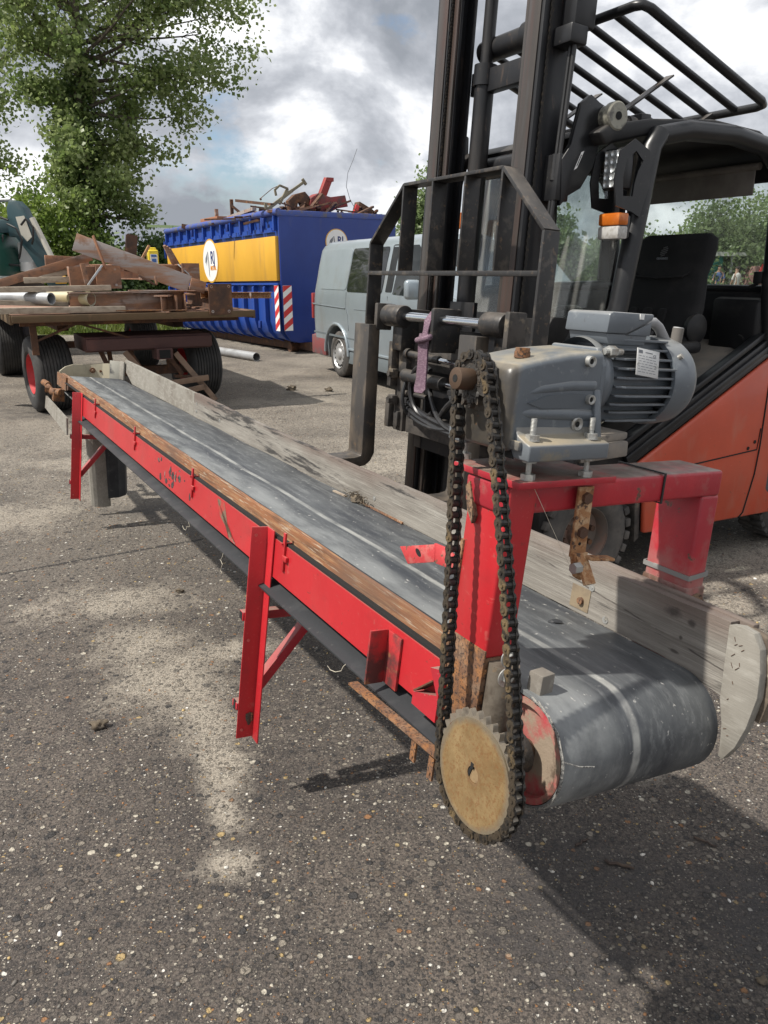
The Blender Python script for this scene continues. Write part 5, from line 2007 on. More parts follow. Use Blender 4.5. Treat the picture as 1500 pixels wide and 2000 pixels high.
q.cyl((-.24, -.24, .985), (.10, -.24, .98), .033, seg=18)
q.cyl((-.26, -.23, .90), (-.05, -.23, .90), .012, seg=10)
fe(q, 'shift_cylinder', 'steel_worn', carr)
q = MB()
q.cyl((.05, -.24, 1.085), (.24, -.24, 1.078), .012, seg=14)
q.cyl((.10, -.24, .98), (.46, -.24, .965), .013, seg=14)
fe(q, 'shift_rod', 'chrome', carr)
q = MB()
rnd = random.Random(31)
for k, (x0, z0, x1, z1, sag, r_) in enumerate(((-.25, .86, .48, .80, .06, .014), (-.25, .83, .48, .77, .05, .014), (-.20, .80, .40, .85, .10, .012), (-.05, .98, .30, .80, .16, .012), (.05, .78, .34, .98, -.06, .013),
                                               (-.22, 1.0, -.20, .80, .05, .009), (.15, .95, .48, .84, .10, .011))):
    pts = []
    for i in range(11):
        f = i / 10
        pts.append((x0 + (x1 - x0) * f, -.215 - .03 * math.sin(PI * f) - .004 * k, z0 + (z1 - z0) * f - sag * 4 * f * (1 - f) * .5))
    q.tube(pts, r_, 8)
    q.cyl(pts[0], (pts[0][0] + .03, pts[0][1], pts[0][2]), r_ * 1.6, seg=6)
q.tube([(-.05 + .12 * math.cos(a), -.25 - .01 * math.sin(a), .93 + .12 * math.sin(a)) for a in [R(60) + k * .4 for k in range(12)]], .012, 8)
fe(q, 'hydraulic_hose', 'hose', carr)
q = MB()
for (x, z) in ((-.345, .985), (-.335, .855)):
    q.box((x, -.245, z), (.045, .035, .045), None, .004)
    q.hexa((x + .01, -.262, z), (0, -1, 0), .016, .02)
q.bx(-.38, -.345, -.26, -.22, .92, 1.14, .004)
q.bx(-.40, -.36, -.25, -.20, .71, .84, .006)
q.bx(-.33, -.29, -.24, -.20, .72, .80, .006)
fe(q, 'clamp_bolt', 'steel_dusty', carr)
# ---- load backrest (flat bars on edge)
q = MB()
Y_ = -.335
H_ = .075


def fl_bar(p, r_, th=.012):
    p, r_ = Vector(p), Vector(r_)
    q.bar((p.x, Y_ + H_ / 2, p.y), (r_.x, Y_ + H_ / 2, r_.y), th, H_, (0, 1, 0), .0015)


for a, b in (((-.50, 1.20), (-.50, 1.60)), ((-.50, 1.60), (-.215, 1.845)), ((-.215, 1.845), (.505, 1.845)), ((.505, 1.845), (.775, 1.61)), ((.775, 1.61), (.775, 1.02))):
    fl_bar(a, b, .014)
for x in (-.215, .025, .265, .505):
    fl_bar((x, 1.47), (x, 1.838))
q.bx(-.494, .769, Y_ - .001, Y_ + .016, 1.450, 1.470, .002)
back = fb(q, 'load_backrest', 'steel_worn')
q = MB()
q.bx(.765, .7678, Y_ + .01, Y_ + .045, 1.45, 1.58)
stk = fb(q, 'warning_sticker', 'white', back)
q = MB()
for z in (1.468, 1.50, 1.548):
    q.bx(.7644, .7649, Y_ + .015, Y_ + .040, z, z + .008)
fe(q, 'sticker_print', 'tail_red', stk)
# ---- forks
def fork(x0, x1):
    q = MB()
    q.prism([(-.350, .565), (-.350, 1.215), (-.285, 1.215), (-.275, .56), (-.295, .52), (-.325, .495), (-.39, .486), (-1.45, .510), (-1.49, .519), (-1.50, .527), (-1.45, .534), (-.62, .535), (-.39, .540), (-.355, .548)], 0, x0, x1, .004)
    return fb(q, 'fork', mat('worn_fork_steel', (.055, .05, .046), .5, .3, [((.15, .12, .09), 7, .46, .62, .8, (1, 1, .5)), ((.20, .13, .075), 18, .62, .7, .7, U1)], (30, .12)))


fork(-.585, -.435)
fork(.34, .46)

# ---- chassis and cab
NB = None
XN, XF_ = .50, -.64
q = MB()
q.prism([(.10, .30), (.62, .62), (.70, .58), (.76, .24), (2.45, .20), (2.55, .45), (2.50, 1.10), (1.66, 1.12), (.66, .63), (.30, .80), (.10, .78)], 0, XF_ + .04, XN - .03, .004)
body = fb(q, 'body', 'black', fk, None)
q = MB()
side = [(.735, .52), (.765, .245), (1.0, .228), (1.70, .205), (1.95, .20), (2.45, .22), (2.5, 1.08), (1.70, 1.115), (1.60, 1.075), (.66, .605)]
q.prism(side, 0, XN - .030, XN, .012)
pn = fb(q, 'side_panel', 'orange', body, None, 45)
q = MB()
for pts, r_ in (([(.66 + .0, .555), (1.10, .565), (1.575, .585), (1.585, .70)], .004), ([(1.60, 1.05), (1.598, .60), (1.585, .45), (1.53, .24), (1.50, .215)], .005)):
    q.tube([(XN + .0005, a, b) for a, b in pts], r_, 6)
q.tube([(XN + .0005, .86 + .30 * a, .315 + .20 * b) for a, b in ((.06, .0), (.94, .05), (1.0, .15), (.98, .85), (.9, .98), (.25, .95), (.1, .85), (0, .15), (.06, 0))], .0022, 6)
fe(q, 'panel_seam', 'dark', pn, None)
q = MB()
for y, z in ((1.50, .60), (.89, .335), (1.12, .35), (.95, .48), (1.13, .50), (1.55, .63)):
    q.cyl((XN - .002, y, z), (XN + .003, y, z), .010, seg=14)
fe(q, 'panel_screw', 'dark', pn, None)
# black sill trim up the slope
q = MB()
for off, w, d in ((.030, .022, .012), (.062, .020, .020), (.094, .026, .008), (.14, .05, -.012)):
    a = Vector((.60, .58 + off * 1.0))
    b_ = Vector((1.60, 1.075 + off * 1.0))
    q.bar((XN - .02 + d - .01, a.x, a.y), (XN - .02 + d - .01, b_.x, b_.y), .03, w, (1, 0, 0), .004)
fe(q, 'sill_trim', 'black_paint', body, None)
q = MB()
q.prism([(.58, .655), (1.62, 1.17), (1.62, 1.155), (.60, .64)], 0, XF_ + .10, XN - .05, .002)
q.bx(XF_ + .10, XN - .03, .25, .62, .735, .77, .006)
q.bx(XN - .12, XN + .0, .30, .60, .66, .735, .01)
fb(q, 'cab_floor', 'floor_mat', body, None)
q = MB()
q.prism([(.60, .70), (.66, .70), (1.05, .895), (1.0, .90)], 0, XN - .30, XN - .12, .004)
q.prism([(.20, .76), (.20, 1.05), (.34, 1.30), (.40, 1.28), (.40, .78)], 0, XF_ + .06, XN - .14, .012)
fb(q, 'front_cowl', 'black', body, None)
# mudguard stay behind the front wheel
q = MB()
q.prism([(.66, .62), (.70, .62), (.735, .45), (.755, .22), (.725, .20), (.70, .44)], 0, XN - .16, XN - .02, .003)
q.prism([(.69, .60), (.80, .60), (.735, .42)], 0, XN - .05, XN - .045)
fb(q, 'mudguard', 'steel_dusty', body, None)
# rear bulkhead with the black moulded panel
q = MB()
q.bx(XF_ + .08, XN - .05, 1.56, 1.64, 1.05, 1.40, .02)
q.bx(.16, XN - .04, 1.50, 1.575, 1.09, 1.37, .03)
q.cyl((.36, 1.50, 1.145), (.36, 1.485, 1.145), .038, seg=20)
fb(q, 'rear_bulkhead', 'black', body, None, 45)
# cab frame
q = MB()
def pil(pts, r_):
    q.tube(pts, r_, 12)
pil([(XN - .02, .24, .66), (XN - .02, .36, 1.0), (XN - .02, .475, 1.35), (XN - .02, .585, 2.0), (XN - .03, .64, 2.06)], [.04, .042, .045, .045, .045])
pil([(XN - .03, .62, 2.05), (XN - .02, .80, 2.085), (XN - .02, 1.10, 2.09), (XN - .02, 1.34, 2.06), (XN - .02, 1.47, 1.97), (XN - .02, 1.50, 1.80), (XN - .02, 1.53, 1.40), (XN - .03, 1.60, 1.10)], .042)
pil([(XF_ + .05, .30, .76), (XF_ + .05, .475, 1.35), (XF_ + .05, .585, 2.0), (XF_ + .06, .64, 2.06)], .045)
pil([(XF_ + .06, .62, 2.05), (XF_ + .05, 1.10, 2.09), (XF_ + .05, 1.34, 2.06), (XF_ + .05, 1.47, 1.97), (XF_ + .05, 1.53, 1.40), (XF_ + .05, 1.60, 1.10)], .04)
q.tube([(XN - .05, 1.585, 1.41), (XF_ + .08, 1.585, 1.41)], .022, 8)
q.tube([(XF_ + .05, .50, 1.40), (XF_ + .05, 1.55, 1.42)], .03, 8)
cab = fb(q, 'cab_frame', 'black_paint', fk, None, 50)
q = MB()
q.prism([(.34, 2.00), (.30, 2.045), (.36, 2.08), (.60, 2.12), (1.0, 2.15), (1.32, 2.13), (1.50, 2.06), (1.58, 1.93), (1.54, 1.92), (1.46, 2.02), (1.30, 2.075), (1.0, 2.085), (.60, 2.055)], 0, XF_ + .06, XN - .04, .012)
fb(q, 'cab_roof', 'black', fk, None, 45)
# corner plates of the far door window
q = MB()
q.prism([(.60, 1.42), (.60, 2.03), (.70, 2.03), (.66, 1.95), (.65, 1.50), (.68, 1.42)], 0, XF_ + .04, XF_ + .055)
q.prism([(1.30, 2.05), (1.53, 2.02), (1.53, 1.40), (1.40, 1.40), (1.41, 1.93), (1.37, 1.99)], 0, XF_ + .04, XF_ + .055)
fe(q, 'door_surround', 'black', cab, None)
MB().prism([(.36, .78), (.46, 1.40), (1.56, 1.40), (1.56, .78)], 0, XF_ + .035, XF_ + .06, .004).build('door_panel', 'black', cab)
q = MB()
q.bx(XF_ + .046, XF_ + .050, .66, 1.40, 1.42, 2.03)
fb(q, 'side_window', 'glass', cab, None, 0)
q = MB()
for x in (XF_ + .10,):
    pass
v = [(XN - .06, .46, 1.20), (XF_ + .08, .46, 1.20), (XF_ + .08, .585, 2.02), (XN - .06, .585, 2.02)]
q.box((-.07, .475, 1.55), (XN - .06 - XF_ - .08, .005, .98), Matrix.Rotation(-R(8.5), 3, 'X'))
fb(q, 'windscreen', 'glass', cab, None, 0)
q = MB()
q.box((-.07, 1.575, 1.68), (XN - .08 - XF_ - .08, .005, .52), Matrix.Rotation(R(3), 3, 'X'))
fb(q, 'rear_window', 'glass', cab, None, 0)
# tinted inner post beside the windscreen
q = MB()
q.bar((XN - .10, .55, 1.05), (XN - .10, .62, 2.0), .07, .02, (1, 0, 0), .005)
fb(q, 'inner_post', 'floor_mat', cab, None)
# sun blind
q = MB()
q.bx(-.38, XN - .10, 1.40, 1.41, 1.855, 1.99, .02)
q.tube([(-.44, 1.405, 1.985), (XN - .08, 1.405, 1.985)], .018, 10)
fb(q, 'sun_blind', mat('grey_brown_blind', (.13, .115, .10), .7, 0, [((.19, .17, .15), 7, .45, .62, .7, U1)], (30, .1)), cab, None)
# catch on the rear pillar
q = MB()
q.bx(XN - .10, XN - .05, 1.49, 1.53, 1.44, 1.50, .006)
q.cyl((XN - .12, 1.50, 1.425), (XN - .075, 1.50, 1.44), .008, seg=10)
fb(q, 'window_catch', 'black_paint', cab, None)
# work lamp and indicator on the front post
q = MB()
q.bx(XN - .10, XN + .02, .40, .45, 1.83, 1.99, .008)
lamp = fb(q, 'work_lamp', 'black_paint', fk, None)
q = MB()
for i in range(3):
    for k in range(5):
        q.lathe([(0, .0), (-.004, .011), (-.006, .014)], (XN - .072 + i * .032, .398, 1.853 + k * .029), (0, 1, 0), 14)
q.bx(XN - .092, XN + .012, .396, .398, 1.838, 1.982)
fb(q, 'lamp_lens', 'led', lamp, None)
q = MB()
oc = [(.36, 1.76), (.34, 1.86), (.36, 1.97), (.44, 2.02), (.53, 1.98), (.545, 1.85), (.50, 1.72), (.45, 1.74)]
ic = [(.395, 1.80), (.385, 1.87), (.40, 1.94), (.45, 1.975), (.495, 1.94), (.47, 1.90), (.455, 1.85), (.45, 1.80)]
q.ring(oc, ic, 0, XN + .022, XN + .030)
q.ring(oc, ic, 0, XN - .115, XN - .107)
q.bx(XN - .06, XN - .02, .43, .47, 1.70, 1.83, .004)
fb(q, 'lamp_guard', 'black_paint', lamp, None)
q = MB()
q.bx(XN - .075, XN + .035, .385, .445, 1.635, 1.725, .006)
ind = fb(q, 'indicator_lamp', 'black_paint', fk, None)
MB().bx(XN - .080, XN + .040, .372, .43, 1.685, 1.735, .008).build('amber_lens', 'amber', ind)
MB().bx(XN - .080, XN + .040, .372, .43, 1.630, 1.683, .008).build('clear_lens', 'clear_lens', ind)
q = MB()
q.bx(XF_ - .02, XF_ + .06, .36, .42, 1.72, 1.80, .006)
ind = fb(q, 'indicator_lamp', 'amber', fk, None)
# ---- overhead guard: hinged grid of bars
q = MB()
g0, g1 = Vector((0, .45, 2.515)), Vector((0, 1.285, 2.225))
xs = [.50 - .157 * k for k in range(8)]
def gp(x, f):
    p = g0.lerp(g1, f)
    return (x, p.y, p.z)
rim = [gp(xs[0] - .05, 0), gp(xs[0] - .012, .012), gp(xs[0], .05), gp(xs[0], .95), gp(xs[0] - .012, .988), gp(xs[0] - .05, 1), gp(xs[-1] + .05, 1), gp(xs[-1], .95), gp(xs[-1], .05), gp(xs[-1] + .05, 0)]
q.tube(rim, .0195, 12, closed=True)
for x in xs[1:-1]:
    q.tube([gp(x, 0), gp(x, 1)], .0165, 10)
gd = fb(q, 'overhead_guard', 'black_paint', fk, None, 50)
q = MB()
for x in (.20, -.25):
    q.bar((x, .58, 2.13), (x + .02, .95, 2.36), .008, .05, (1, 0, 0))
    q.bar((x + .02, 1.10, 2.14), (x + .02, 1.25, 2.22), .02, .04, (1, 0, 0))
q.bx(-.45, .40, .60, .66, 2.115, 2.15, .006)
fb(q, 'guard_bracket', 'steel_worn', gd, None)
# ---- seat
def seat_sec(w, h, y, z, th, n=20):
    """rounded cushion section across x"""
    return [(w / 2 * math.copysign(abs(math.cos(a)) ** .55, math.cos(a)), y + th / 2 * math.copysign(abs(math.sin(a)) ** .7, math.sin(a)), z) for a in [2 * PI * k / n for k in range(n)]]


q = MB()
secs = [(.46, 1.14, 1.02, .12), (.52, 1.16, 1.10, .13), (.55, 1.19, 1.22, .12), (.54, 1.22, 1.32, .11), (.50, 1.25, 1.42, .10), (.46, 1.27, 1.48, .105), (.48, 1.285, 1.54, .12), (.49, 1.30, 1.61, .12), (.48, 1.305, 1.66, .11), (.40, 1.31, 1.685, .06)]
rings = []
for (w, y, z, th_) in secs:
    rings.append([q.bm.verts.new((p[0] + .06, p[1], p[2])) for p in seat_sec(w, 0, y, z, th_)])
for a, b_ in zip(rings, rings[1:]):
    for k in range(20):
        q.bm.faces.new((a[k], a[(k + 1) % 20], b_[(k + 1) % 20], b_[k]))
q.bm.faces.new(rings[-1])
q.bm.faces.new(list(reversed(rings[0])))
bmesh.ops.recalc_face_normals(q.bm, faces=q.bm.faces)
seat = fb(q, 'seat_back', 'cloth_black', fk, None, 60)
q = MB()
for dx, w in ((-.10, .05), (0, .06), (.10, .05)):
    q.box((.04 + dx, 1.125, 1.20), (w, .025, .24), Matrix.Rotation(-R(17), 3, 'X'), .011)
q.tube([(-.15, 1.235, 1.50), (-.12, 1.205, 1.475), (.04, 1.195, 1.465), (.20, 1.205, 1.475), (.23, 1.235, 1.50)], .006, 6)
fb(q, 'seat_padding', 'cloth_black', seat, None)
# woven emblem: a striped disc over a short bar of lettering
EM = face_m((.04, 1.2290, 1.60), (1, 0, 0), (0, .14, 1))
q = MB()
for k in range(5):
    z = -.020 + k * .010
    w = math.sqrt(max(0, .024 ** 2 - z ** 2))
    q.box((0.002 * k, z, 0), (w * 2, .0055, .001), Matrix.Rotation(R(14), 3, 'Z'))
q.xf(EM).build('seat_emblem', mat('grey_thread', (.10, .10, .105), .8), seat)
text_mesh('seat_lettering', 'GRAMMER', .016, 'grey_print', seat, EM @ Matrix.Translation((0, -.036, 0)), .0008, bold=.0004)
q = MB()
q.bx(-.20, .28, .72, 1.16, 1.0, 1.10, .04, 3)
q.bx(-.16, .24, .76, 1.20, .86, 1.0, .02)
fb(q, 'seat_cushion', 'cloth_black', fk, None, 60)
q = MB()
q.bx(.28, .36, .86, 1.22, 1.10, 1.16, .02)
q.lathe([(0, 0), (0, .07), (.03, .075), (.04, .06), (.04, 0)], (.30, 1.20, 1.22), (1, 0, 0), 24)
q.bx(.30, .34, .78, .90, 1.12, 1.19, .01)
ar = fb(q, 'armrest', 'black', fk, None)
q = MB()
q.tube([(.355, .84, 1.22), (.36, .81, 1.19), (.36, .80, 1.15)], .014, 8)
q.bx(.335, .385, .78, .83, 1.06, 1.15, .006)
fb(q, 'belt_buckle', 'black', ar, None)
MB().bx(.34, .38, .772, .779, 1.115, 1.14).build('buckle_button', 'yellow', ar)
q = MB()
q.ring([(.345, 1.06), (.375, 1.06), (.375, 1.02), (.345, 1.02)], [(.353, 1.054), (.367, 1.054), (.367, 1.034), (.353, 1.034)], 1, .795, .799)
fb(q, 'buckle_tongue', 'alu', ar, None)
q = MB()
q.ball((.19, .80, 1.13), .10, 2, (1.2, 1.0, .35), .25, 5)
fb(q, 'folded_cloth', 'cream_strap', ar, None)
# steering column and wheel
q = MB()
q.tube([(-.07, .40, .95), (-.07, .55, 1.22)], .035, 12)
q.tube([(-.07 + .17 * math.cos(a), .57 + .17 * math.sin(a) * .85, 1.245 + .17 * math.sin(a) * .45) for a in [2 * PI * k / 28 for k in range(28)]], .014, 8, closed=True)
q.box((-.07, .57, 1.245), (.30, .035, .02), Matrix.Rotation(R(28), 3, 'X'))
fb(q, 'steering_wheel', 'black', fk, None)
q = MB()
q.lathe([(0, .065), (.02, .05), (.03, .065), (.05, .05), (.06, .062), (.08, .045), (.09, .058), (.11, .04), (.12, .05), (.14, .03), (.14, 0)], (.30, .60, .86), (0, .1, 1), 20)
fb(q, 'lever_gaiter', 'hose', fk, None)
# rear counterweight
q = MB()
q.prism([(1.68, .30), (1.68, 1.12), (2.30, 1.14), (2.55, 1.0), (2.62, .6), (2.55, .32)], 0, XF_ + .02, XN + .01, .05)
fb(q, 'counterweight', mat('grey_casting', (.10, .10, .105), .6), fk, None, 50)

# ---- wheels
def drive_wheel(x_out, sgn, y, rad, wid, name='wheel', lugs=True):
    c = (x_out, y, rad)
    ax = (-sgn, 0, 0)
    q = MB()
    q.lathe([(.02, rad * .50), (.005, rad * .56), (0.0, rad * .70), (.006, rad * .86), (.02, rad * .925), (wid - .02, rad * .925), (wid, rad * .8), (wid, rad * .5)], c, ax, 48)
    if lugs:
        n = 26
        for k in range(n):
            a = 2 * PI * k / n
            for side in (0, 1):
                aa = a + (PI / n if side else 0)
                m = Matrix.Rotation(aa, 3, 'X')
                x = x_out - sgn * (wid * (.26 if side == 0 else .74))
                p = Vector((x, y, rad)) + m @ Vector((0, 0, rad * .94))
                q.box(p, (wid * .50, rad * .145, rad * .115), m, .006)
    w = q.build(name, 'tyre', fk, 40)
    q = MB()
    q.lathe([(.02, rad * .51), (.03, rad * .47), (.075, rad * .44), (.085, rad * .20), (.05, rad * .17), (.05, 0)], c, ax, 36)
    q.lathe([(.018, rad * .50), (.016, rad * .53), (.03, rad * .53)], c, ax, 36)
    rm = q.build('rim', 'rim_grey', w, 40)
    q = MB()
    for k in range(8):
        a = 2 * PI * k / 8 + .2
        q.hexa((x_out - sgn * .085, y + rad * .31 * math.cos(a), rad + rad * .31 * math.sin(a)), (sgn, 0, 0), .015, .028)
    q.build('wheel_nut', 'rust_dark', rm)
    return w


drive_wheel(XN, 1, .385, .287, .22)
drive_wheel(XF_, -1, .385, .287, .22)
drive_wheel(XN - .03, 1, 1.98, .25, .17)
drive_wheel(XF_ + .03, -1, 1.98, .25, .17)
MB().cyl((XF_ + .2, .385, .287), (XN - .2, .385, .287), .12, seg=20).build('front_axle', 'steel_worn', fk)

# ---- webbing sling knotted round the slide rod
def fw(x, y, z):
    return Matrix.Rotation(math.atan2(-.8662, .4997), 3, 'Z') @ (MT @ Vector((x, y, z))) + Vector((.387, 3.74, 0))


q = MB()
def ribbon(pts, w, th):
    rows_ = []
    for (p, ang, ww) in pts:
        p = Vector(p)
        d = Vector((math.cos(ang), math.sin(ang), 0)) * ww / 2
        n_ = Vector((-math.sin(ang), math.cos(ang), 0)) * th / 2
        rows_.append([q.bm.verts.new(fw(*(p + d * s + n_ * t_))) for s, t_ in ((-1, -1), (1, -1), (1, 1), (-1, 1))])
    for a, b_ in zip(rows_, rows_[1:]):
        for k in range(4):
            q.bm.faces.new((a[k], a[(k + 1) % 4], b_[(k + 1) % 4], b_[k]))
    q.bm.faces.new(rows_[0])
    q.bm.faces.new(list(reversed(rows_[-1])))


ribbon([((.060, -.235, 1.20), .1, .06), ((.065, -.240, 1.28), .1, .06), ((.070, -.262, 1.300), .05, .058), ((.068, -.300, 1.298), .0, .055), ((.058, -.325, 1.26), .0, .05), ((.050, -.328, 1.21), -.1, .045), ((.045, -.330, 1.17), -.1, .075)], .05, .006)
ribbon([((.050, -.333, 1.20), -.1, .085), ((.048, -.336, 1.165), .0, .082), ((.046, -.333, 1.14), .2, .06), ((.046, -.330, 1.08), .15, .062), ((.040, -.326, 1.00), .1, .070), ((.035, -.326, .955), .2, .074), ((.030, -.330, .935), .2, .050)], .05, .007)
ribbon([((.028, -.318, 1.15), .4, .05), ((.022, -.312, 1.05), .5, .052), ((.010, -.308, .97), .6, .05), ((.008, -.306, .945), .6, .03)], .05, .006)
q.tube([fw(.046 + .045 * math.cos(a), -.333 + .016 * math.sin(a), 1.178 + .01 * math.sin(a + 1)) for a in [2 * PI * k / 16 for k in range(16)]], .014, 8, closed=True)
bmesh.ops.recalc_face_normals(q.bm, faces=q.bm.faces)
tag(q.build('webbing_sling', 'strap', None, 60), 'faded purple webbing sling knotted over the chromed bar of the forklift', 'lifting sling')
q = MB()
q.prism([(-.16, -.05), (-.10, .10), (.05, .16), (.20, .12), (.24, -.04), (.06, -.12)], 2, .0, .16, .02)
o = q.build('plastic_sack', 'white_sheet', None, 45)
o.location = (.36, 5.25, 0)
tag(o, 'white plastic sack on the ground under the fork carriage, behind the grey plank', 'sack')
# ================================================================== TRAILER (x across, y along away from the camera)
TA = math.atan2(.49, .87)
TO = Vector((-3.64, 7.9, 0))
tr = thing('flatbed_trailer', 'old flatbed farm trailer on wide ribbed tyres, stacked with scrap steel', 'trailer', TO, TA)
q = MB()
q.bx(-.02, 2.48, .03, 5.6, 1.005, 1.075, .004)
bed = q.build('bed', mat('rusty_plank_bed', (.20, .105, .07), .85, 0, [((.29, .175, .125), 3, .42, .62, .8, U1), ((.10, .06, .045), 8, .55, .68, .7, U1)], (20, .3)), tr)
q = MB()
q.bx(-.03, 2.49, 0, .0295, 1.01, 1.078, .003)
q.bx(-.05, -.021, .03, 5.6, .99, 1.08, .003)
q.bx(2.481, 2.51, .03, 5.6, .99, 1.08, .003)
q.build('bed_edge', mat('mossy_brown_beam', (.115, .072, .036), .85, 0, [((.075, .055, .028), 4, .45, .65, .8, U1), ((.19, .11, .06), 9, .6, .72, .6, U1)], (25, .3)), bed)
q = MB()
for x in (.55, 1.85):
    q.bx(x - .06, x + .06, .9, 5.4, .86, 1.0, .004)
for y in (.35, 1.9, 3.5, 5.1):
    q.bx(.06, 2.4, y - .04, y + .04, .955, 1.0, .003)
q.bar((.20, .35, .80), (.62, .35, .97), .022, .03, (0, 1, 0))
q.bar((1.15, .35, .80), (.62, .35, .975), .022, .03, (0, 1, 0))
q.bx(.15, .215, .32, .38, .66, .98)
q.build('chassis', 'rust_dark', tr)
q = MB()
q.bx(.68, 2.06, .34, 1.1, .66, .82, .006)
q.bx(.68, 2.06, .28, .34, .68, .80, .004)
q.bx(1.40, 1.58, .20, .44, .56, .68, .006)
q.build('turntable_frame', mat('oxide_red_frame', (.075, .035, .032), .75, 0, [((.14, .06, .05), 5, .5, .68, .7, U1)], (30, .3)), tr)
MB().bx(1.43, 1.55, .19, .205, .575, .665).build('drawbar_socket', 'dark', tr)
q = MB()
for (x0, z0, x1, z1, y) in ((.85, .68, .95, .40, .5), (.98, .68, 1.0, .40, .7), (1.14, .66, 1.34, .30, .4), (1.52, .66, 1.72, .36, .4), (1.63, .66, 1.66, .36, .7), (1.70, .66, 1.80, .36, .8), (1.24, .66, 1.28, .34, .8)):
    q.bar((x0, y, z0), (x1, y, z1), .05, .02, (0, 1, 0))
q.bx(.35, 2.05, .70, .80, .34, .44, .006)
q.bar((1.60, .30, .36), (1.98, .34, .32), .03, .05, (0, 1, 0))
q.build_each('axle', 'rust_dark', tr)
q = MB()
for (p, r_) in (((1.22, .0, .30), (1.90, -.02, .36)), ((1.40, -.1, .20), (1.84, -.02, .26)), ((1.62, .25, .62), (1.96, -.05, .10)), ((1.08, .3, .65), (1.32, .02, .28))):
    q.bar(p, r_, .06, .035, (0, 1, 0), .003)
q.build_each('tow_bar', mat('bare_brown_bar', (.19, .125, .085), .8, 0, [((.10, .065, .045), 6, .5, .65, .8, U1)], (30, .3)), tr)


def trailer_wheel(x, y, outward, yaw):
    rad, wid = .415, .40
    q = MB()
    prof = [(-.16, .22), (-.195, .25), (-.205, .33), (-.19, .385), (-.165, .405)]
    for k in range(9):
        c = -.15 + k * .0345
        prof += [(c, .415), (c + .024, .415), (c + .026, .404), (c + .032, .404)]
    prof += [(.165, .405), (.19, .385), (.205, .33), (.195, .25), (.16, .22)]
    q.lathe(prof, (0, 0, 0), (1, 0, 0), 56)
    m = Matrix.Translation((x, y, rad)) @ Matrix.Rotation(yaw, 4, 'Z')
    w = q.xf(m).build('wheel', 'tyre_black', tr, 40)
    q = MB()
    q.lathe([(outward * .17, .23), (outward * .185, .215), (outward * .10, .19), (outward * .08, .08), (outward * .13, .06), (outward * .13, 0)], (0, 0, 0), (1, 0, 0), 36)
    q.lathe([(-outward * .17, .23), (-outward * .05, .18), (-outward * .05, 0)], (0, 0, 0), (1, 0, 0), 30)
    q.xf(m).build('rim', 'rim_red', w, 40)


trailer_wheel(.33, .80, -1, R(5))
trailer_wheel(2.03, .92, 1, R(5))
trailer_wheel(.24, 4.5, -1, 0)
trailer_wheel(2.2, 4.5, 1, 0)
MB().bx(.3, 2.1, 4.45, 4.55, .36, .46).build('axle', 'rust_dark', tr)

TM = Matrix.Translation(TO) @ Matrix.Rotation(TA, 4, 'Z')


def hbeam(p, r_, w, h, tf, tw, up=(0, 0, 1)):
    """I-section between two points of the trailer frame"""
    q = MB()
    p, r_ = Vector(p), Vector(r_)
    z = (r_ - p).normalized()
    x = Vector(up).cross(z).normalized()
    y = z.cross(x)
    rot = Matrix((x, y, z)).transposed()
    L = (r_ - p).length
    c = (p + r_) / 2
    for (dx, dy, sx, sy) in ((0, h / 2 - tf / 2, w, tf), (0, -h / 2 + tf / 2, w, tf), (0, 0, tw, h - 2 * tf)):
        q.box(c + rot @ Vector((dx, dy, 0)), (sx, sy, L), rot)
    return q


def channel(p, r_, w, h, t_, up=(0, 0, 1), side=1):
    q = MB()
    p, r_ = Vector(p), Vector(r_)
    z = (r_ - p).normalized()
    x = Vector(up).cross(z).normalized()
    y = z.cross(x)
    rot = Matrix((x, y, z)).transposed()
    L = (r_ - p).length
    c = (p + r_) / 2
    for (dx, dy, sx, sy) in ((0, h / 2 - t_ / 2, w, t_), (0, -h / 2 + t_ / 2, w, t_), (side * (w / 2 - t_ / 2), 0, t_, h - 2 * t_)):
        q.box(c + rot @ Vector((dx, dy, 0)), (sx, sy, L), rot)
    return q


def lay(q, name, m, label, cat, group='scrap steel on the trailer'):
    q.xf(TM)
    o = q.build(name, m, None, 30)
    tag(o, label, cat, group)
    return o


def bar1(p, r_, w, h, up=(0, 0, 1), bev=.003):
    return MB().bar(p, r_, w, h, up, bev)


lay(hbeam((.55, .18, 1.185), (1.76, .22, 1.185), .16, .22, .014, .010), 'steel_beam', 'beam_rust', 'rusty I beam lying along the front edge of the trailer bed', 'steel beam')
q = hbeam((1.45, .02, 1.165), (1.95, .9, 1.165), .15, .18, .014, .010)
q.bx(1.62, 1.64, .08, .2, 1.08, 1.25)
lay(q, 'steel_beam', 'beam_rust', 'short rusty I beam end pointing at the camera, left of the big end plate', 'steel beam')
q = hbeam((2.10, .03, 1.19), (2.35, 2.2, 1.19), .24, .24, .016, .010)
q.box((2.10, .0, 1.205), (.27, .014, .33), Matrix.Rotation(.06, 3, 'Z'))
o = lay(q, 'steel_beam', 'rust_dark', 'heavy beam closed by a big square dark end plate at the right of the load', 'steel beam')
q = MB()
for (x, z) in ((2.0, 1.34), (2.2, 1.34), (2.19, 1.075), (2.0, 1.075)):
    q.lathe([(0, .008), (-.004, .008), (-.004, .015), (0, .016)], (x, -.008 + (x - 2.1) * .06, z), (0, 1, 0), 16)
q.xf(TM).build_each('bolt_hole', 'beam_pale', o)
q = hbeam((.98, .42, 1.46), (1.06, 1.9, 1.46), .22, .20, .014, .010)
q.box((1.005, .405, 1.44), (.27, .014, .235), Matrix.Rotation(.2, 3, 'Z'))
q.bx(.62, .90, .46, .6, 1.35, 1.55)
o = lay(q, 'steel_column', 'beam_rust', 'rusty box column with a drilled end plate, left of centre on the load', 'steel column')
q = MB()
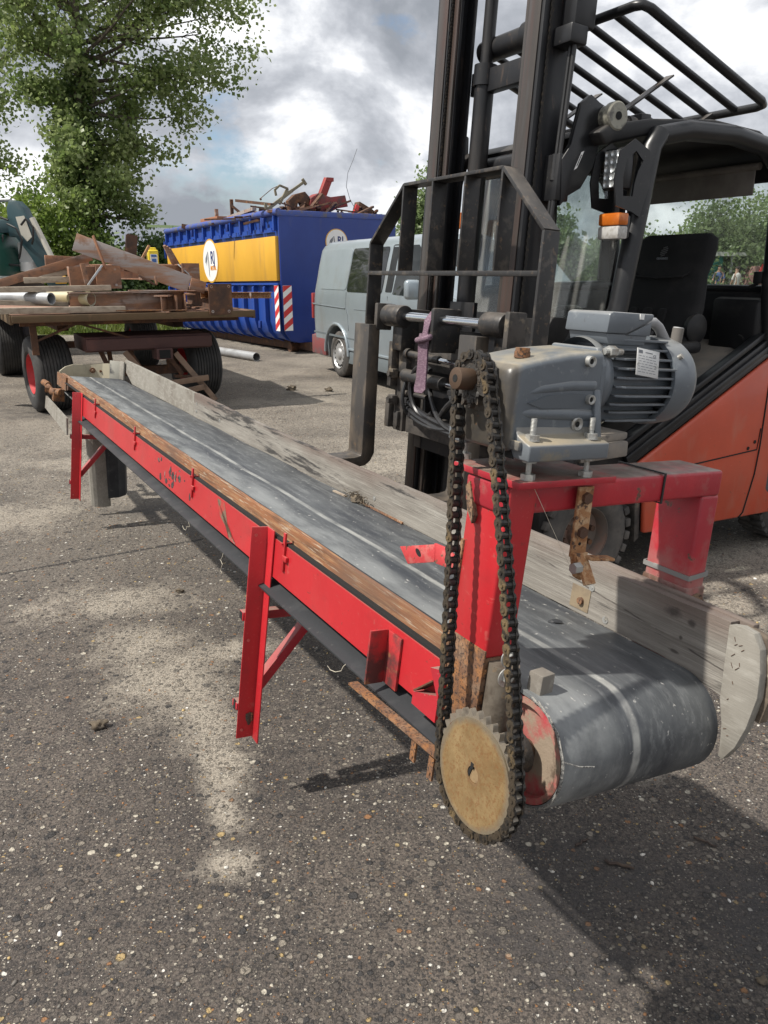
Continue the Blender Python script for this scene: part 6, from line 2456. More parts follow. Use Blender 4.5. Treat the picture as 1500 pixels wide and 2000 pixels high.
for (x, z) in ((.92, 1.52), (1.08, 1.52), (1.08, 1.36), (.92, 1.36)):
    q.cyl((x, .392 + (x - 1.0) * .2, z), (x, .40 + (x - 1.0) * .2, z), .013, seg=12)
q.xf(TM).build_each('bolt_hole', 'beam_pale', o)
q = hbeam((2.12, 1.20, 1.49), (1.3, 3.3, 1.50), .22, .19, .014, .010)
q.box((2.13, 1.19, 1.485), (.26, .014, .22), Matrix.Rotation(.38, 3, 'Z'))
q.bx(1.55, 2.03, 1.26, 1.42, 1.40, 1.57)
lay(q, 'steel_column', 'beam_rust', 'rusty box column with end plate on the back of the load, before the yellow stripe', 'steel column')
lay(bar1((.72, .55, 1.80), (1.86, .35, 1.36), .04, .185, (0, 0, 1)), 'steel_channel', 'beam_pale', 'long pale grey channel with rust streaks slanting down across the load', 'steel channel')
lay(bar1((1.86, .30, 1.37), (2.02, .28, 1.32), .03, .13, (0, 0, 1)), 'steel_offcut', 'beam_rust', 'short rusty offcut at the low end of the slanting pale channel', 'steel offcut')
lay(bar1((-.30, 1.0, 1.29), (.92, .80, 1.66), .05, .09, (0, 0, 1)), 'steel_angle', 'beam_rust', 'long rusty angle rising from the left bed corner to the pale channel', 'steel angle')
lay(bar1((.985, .38, 1.52), (.89, .42, 1.86), .015, .088, (0, 1, 0)), 'steel_flat', mat('orange_flat_bar', (.28, .135, .075), .8, .1, [((.2, .1, .06), 6, .5, .65, .7, U1)], (40, .2)), 'upright orange rusted flat bar sticking up from the load', 'flat bar')
lay(channel((1.36, 1.0, 1.50), (1.43, 1.05, 1.90), .12, .07, .01, (0, 1, 0)), 'steel_channel', 'rust_dark', 'short dark channel standing upright behind the pale slanting channel', 'steel channel')
lay(bar1((1.40, .75, 1.55), (1.56, .8, 1.78), .03, .03, (0, 1, 0)), 'steel_rod', 'rust_orange', 'thin orange rod leaning beside the yellow canister', 'steel rod')
for k, (dx, h) in enumerate(((0, 1.80), (.045, 1.79), (.09, 1.77))):
    lay(bar1((1.98 + dx, 1.35 + k * .05, 1.55), (1.86 + dx * .9, 1.3 + k * .05, h), .03, .05, (0, 1, 0)), 'steel_angle', 'beam_rust',
        ('leftmost of three leaning rusty bars before the container corner', 'middle one of three leaning rusty bars before the container corner', 'rightmost of three leaning rusty bars before the container corner')[k], 'steel angle')
lay(bar1((1.98, 1.2, 1.58), (2.09, 1.12, 1.46), .014, .02, (0, 1, 0)), 'steel_rod', 'galv', 'thin bright rod under the three leaning bars', 'steel rod')
lay(bar1((1.15, .16, 1.305), (1.86, .14, 1.295), .07, .012, (0, 0, 1)), 'steel_plate', 'beam_rust', 'flat rusty strip lying on top of the front I beam', 'steel strip')
lay(bar1((.98, .10, 1.105), (1.72, .06, 1.095), .10, .012, (0, 0, 1)), 'steel_plate', 'rust', 'long thin rusty strip on the bed below the front I beam', 'steel strip')
lay(channel((1.78, .06, 1.17), (1.80, .5, 1.17), .12, .19, .012, (0, 0, 1)), 'steel_channel', 'beam_rust', 'short channel stub standing between the front I beam and the end plate', 'steel channel')
lay(channel((2.05, .55, 1.235), (2.90, .50, 1.225), .06, .07, .008, (0, 0, 1)), 'steel_channel', 'rust_orange', 'orange rusty channel poking out to the right past the bed', 'steel channel')
lay(bar1((2.62, .47, 1.19), (2.62, .47, 1.265), .07, .01, (1, 0, 0)), 'steel_offcut', 'beam_rust', 'small clip plate hanging on the channel that pokes out to the right', 'steel offcut')
lay(bar1((1.30, .3, 1.46), (1.46, .26, 1.36), .02, .05, (0, 1, 0)), 'steel_offcut', 'rust_dark', 'small dark V shaped offcut below the pale channel, its left leg', 'steel offcut')
lay(bar1((1.475, .26, 1.36), (1.47, .28, 1.45), .02, .04, (0, 1, 0)), 'steel_offcut', 'beam_rust', 'small upright offcut below the pale channel, right leg of the V', 'steel offcut')
lay(bar1((.78, .34, 1.30), (.74, .34, 1.58), .05, .03, (0, 1, 0)), 'steel_flat', 'beam_rust', 'narrow rusty upright left of the drilled column', 'flat bar')
lay(bar1((.76, .26, 1.36), (.93, .30, 1.56), .020, .020, (0, 1, 0)), 'steel_rod', 'galv', 'bright thin tube leaning across the drilled column', 'steel rod')
lay(bar1((.52, 1.5, 1.62), (1.0, 1.5, 1.60), .05, .12, (0, 0, 1)), 'steel_plate', 'beam_rust', 'rusty plate lying behind the top of the rising angle', 'steel plate')
q = MB()
q.box((.52, .9, 1.46), (.30, .09, .08), Matrix.Rotation(-.35, 3, 'Y'), .004)
lay(q, 'timber_offcut', 'timber', 'short square timber block under the rising rusty angle', 'timber block')
lay(bar1((-.35, .30, 1.32), (.98, .22, 1.335), .11, .055, (0, 0, 1)), 'timber_beam', 'timber', 'pale timber laid over the two pipes', 'timber beam', 'timbers on the trailer')
lay(bar1((-.40, .12, 1.125), (1.08, .10, 1.12), .10, .06, (0, 0, 1)), 'timber_beam', 'timber', 'pale timber lying on the bed edge below the two pipes', 'timber beam', 'timbers on the trailer')
lay(bar1((-.40, .35, 1.21), (.55, .30, 1.17), .10, .045, (0, 0, 1)), 'timber_beam', 'timber', 'yellowish timber behind the lower pale timber', 'timber beam', 'timbers on the trailer')
lay(bar1((.18, .6, 1.41), (.78, .55, 1.42), .07, .06, (0, 0, 1)), 'timber_beam', 'timber', 'short timber with a sawn orange end on top of the pale timber', 'timber beam', 'timbers on the trailer')


def pipe(p, r_, rad, th=.008):
    q = MB()
    p, r_ = Vector(p), Vector(r_)
    L = (r_ - p).length
    q.lathe([(0, rad - th), (0, rad), (L, rad), (L, rad - th), (0, rad - th)], p, r_ - p, 36)
    return q


lay(pipe((.37, .12, 1.235), (-.85, 1.6, 1.26), .060), 'steel_pipe', 'galv', 'silvery pipe end, left one of the two pipes on the trailer', 'pipe', 'pipes on the trailer')
lay(pipe((.76, .14, 1.225), (-.55, 1.7, 1.25), .072), 'steel_pipe', 'pipe_yellow', 'wider yellowed pipe, right one of the two pipes on the trailer', 'pipe', 'pipes on the trailer')
q = MB()
q.bx(1.57, 1.69, .92, 1.05, 1.52, 1.74, .02, 3)
q.bx(1.585, 1.675, .95, 1.03, 1.73, 1.765, .014, 3)
o = lay(q, 'canister', 'yellow_plastic', 'small yellow plastic canister with a blue and white label on the load', 'canister', None)
q = MB()
q.bx(1.59, 1.67, .912, .919, 1.54, 1.69)
lb = q.xf(TM).build('canister_label', 'white', o)
q = MB()
q.bx(1.60, 1.66, .907, .911, 1.66, 1.685)
q.bx(1.605, 1.655, .907, .911, 1.60, 1.64)
q.bx(1.60, 1.66, .907, .911, 1.55, 1.565)
q.xf(TM).build('label_print', 'label_blue', lb)

# ================================================================== ROLL-OFF CONTAINER (x along the end wall, y along the side away)
KA = math.atan2(.54, .84)
KO = Vector((-1.86, 14.96, 0))
ct = thing('scrap_container', 'blue open top steel container with a wide yellow stripe, heaped with scrap', 'container', KO, Matrix.Rotation(KA, 3, 'Z') @ Matrix.Rotation(-.015, 3, 'X'))
KL, KW, KH, KB = 6.42, 2.48, 2.53, .22
q = MB()
# bottom rounds in towards the runners
sec = [(.30, KB), (.14, KB + .05), (.05, KB + .16), (.0, KB + .36), (0.0, 1.28), (0, 2.30), (0, KH), (KW, KH), (KW, KB + .36), (KW - .14, KB + .05), (KW - .30, KB)]
q.prism(sec, 1, .04, KL)
q.build('side_wall', 'blue_sunlit', ct, 30)
q = MB()
sec2 = [(.28, KB - .02), (.12, KB + .03), (.03, KB + .15), (-.03, KB + .36), (-.03, KH - .02), (KW + .03, KH - .02), (KW + .03, KB + .36), (KW - .12, KB + .03), (KW - .28, KB - .02)]
q.prism(sec2, 1, 0, .039, .008)
q.build('end_wall', 'blue', ct, 30)
q = MB()
n_r = 13
for k in range(n_r):
    y = .12 + k * (KL - .2) / (n_r - 1)
    q.prism([(.30, KB - .03), (.09, KB + .04), (-.03, KB + .17), (-.085, KB + .38), (-.085, 1.22), (-.004, 1.28), (.03, 1.2), (.03, KB + .3), (.2, KB + .04)], 1, y, y + .085)
    q.prism([(-.07, 2.22), (-.07, KH - .06), (.02, KH - .06), (.02, 2.20)], 1, y + .01, y + .07)
q.bx(-.085, -.004, .04, KL, 1.262, 1.30)
q.build_each('wall_rib', 'blue_sunlit', ct, 30)
q = MB()
for k in range(n_r - 1):
    y = .12 + (k + .5) * (KL - .2) / (n_r - 1) + .04
    q.prism([(y - .19, 2.19), (y + .19, 2.19), (y + .13, 2.27), (y - .13, 2.27)], 0, -.06, -.003)
q.build_each('rib_foot', 'blue_sunlit', ct)
q = MB()
q.cyl((-.02, .0, KH), (-.02, KL, KH), .065, seg=16)
q.bx(-.05, KW + .05, -.01, .05, KH - .07, KH + .03, .01)
q.build('top_rail', mat('scuffed_blue_rail', (.05, .085, .30), .55, 0, [((.13, .12, .12), 6, .5, .62, .85, U1), ((.14, .09, .07), 12, .63, .7, .8, U1)]), ct, 40)
q = MB()
q.bx(-.088, -.004, .06, KL - .12, 1.335, 2.115, .003)
pan = q.build('stripe_panel', 'yellow', ct)
q = MB()
q.bx(.35, KW - .35, .3, KL - .2, .06, .20)
q.bx(.45, .55, -.15, KL, .05, .2)
q.bx(KW - .55, KW - .45, -.15, KL, .05, .2)
for y in (.4, KL - .5):
    q.cyl((.28, y, .10), (.45, y, .10), .10, seg=18)
    q.cyl((KW - .45, y, .10), (KW - .28, y, .10), .10, seg=18)
q.build('skid', 'rust_dark', ct)
q = MB()
for y, z in ((.52, KH - .15), (2.3, KH - .15), (4.4, KH - .15), (.9, .52)):
    q.bx(-.115, -.07, y - .05, y + .05, z - .07, z + .07, .01)
q.bx(-.10, -.03, KL - .02, KL + .06, 1.9, 2.3, .01)
q.build_each('tarp_hook', 'blue', ct)


def roundel(m, r_, parent, sx=1.0):
    """white disc with a yellow ring, grey grab figure and dark lettering"""
    q = MB()
    q.cyl((0, 0, 0), (0, 0, .006), r_, seg=48)
    ring_ = q.xf(m).build('roundel', 'yellow', parent)
    q = MB()
    q.cyl((0, 0, .006), (0, 0, .009), r_ * .93, seg=48)
    q.xf(m).build('roundel_disc', 'white', ring_)
    q = MB()
    s = r_
    q.prism([(-.30 * s, .42 * s), (-.22 * s, .44 * s), (-.16 * s, .02 * s), (-.16 * s, -.78 * s), (-.24 * s, -.60 * s), (-.26 * s, .0)], 2, .009, .0105)
    q.prism([(-.34 * s, .38 * s), (-.60 * s, .14 * s), (-.66 * s, -.10 * s), (-.52 * s, -.02 * s), (-.50 * s, -.22 * s), (-.40 * s, .0), (-.34 * s, .10 * s)], 2, .009, .0105)
    q.xf(m).build('roundel_figure', 'grey_print', ring_)
    text_mesh('roundel_letters', 'RJ', .78 * r_, 'navy', ring_, m @ Matrix.Translation((.34 * s, .12 * s, .0105)), .001, sx=.85, bold=.02 * r_)
    text_mesh('roundel_word', 'METAAL', .25 * r_, 'orange_print', ring_, m @ Matrix.Translation((.36 * s, -.34 * s, .0105)), .001, sx=.80, bold=.006)


roundel(face_m((-.089, 3.36, 1.765), (0, -1, 0), (0, 0, 1)), .455, ct)
roundel(face_m((1.16, -.001, 2.03), (1, 0, 0), (0, 0, 1)), .24, ct)


def chevron(m, parent):
    q = MB()
    q.bx(-.09, .09, -.41, .41, 0, .004)
    bd = q.xf(m).build('warning_board', 'white', parent)
    q = MB()
    for k in range(4):
        z = -.42 + k * .235
        pts = [(-.09, z), (.09, z + .14), (.09, z + .26), (-.09, z + .12)]
        pts = [(x, max(-.41, min(.41, y))) for x, y in pts]
        q.prism(pts, 2, .0045, .006)
    q.xf(m).build_each('red_stripe', 'sign_red', bd)


chevron(face_m((.085, -.002, .84), (1, 0, 0), (0, 0, 1)), ct)
chevron(face_m((-.09, .09, .84), (0, -1, 0), (0, 0, 1)), ct)
text_mesh('corner_letter', '6', .16, 'white', ct, face_m((KW - .09, -.001, KH - .16), (1, 0, 0), (0, 0, 1)), .001)
q = MB()
rnd = random.Random(17)
for k in range(60):
    q.box((rnd.uniform(.15, KW - .15), rnd.uniform(.3, KL - .2), KH - .02 + rnd.uniform(-.05, .07)), (rnd.uniform(.2, .9), rnd.uniform(.05, .3), rnd.uniform(.02, .12)),
          Matrix.Rotation(rnd.uniform(0, 3.1), 3, 'Z') @ Matrix.Rotation(rnd.uniform(-.3, .3), 3, 'Y'))
for k in range(150):
    x_ = min(KW - .1, max(.05, rnd.gauss(1.25, .75)))
    y_ = .25 + abs(rnd.gauss(0, 1.6))
    top_ = KH + .30 * math.exp(-((x_ - 1.3) / .9) ** 2) * math.exp(-((y_ - .7) / 1.6) ** 2)
    a_, b_ = Vector((x_, y_, rnd.uniform(KH - .05, top_))), Vector((rnd.gauss(0, .22), rnd.gauss(0, .22), rnd.gauss(0, .09)))
    q.bar(a_ - b_, a_ + b_, rnd.choice((.02, .03, .05, .09)), rnd.choice((.02, .03, .04)))
CM = Matrix.Translation(KO) @ (Matrix.Rotation(KA, 3, 'Z') @ Matrix.Rotation(-.015, 3, 'X')).to_4x4()
o = q.xf(CM).build('scrap_metal', 'rust_dark')
tag(o, 'tangled rusty scrap filling the blue container up to its rim', 'scrap', kind='stuff')


def pile(q, name, m, label, cat):
    q.xf(CM)
    tag(q.build(name, m, None, 30), label, cat, 'scrap pieces on the container')


pile(MB().bar((1.26, .9, 2.72), (1.46, .8, 3.24), .14, .12, (0, 1, 0), .005).bx(1.40, 1.55, .74, .86, 3.19, 3.26), 'red_post', mat('scrap_red', (.27, .035, .03), .6, 0, [((.12, .06, .045), 5, .5, .65, .7, U1)]), 'red square post sticking up highest from the container', 'red post')
q = MB()
q.prism([(.94, 2.58), (1.02, 2.86), (1.18, 2.96), (1.45, 2.90), (1.78, 2.95), (1.84, 2.74), (1.60, 2.70), (1.35, 2.58)], 1, .7, .98, .01)
pile(q, 'red_housing', mat('scrap_dark_red', (.22, .03, .028), .6, 0, [((.07, .04, .035), 5, .48, .62, .8, U1)]), 'dark red machine housing lying at the foot of the red post', 'machine housing')
q = MB()
q.prism([(.56, 2.80), (.70, 2.92), (.92, 2.98), (1.02, 2.88), (.98, 2.58), (.92, 2.58), (.90, 2.76), (.76, 2.78), (.72, 2.58), (.62, 2.58)], 1, .75, .9, .01)
pile(q, 'forked_casting', 'rust_dark', 'dark arched casting straddling the rim left of the red housing', 'casting')
q = MB()
q.prism([(1.95, 2.56), (2.05, 2.84), (2.14, 2.80), (2.36, 2.70), (2.56, 2.56)], 1, .6, .8, .01)
for k in range(6):
    q.bar((1.95 + k * .09, .6, 2.62), (2.1 + k * .07, .7, 2.78 - k * .03), .03, .04)
pile(q, 'crushed_machine', 'rust_dark', 'dark crushed machine part at the right end of the container heap', 'machine part')
pile(MB().bar((1.88, .55, 2.56), (2.0, .6, 2.76), .08, .04, (0, 1, 0)), 'red_plate', 'sign_red', 'small red plate beside the dark crushed part', 'plate')
q = MB()
for p, r_, w in (((.02, .6, 2.60), (.62, .7, 2.98), .06), ((.62, .7, 2.98), (.92, .75, 3.16), .05), ((.30, .62, 2.72), (.52, .7, 3.0), .05), ((.52, .68, 3.0), (.34, .66, 3.05), .035), ((.34, .66, 3.05), (.22, .62, 2.96), .035), ((.22, .62, 2.96), (.24, .62, 2.86), .035),
                  ((.02, .6, 2.60), (.0, .6, 2.72), .05), ((.86, .74, 3.2), (.94, .74, 3.10), .05)):
    q.bar(p, r_, w, .04, (0, 1, 0), .004)
pile(q, 'bent_frame', mat('olive_frame', (.20, .175, .115), .75, 0, [((.11, .08, .055), 6, .5, .65, .7, U1)]), 'bent olive coloured tube frame leaning up on the container heap', 'bent frame')
pile(MB().bar((-.06, 1.8, 2.86), (.14, .6, 2.70), .07, .05), 'dark_profile', 'rust_dark', 'dark steel profile lying across the rim left of the bent frame', 'steel profile')
pile(MB().bar((.08, 2.6, 2.60), (.0, 1.1, 2.66), .08, .06), 'pale_profile', 'beam_pale', 'pale bent profile along the container rim', 'steel profile')
pile(MB().bx(-.02, .30, 3.0, 4.0, 2.56, 2.66, .004), 'orange_plank', mat('orange_board', (.30, .13, .07), .8), 'flat orange brown board resting on the container rim', 'board')
pile(MB().bar((.2, 2.7, 2.55), (.16, 2.6, 2.96), .06, .05, (0, 1, 0)).bar((.12, 2.55, 2.85), (.35, 2.4, 2.62), .06, .05), 'scrap_hook', 'rust_dark', 'hooked dark red piece standing on the rim left of the pale profile', 'scrap hook')
pile(MB().bar((.25, 3.7, 2.56), (.25, 3.7, 2.86), .07, .05, (0, 1, 0)), 'scrap_stub', 'beam_rust', 'short ribbed stub standing on the orange brown board', 'scrap stub')
pile(MB().bar((.05, 6.0, 2.62), (-.15, 7.4, 2.72), .09, .06).bar((.1, 5.4, 2.58), (.0, 6.4, 2.66), .05, .05), 'green_profile', mat('green_scrap', (.12, .17, .08), .7), 'greenish profile poking out over the far end of the container', 'steel profile')
q = MB()
q.tube([(1.94, .6, 2.70), (1.84, .62, 2.86), (1.76, .62, 3.10), (1.80, .62, 3.35), (1.93, .62, 3.60), (2.02, .62, 3.80)], .006, 5)
pile(q, 'steel_wire', 'grey_print', 'thin curved wire standing up out of the container heap', 'wire')
q = MB()
q.tube([(.34, .66, 3.05), (.16, .6, 2.98), (-.02, .55, 2.86), (-.10, .55, 2.80)], .007, 5)
q.ball((-.11, .55, 2.78), .025, 1)
pile(q, 'steel_wire', 'rust_dark', 'thin dark wire trailing left from the bent frame', 'wire')

# ---- loose pipe on the ground
q = MB()
p0, p1 = Vector((-2.22, 13.75, .075)), Vector((-4.2, 16.2, .075))
L = (p1 - p0).length
q.lathe([(0, .066), (0, .075), (L, .075), (L, .066), (0, .066)], p0, p1 - p0, 32)
tag(q.build('steel_pipe', 'galv'), 'grey pipe lying on the ground in front of the blue container', 'pipe')

# ================================================================== VAN (x forward, y away from the seen side, z up)
VA = math.atan2(-.9, .43)
vn = thing('delivery_van', 'light silver blue delivery van parked behind the forklift mast', 'van', (-.70, 11.66, 0), VA)
VW = 1.88


def arch_pts(cx, r_, n=12):
    return [(cx + r_ * math.cos(a), .34 + r_ * math.sin(a)) for a in [PI - PI * k / n for k in range(n + 1)]]


def van_loft(secs):
    """secs: list of (z, y_in) giving the tumblehome of the flank"""
    return secs


flank = [(.24, .06), (.45, .015), (.80, 0.0), (1.10, .004), (1.22, .014), (1.35, .04), (1.60, .085), (1.80, .13), (1.88, .19), (1.93, .32), (1.955, .60)]
low = [(-.98, .26), (-.40, .24)] + arch_pts(0, .40) + [(.42, .26), (2.58, .26)] + arch_pts(3.0, .40) + [(3.42, .25), (3.92, .28)]


def z_top(x):
    """roof, windscreen and bonnet line"""
    pts = [(-1.05, 1.80), (-.98, 1.90), (-.6, 1.95), (1.8, 1.955), (2.35, 1.92), (3.10, 1.30), (3.80, 1.08), (3.95, .85)]
    for (a, b), (c, d) in zip(pts, pts[1:]):
        if x <= c:
            return b + (d - b) * (x - a) / (c - a)
    return .85


def rear_x(z):
    return -1.0 + .0 * z - .02 + (.10 * max(0, z - 1.0) ** 1.3)


def inset(z):
    for (a, b), (c, d) in zip(flank, flank[1:]):
        if z <= c:
            return b + (d - b) * (z - a) / (c - a)
    return flank[-1][1]


q = MB()
cols = np.unique(np.concatenate([np.linspace(-1.02, 3.92, 60), np.linspace(-.41, .41, 17), np.linspace(2.59, 3.41, 17)]))
zs = [.24, .34, .45, .62, .74, .80, .95, 1.10, 1.16, 1.22, 1.35, 1.48, 1.60, 1.72, 1.80, 1.86, 1.90, 1.93, 1.955]


def z_low(x):
    z = .25
    for cx in (0, 3.0):
        if abs(x - cx) < .40:
            z = max(z, .34 + math.sqrt(max(0, .40 ** 2 - (x - cx) ** 2)))
    return z


grid = {}
for i, x in enumerate(cols):
    zt_, zl = z_top(x), z_low(x)
    for j, z in enumerate(zs):
        f = (z - zs[0]) / (zs[-1] - zs[0])
        zz = min(max(z, zl), zt_)
        xx = x
        ins = inset(zz)
        # round the rear corner and the nose
        ins += .10 * max(0, 1 - (x + 1.02) / .16) ** 2 + .5 * max(0, (x - 3.3) / .62) ** 2
        if x < -.7:
            xx = x + (.10 * max(0, zz - 1.0)) * (-.7 - x) / .32
        grid[i, j] = (xx, ins, zz)
for s in (0, 1):
    vv = {k: q.bm.verts.new((p[0], p[1] if s == 0 else VW - p[1], p[2])) for k, p in grid.items()}
    for i in range(len(cols) - 1):
        for j in range(len(zs) - 1):
            ps = [vv[i, j], vv[i + 1, j], vv[i + 1, j + 1], vv[i, j + 1]]
            if (ps[0].co - ps[3].co).length < 1e-6 and (ps[1].co - ps[2].co).length < 1e-6:
                continue
            q.bm.faces.new(ps)
    if s == 0:
        va = vv
    else:
        for i in range(len(cols) - 1):
            q.bm.faces.new((va[i, len(zs) - 1], va[i + 1, len(zs) - 1], vv[i + 1, len(zs) - 1], vv[i, len(zs) - 1]))
            q.bm.faces.new((va[i, 0], vv[i, 0], vv[i + 1, 0], va[i + 1, 0]))
        for i in (0, len(cols) - 1):
            for j in range(len(zs) - 1):
                q.bm.faces.new((va[i, j], va[i, j + 1], vv[i, j + 1], vv[i, j]))
bmesh.ops.remove_doubles(q.bm, verts=q.bm.verts, dist=1e-5)
bmesh.ops.dissolve_degenerate(q.bm, edges=q.bm.edges, dist=1e-5)
bmesh.ops.recalc_face_normals(q.bm, faces=q.bm.faces)
vb = q.build('body', 'van', vn, 40)


def flank_panel(outline, off, name, m, th=.004):
    """panel that follows the flank; outline in (x,z), convex"""
    q = MB()
    cx = sum(p[0] for p in outline) / len(outline)
    cz = sum(p[1] for p in outline) / len(outline)
    rings = []
    for f in (1.0, .75, .5, .25):
        rings.append([q.bm.verts.new((cx + (x - cx) * f, inset(cz + (z - cz) * f) - off, cz + (z - cz) * f)) for x, z in outline])
    skirt = [q.bm.verts.new((x, inset(z) + .01, z)) for x, z in outline]
    rings.insert(0, skirt)
    n = len(outline)
    for a, b_ in zip(rings, rings[1:]):
        for k in range(n):
            q.bm.faces.new((a[k], a[(k + 1) % n], b_[(k + 1) % n], b_[k]))
    q.bm.faces.new(rings[-1])
    bmesh.ops.recalc_face_normals(q.bm, faces=q.bm.faces)
    return q.build(name, m, vn, 30)


def rr_rect(x0, x1, z0, z1, r_, slant=0.0, n=5):
    pts = []
    for cx, cz, a0 in ((x1 - r_, z1 - r_, 0), (x0 + r_, z1 - r_, 90), (x0 + r_, z0 + r_, 180), (x1 - r_, z0 + r_, 270)):
        for k in range(n + 1):
            a = R(a0 + 90 * k / n)
            z = cz + r_ * math.sin(a)
            pts.append((cx + r_ * math.cos(a) + slant * (z - z0), z))
    return pts


flank_panel(rr_rect(-.66, .36, 1.25, 1.80, .07, .06), .007, 'blanked_window', 'van')
flank_panel(rr_rect(.385, 1.52, 1.23, 1.80, .04, .06), .009, 'side_window', 'glass_dark')
flank_panel(rr_rect(1.62, 1.80, 1.25, 1.82, .02, .05), .006, 'door_pillar', 'black_paint')
flank_panel([(1.84, 1.23), (2.90, 1.20), (2.86, 1.32), (2.42, 1.74), (2.32, 1.80), (1.90, 1.80)], .008, 'front_window', 'glass_clear')
flank_panel([(-.93, .62), (.64, .60), (.64, .575), (-.93, .59)], .001, 'seam', 'van_dark')
q = MB()
def seam(pts, r_=.007):
    q.tube([(x, inset(z) - .001, z) for x, z in pts], r_, 5)
seam([(-.92, 1.02), (.34, 1.00)], .010)
seam([(.37, 1.22), (.37, 1.0), (.44, .9), (.46, .70)])
seam([(1.70, 1.20), (1.70, .34)])
seam([(1.72, 1.03), (2.8, 1.03)], .005)
seam([(-.98, 1.03), (-.60, 1.03)], .006)
seam([(.66, 1.00), (1.68, 1.00)], .005)
q.build_each('door_seam', 'van_dark', vb)
q = MB()
q.prism([(.42, .24), (2.56, .24), (2.52, .42), (.47, .42)], 1, .012, .05, .004)
q.build('sill', 'van_dark', vn)
q = MB()
q.bar((.44, .012, .44), (2.54, .012, .44), .03, .035, (0, 0, 1), .008)
q.tube([(x * 1.03, .0, z * 1.0) for x, z in [(0 + .43 * math.cos(a), .34 + .43 * math.sin(a)) for a in [PI - PI * k / 16 for k in range(17)]]], .022, 8)
q.build('arch_lip', 'van', vn, 60)
q = MB()
q.bx(-1.09, -.43, .04, VW - .04, .30, .56, .03)
q.bx(-1.05, -.46, .012, .05, .27, .55, .01)
q.build('rear_bumper', mat('faded_red_bumper', (.20, .055, .055), .6, 0, [((.10, .09, .095), 4, .45, .6, .8, U1)]), vn)
q = MB()
q.bx(-1.06, -.985, .02, .12, .80, 1.18, .01)
q.bx(-1.06, -.985, VW - .12, VW - .02, .80, 1.18, .01)
q.build_each('tail_lamp', 'tail_red', vn)
q = MB()
q.tube([(-1.0, .3, .3), (-1.05, .4, .24), (-1.16, .5, .22)], .03, 8)
q.build('tow_hook', 'black', vn)
q = MB()
q.bx(1.80, 1.97, -.024, -.004, 1.085, 1.115, .008)
q.build('door_handle', 'black', vn)
q = MB()
q.box((2.66, -.14, 1.30), (.12, .19, .22), Matrix.Rotation(-.1, 3, 'Z'), .045, 3)
q.bx(2.58, 2.70, -.05, .05, 1.19, 1.24, .015)
q.build('wing_mirror', 'van', vn, 50)


q = MB()
for k in range(8):
    x0_, x1_ = 2.42 + k * .08, 2.42 + (k + 1) * .08
    q.quad((x0_, .34, z_top(x0_) + .004), (x1_, .34 + k * .004, z_top(x1_) + .004), (x1_, VW - .34 - k * .004, z_top(x1_) + .004), (x0_, VW - .34, z_top(x0_) + .004))
bmesh.ops.remove_doubles(q.bm, verts=q.bm.verts, dist=1e-4)
q.build('windscreen', 'glass_dark', vn)
q = MB()
for y in (.40, VW - .40):
    q.box((3.86, y, .80), (.14, .30, .20), None, .05, 3)
q.build_each('headlight', 'clear_lens', vn, 50)
q = MB()
q.bx(3.86, 3.945, .60, VW - .60, .74, .90, .02)
q.bx(3.80, 3.96, .30, VW - .30, .30, .56, .05)
q.build_each('front_bumper', 'van_dark', vn)


def van_wheel(x, y, sgn):
    q = MB()
    c = (x, y, .335)
    q.lathe([(.03, .20), (.01, .215), (0, .25), (.006, .30), (.03, .33), (.18, .33), (.20, .30), (.20, .2)], c, (0, sgn, 0), 40)
    w = q.build('wheel', 'tyre', vn, 40)
    q = MB()
    q.lathe([(.012, .214), (.0, .208), (.02, .195), (.035, .175), (.02, .16), (.02, .09), (.005, .075), (-.01, .05), (-.01, 0)], c, (0, sgn, 0), 40)
    rm = q.build('rim', 'rim_silver', w, 40)
    q = MB()
    for k in range(16):
        a = 2 * PI * k / 16
        m = Matrix.Rotation(-a, 3, 'Y')
        q.box(Vector(c) + m @ Vector((.168, 0, 0)) + Vector((0, sgn * .022, 0)), (.030, .012, .022), m)
    q.build('rim_slot', 'dark', rm)


van_wheel(.02, .02, 1)
van_wheel(3.0, .02, 1)
van_wheel(.02, VW - .02, -1)
van_wheel(3.0, VW - .02, -1)
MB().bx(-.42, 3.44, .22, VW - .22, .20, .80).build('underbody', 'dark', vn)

# ================================================================== EXCAVATOR behind the trailer
ex = thing('excavator', 'dark green excavator with a bent boom standing behind the loaded trailer', 'excavator', (-7.2, 15.0, 0), R(-4))
q = MB()
q.prism([(-2.2, 1.42), (.41, 1.42), (.33, 1.80), (.25, 2.16), (-2.2, 2.16)], 1, -.5, 1.4, .03)
q.build('engine_cover', 'exc_green', ex, 40)
q = MB()
q.bx(-2.3, .43, -.55, 1.45, 1.36, 1.42, .01)
q.build('deck_rail', mat('pale_green_rail', (.36, .40, .38), .5), ex)
q = MB()
q.bx(-2.2, .3, -.4, 1.3, 1.05, 1.36, .02)
for y in (-.6, 1.1):
    q.prism([(-3.6, .25), (-3.4, 0), (-.35, 0), (-.15, .25), (-.15, .6), (-.35, .85), (-3.4, .85), (-3.6, .6)], 1, y, y + .5, .04)
q.build('undercarriage', 'black', ex)
q = MB()
bo = [(-2.2, 2.16), (-.2, 2.20), (.35, 2.20), (.52, 2.24), (.60, 2.34), (.55, 2.62), (.35, 2.66), (.30, 2.45), (.18, 2.36), (-2.2, 2.42)]
q.prism([(-2.2, 2.14), (.48, 2.17), (.56, 2.26), (.50, 2.40), (-2.2, 2.44)], 1, .1, .42, .02)
q.build('boom', 'exc_teal', ex)
q = MB()
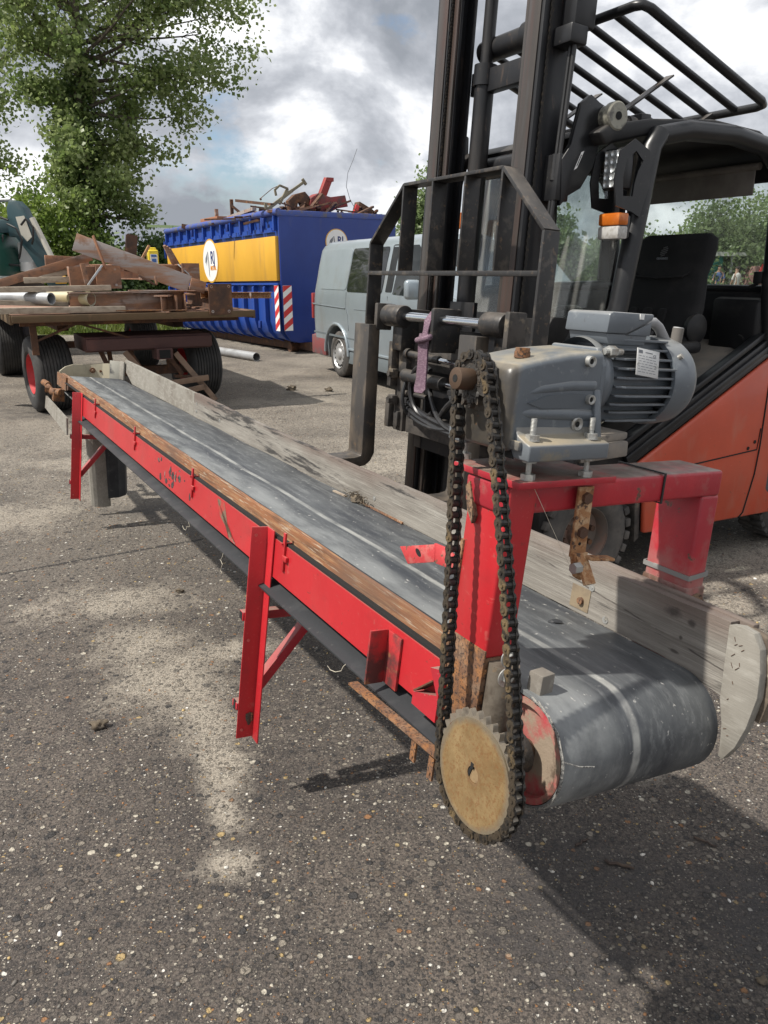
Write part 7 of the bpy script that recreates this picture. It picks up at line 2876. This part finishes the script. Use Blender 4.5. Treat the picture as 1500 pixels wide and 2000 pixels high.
q.prism([(.36, 2.10), (.38, 2.60), (.44, 2.72), (.58, 2.72), (.70, 2.60), (.84, 2.20), (1.24, 1.30), (1.20, 1.05), (1.08, 1.05), (.72, 1.75), (.48, 2.10)], 1, .06, .30, .02)
stick_o = q.build('dipper_arm', 'exc_teal', ex)
q = MB()
q.prism([(.54, 2.44), (.70, 2.46), (.80, 2.10), (.70, 2.02), (.60, 2.14)], 1, .045, .059)
q.build('arm_panel', 'cream', stick_o)
q = MB()
q.cyl((-.9, .2, 2.70), (.42, .18, 2.74), .035, seg=12)
q.cyl((-2.2, .2, 2.66), (-.9, .2, 2.70), .055, seg=12)
q.build('boom_ram', 'galv', ex)
q = MB()
q.cyl((.86, .02, 2.42), (1.20, .0, 1.62), .050, seg=14)
q.cyl((1.20, .0, 1.62), (1.32, .0, 1.30), .025, seg=10)
q.build('bucket_ram', 'cream', ex)
q = MB()
for pts in ([(.40, -.02, 2.32), (.58, -.06, 2.24), (.66, -.06, 2.05), (.58, -.04, 1.80), (.52, 0, 1.70)], [(.30, -.02, 2.14), (.24, -.06, 1.86), (.34, -.08, 1.62), (.60, -.04, 1.60)],
            [(.66, -.02, 2.30), (.78, -.06, 2.40), (.90, -.06, 2.26), (.86, -.04, 2.06), (.80, .0, 1.95)], [(-2.2, 0, 2.48), (-.5, -.02, 2.47), (.2, -.02, 2.46), (.5, -.04, 2.36)]):
    sm = []
    for a in range(len(pts) - 1):
        for k in range(5):
            sm.append(Vector(pts[a]).lerp(Vector(pts[a + 1]), k / 5))
    q.tube(sm, .02, 6)
q.build_each('hydraulic_hose', 'hose', ex)
q = MB()
q.bx(.36, .74, .3, .6, 1.56, 2.02, .03)
q.cyl((.56, .3, 1.66), (.56, .3, 1.50), .17, seg=16)
q.build('white_tank', 'white', ex, 40)
q = MB()
q.prism([(.95, 1.15), (1.30, 1.20), (1.60, 1.02), (1.45, .86), (1.05, .80), (.85, .92)], 1, -.15, .55, .02)
q.bx(1.18, 1.36, .0, .3, 1.10, 1.24, .02)
q.build('bucket', 'steel_worn', ex)
MB().bx(1.18, 1.38, -.06, .02, 1.28, 1.42, .02).build('yellow_link', 'yellow', ex)

# ================================================================== FAR SIDE OF THE YARD, seen through the cab
q = MB()
q.bx(-1.3, .45, 0, 3.0, .15, 2.18, .02)
hut = thing('site_hut', 'small teal hut with a pale roof far behind the forklift seat', 'hut', (15.5, 38.5, 0), R(-8))
q.build('hut_wall', 'teal_paint', hut)
q = MB()
q.prism([(-1.6, 2.18), (1.4, 2.18), (1.3, 2.34), (-1.5, 2.42)], 1, -.3, 3.2)
q.build('hut_roof', mat('pale_roof', (.42, .43, .40), .7), hut)
MB().bx(.75, .85, -.2, -.1, 0, 2.2).build('roof_post', 'galv', hut)
fm = thing('farm_machine', 'red and grey wheeled farm machine standing far off beside the teal hut', 'machine', (17.5, 37.5, 0), 0)
q = MB()
q.prism([(-.9, .5), (-.5, 1.7), (-.2, 1.75), (.1, 1.2), (.5, 1.5), (.9, 1.9), (1.3, .7), (.9, .45)], 1, 0, .9, .05)
q.build('hopper', mat('brown_red_steel', (.26, .14, .12), .7), fm)
q = MB()
q.bar((-.5, -.05, .6), (-.1, -.05, 1.8), .08, .08)
q.bar((-.4, -.05, 1.2), (.3, -.05, 1.25), .08, .08)
q.build('red_frame', 'sign_red', fm)
q = MB()
for x in (-.5, .7):
    q.cyl((x, -.1, .4), (x, .1, .4), .4, seg=20)
q.build_each('wheel', 'tyre_black', fm)


def person(label, x, y, rz, h, shirt, legs, seed, seated=False):
    o = thing('person', label, 'person', (x, y, 0), rz, 'people far off in the yard')
    me = bpy.data.meshes.new('body')
    J = [(0, 0, .92), (0, .0, 1.12), (0, .0, 1.36), (0, .02, 1.50), (0, .03, 1.62), (0, .03, 1.72),
         (.17, 0, 1.38), (.24, .03, 1.12), (.24, .16, .93), (-.17, 0, 1.38), (-.24, .02, 1.12), (-.22, .14, .90),
         (.09, 0, .88), (.10, .03, .50), (.10, -.02, .08), (.10, .10, .04), (-.09, 0, .88), (-.11, -.02, .50), (-.11, -.08, .08), (-.11, .04, .04)]
    E_ = [(0, 1), (1, 2), (2, 3), (3, 4), (4, 5), (2, 6), (6, 7), (7, 8), (2, 9), (9, 10), (10, 11), (0, 12), (12, 13), (13, 14), (14, 15), (0, 16), (16, 17), (17, 18), (18, 19)]
    Rr = [.13, .13, .14, .055, .10, .075, .065, .048, .035, .065, .048, .035, .095, .062, .045, .04, .095, .062, .045, .04]
    k = h / 1.78
    me.from_pydata([(a * k, b * k, c * k) for a, b, c in J], E_, [])
    b_ = bpy.data.objects.new('body', me)
    COL.objects.link(b_)
    b_.parent = o
    md = b_.modifiers.new('skin', 'SKIN')
    for v, r_ in zip(me.skin_vertices[0].data, Rr):
        v.radius = (r_ * k, r_ * k)
    me.skin_vertices[0].data[0].use_root = True
    b_.modifiers.new('sub', 'SUBSURF').levels = 1
    b_.modifiers['sub'].render_levels = 1
    me.materials.append(M['skin'])
    q = MB()
    q.lathe([(.86, .0), (.86, .16), (1.0, .155), (1.2, .165), (1.36, .19), (1.44, .13), (1.48, .06), (1.48, .0)], (0, 0, 0), (0, 0, 1), 16)
    for s in (1, -1):
        q.tube([(s * .15, 0, 1.40), (s * .20, .01, 1.30), (s * .24, .03, 1.16)], .065, 8)
    q.xf(Matrix.Diagonal((k, k * .75, k, 1))).build('shirt', shirt, o, 60)
    q = MB()
    for s in (1, -1):
        q.tube([(s * .08, 0, .92), (s * .10, .01, .50), (s * .105, -.04, .10)], [.105, .08, .062], 10)
    q.xf(Matrix.Diagonal((k, k, k, 1))).build('trousers', legs, o, 60)
    MB().ball((0, .01 * k, 1.69 * k), .095 * k, 2, (1, 1.1, .8), .1, seed).build('hair', 'hair', o, 60)


person('distant person in a pale top standing between the teal hut and the red machine', 16.15, 37.2, .4, 1.74, 'shirt', 'trousers', 1)
person('distant person half hidden beside the hut, in a dark top', 15.65, 38.0, 2.6, 1.80, 'trousers', 'hair', 2)
q = MB()
q.ball((0, 0, .35), .55, 2, (1.4, .8, .65), .3, 4)
q.ball((-.8, .1, .3), .4, 2, (1.2, .8, .7), .3, 6)
o = q.build('bulk_bag', 'white_sheet', None, 60)
o.location = (14.9, 37.4, 0)
tag(o, 'pale lumpy bulk bags on the ground before the teal hut', 'bag')
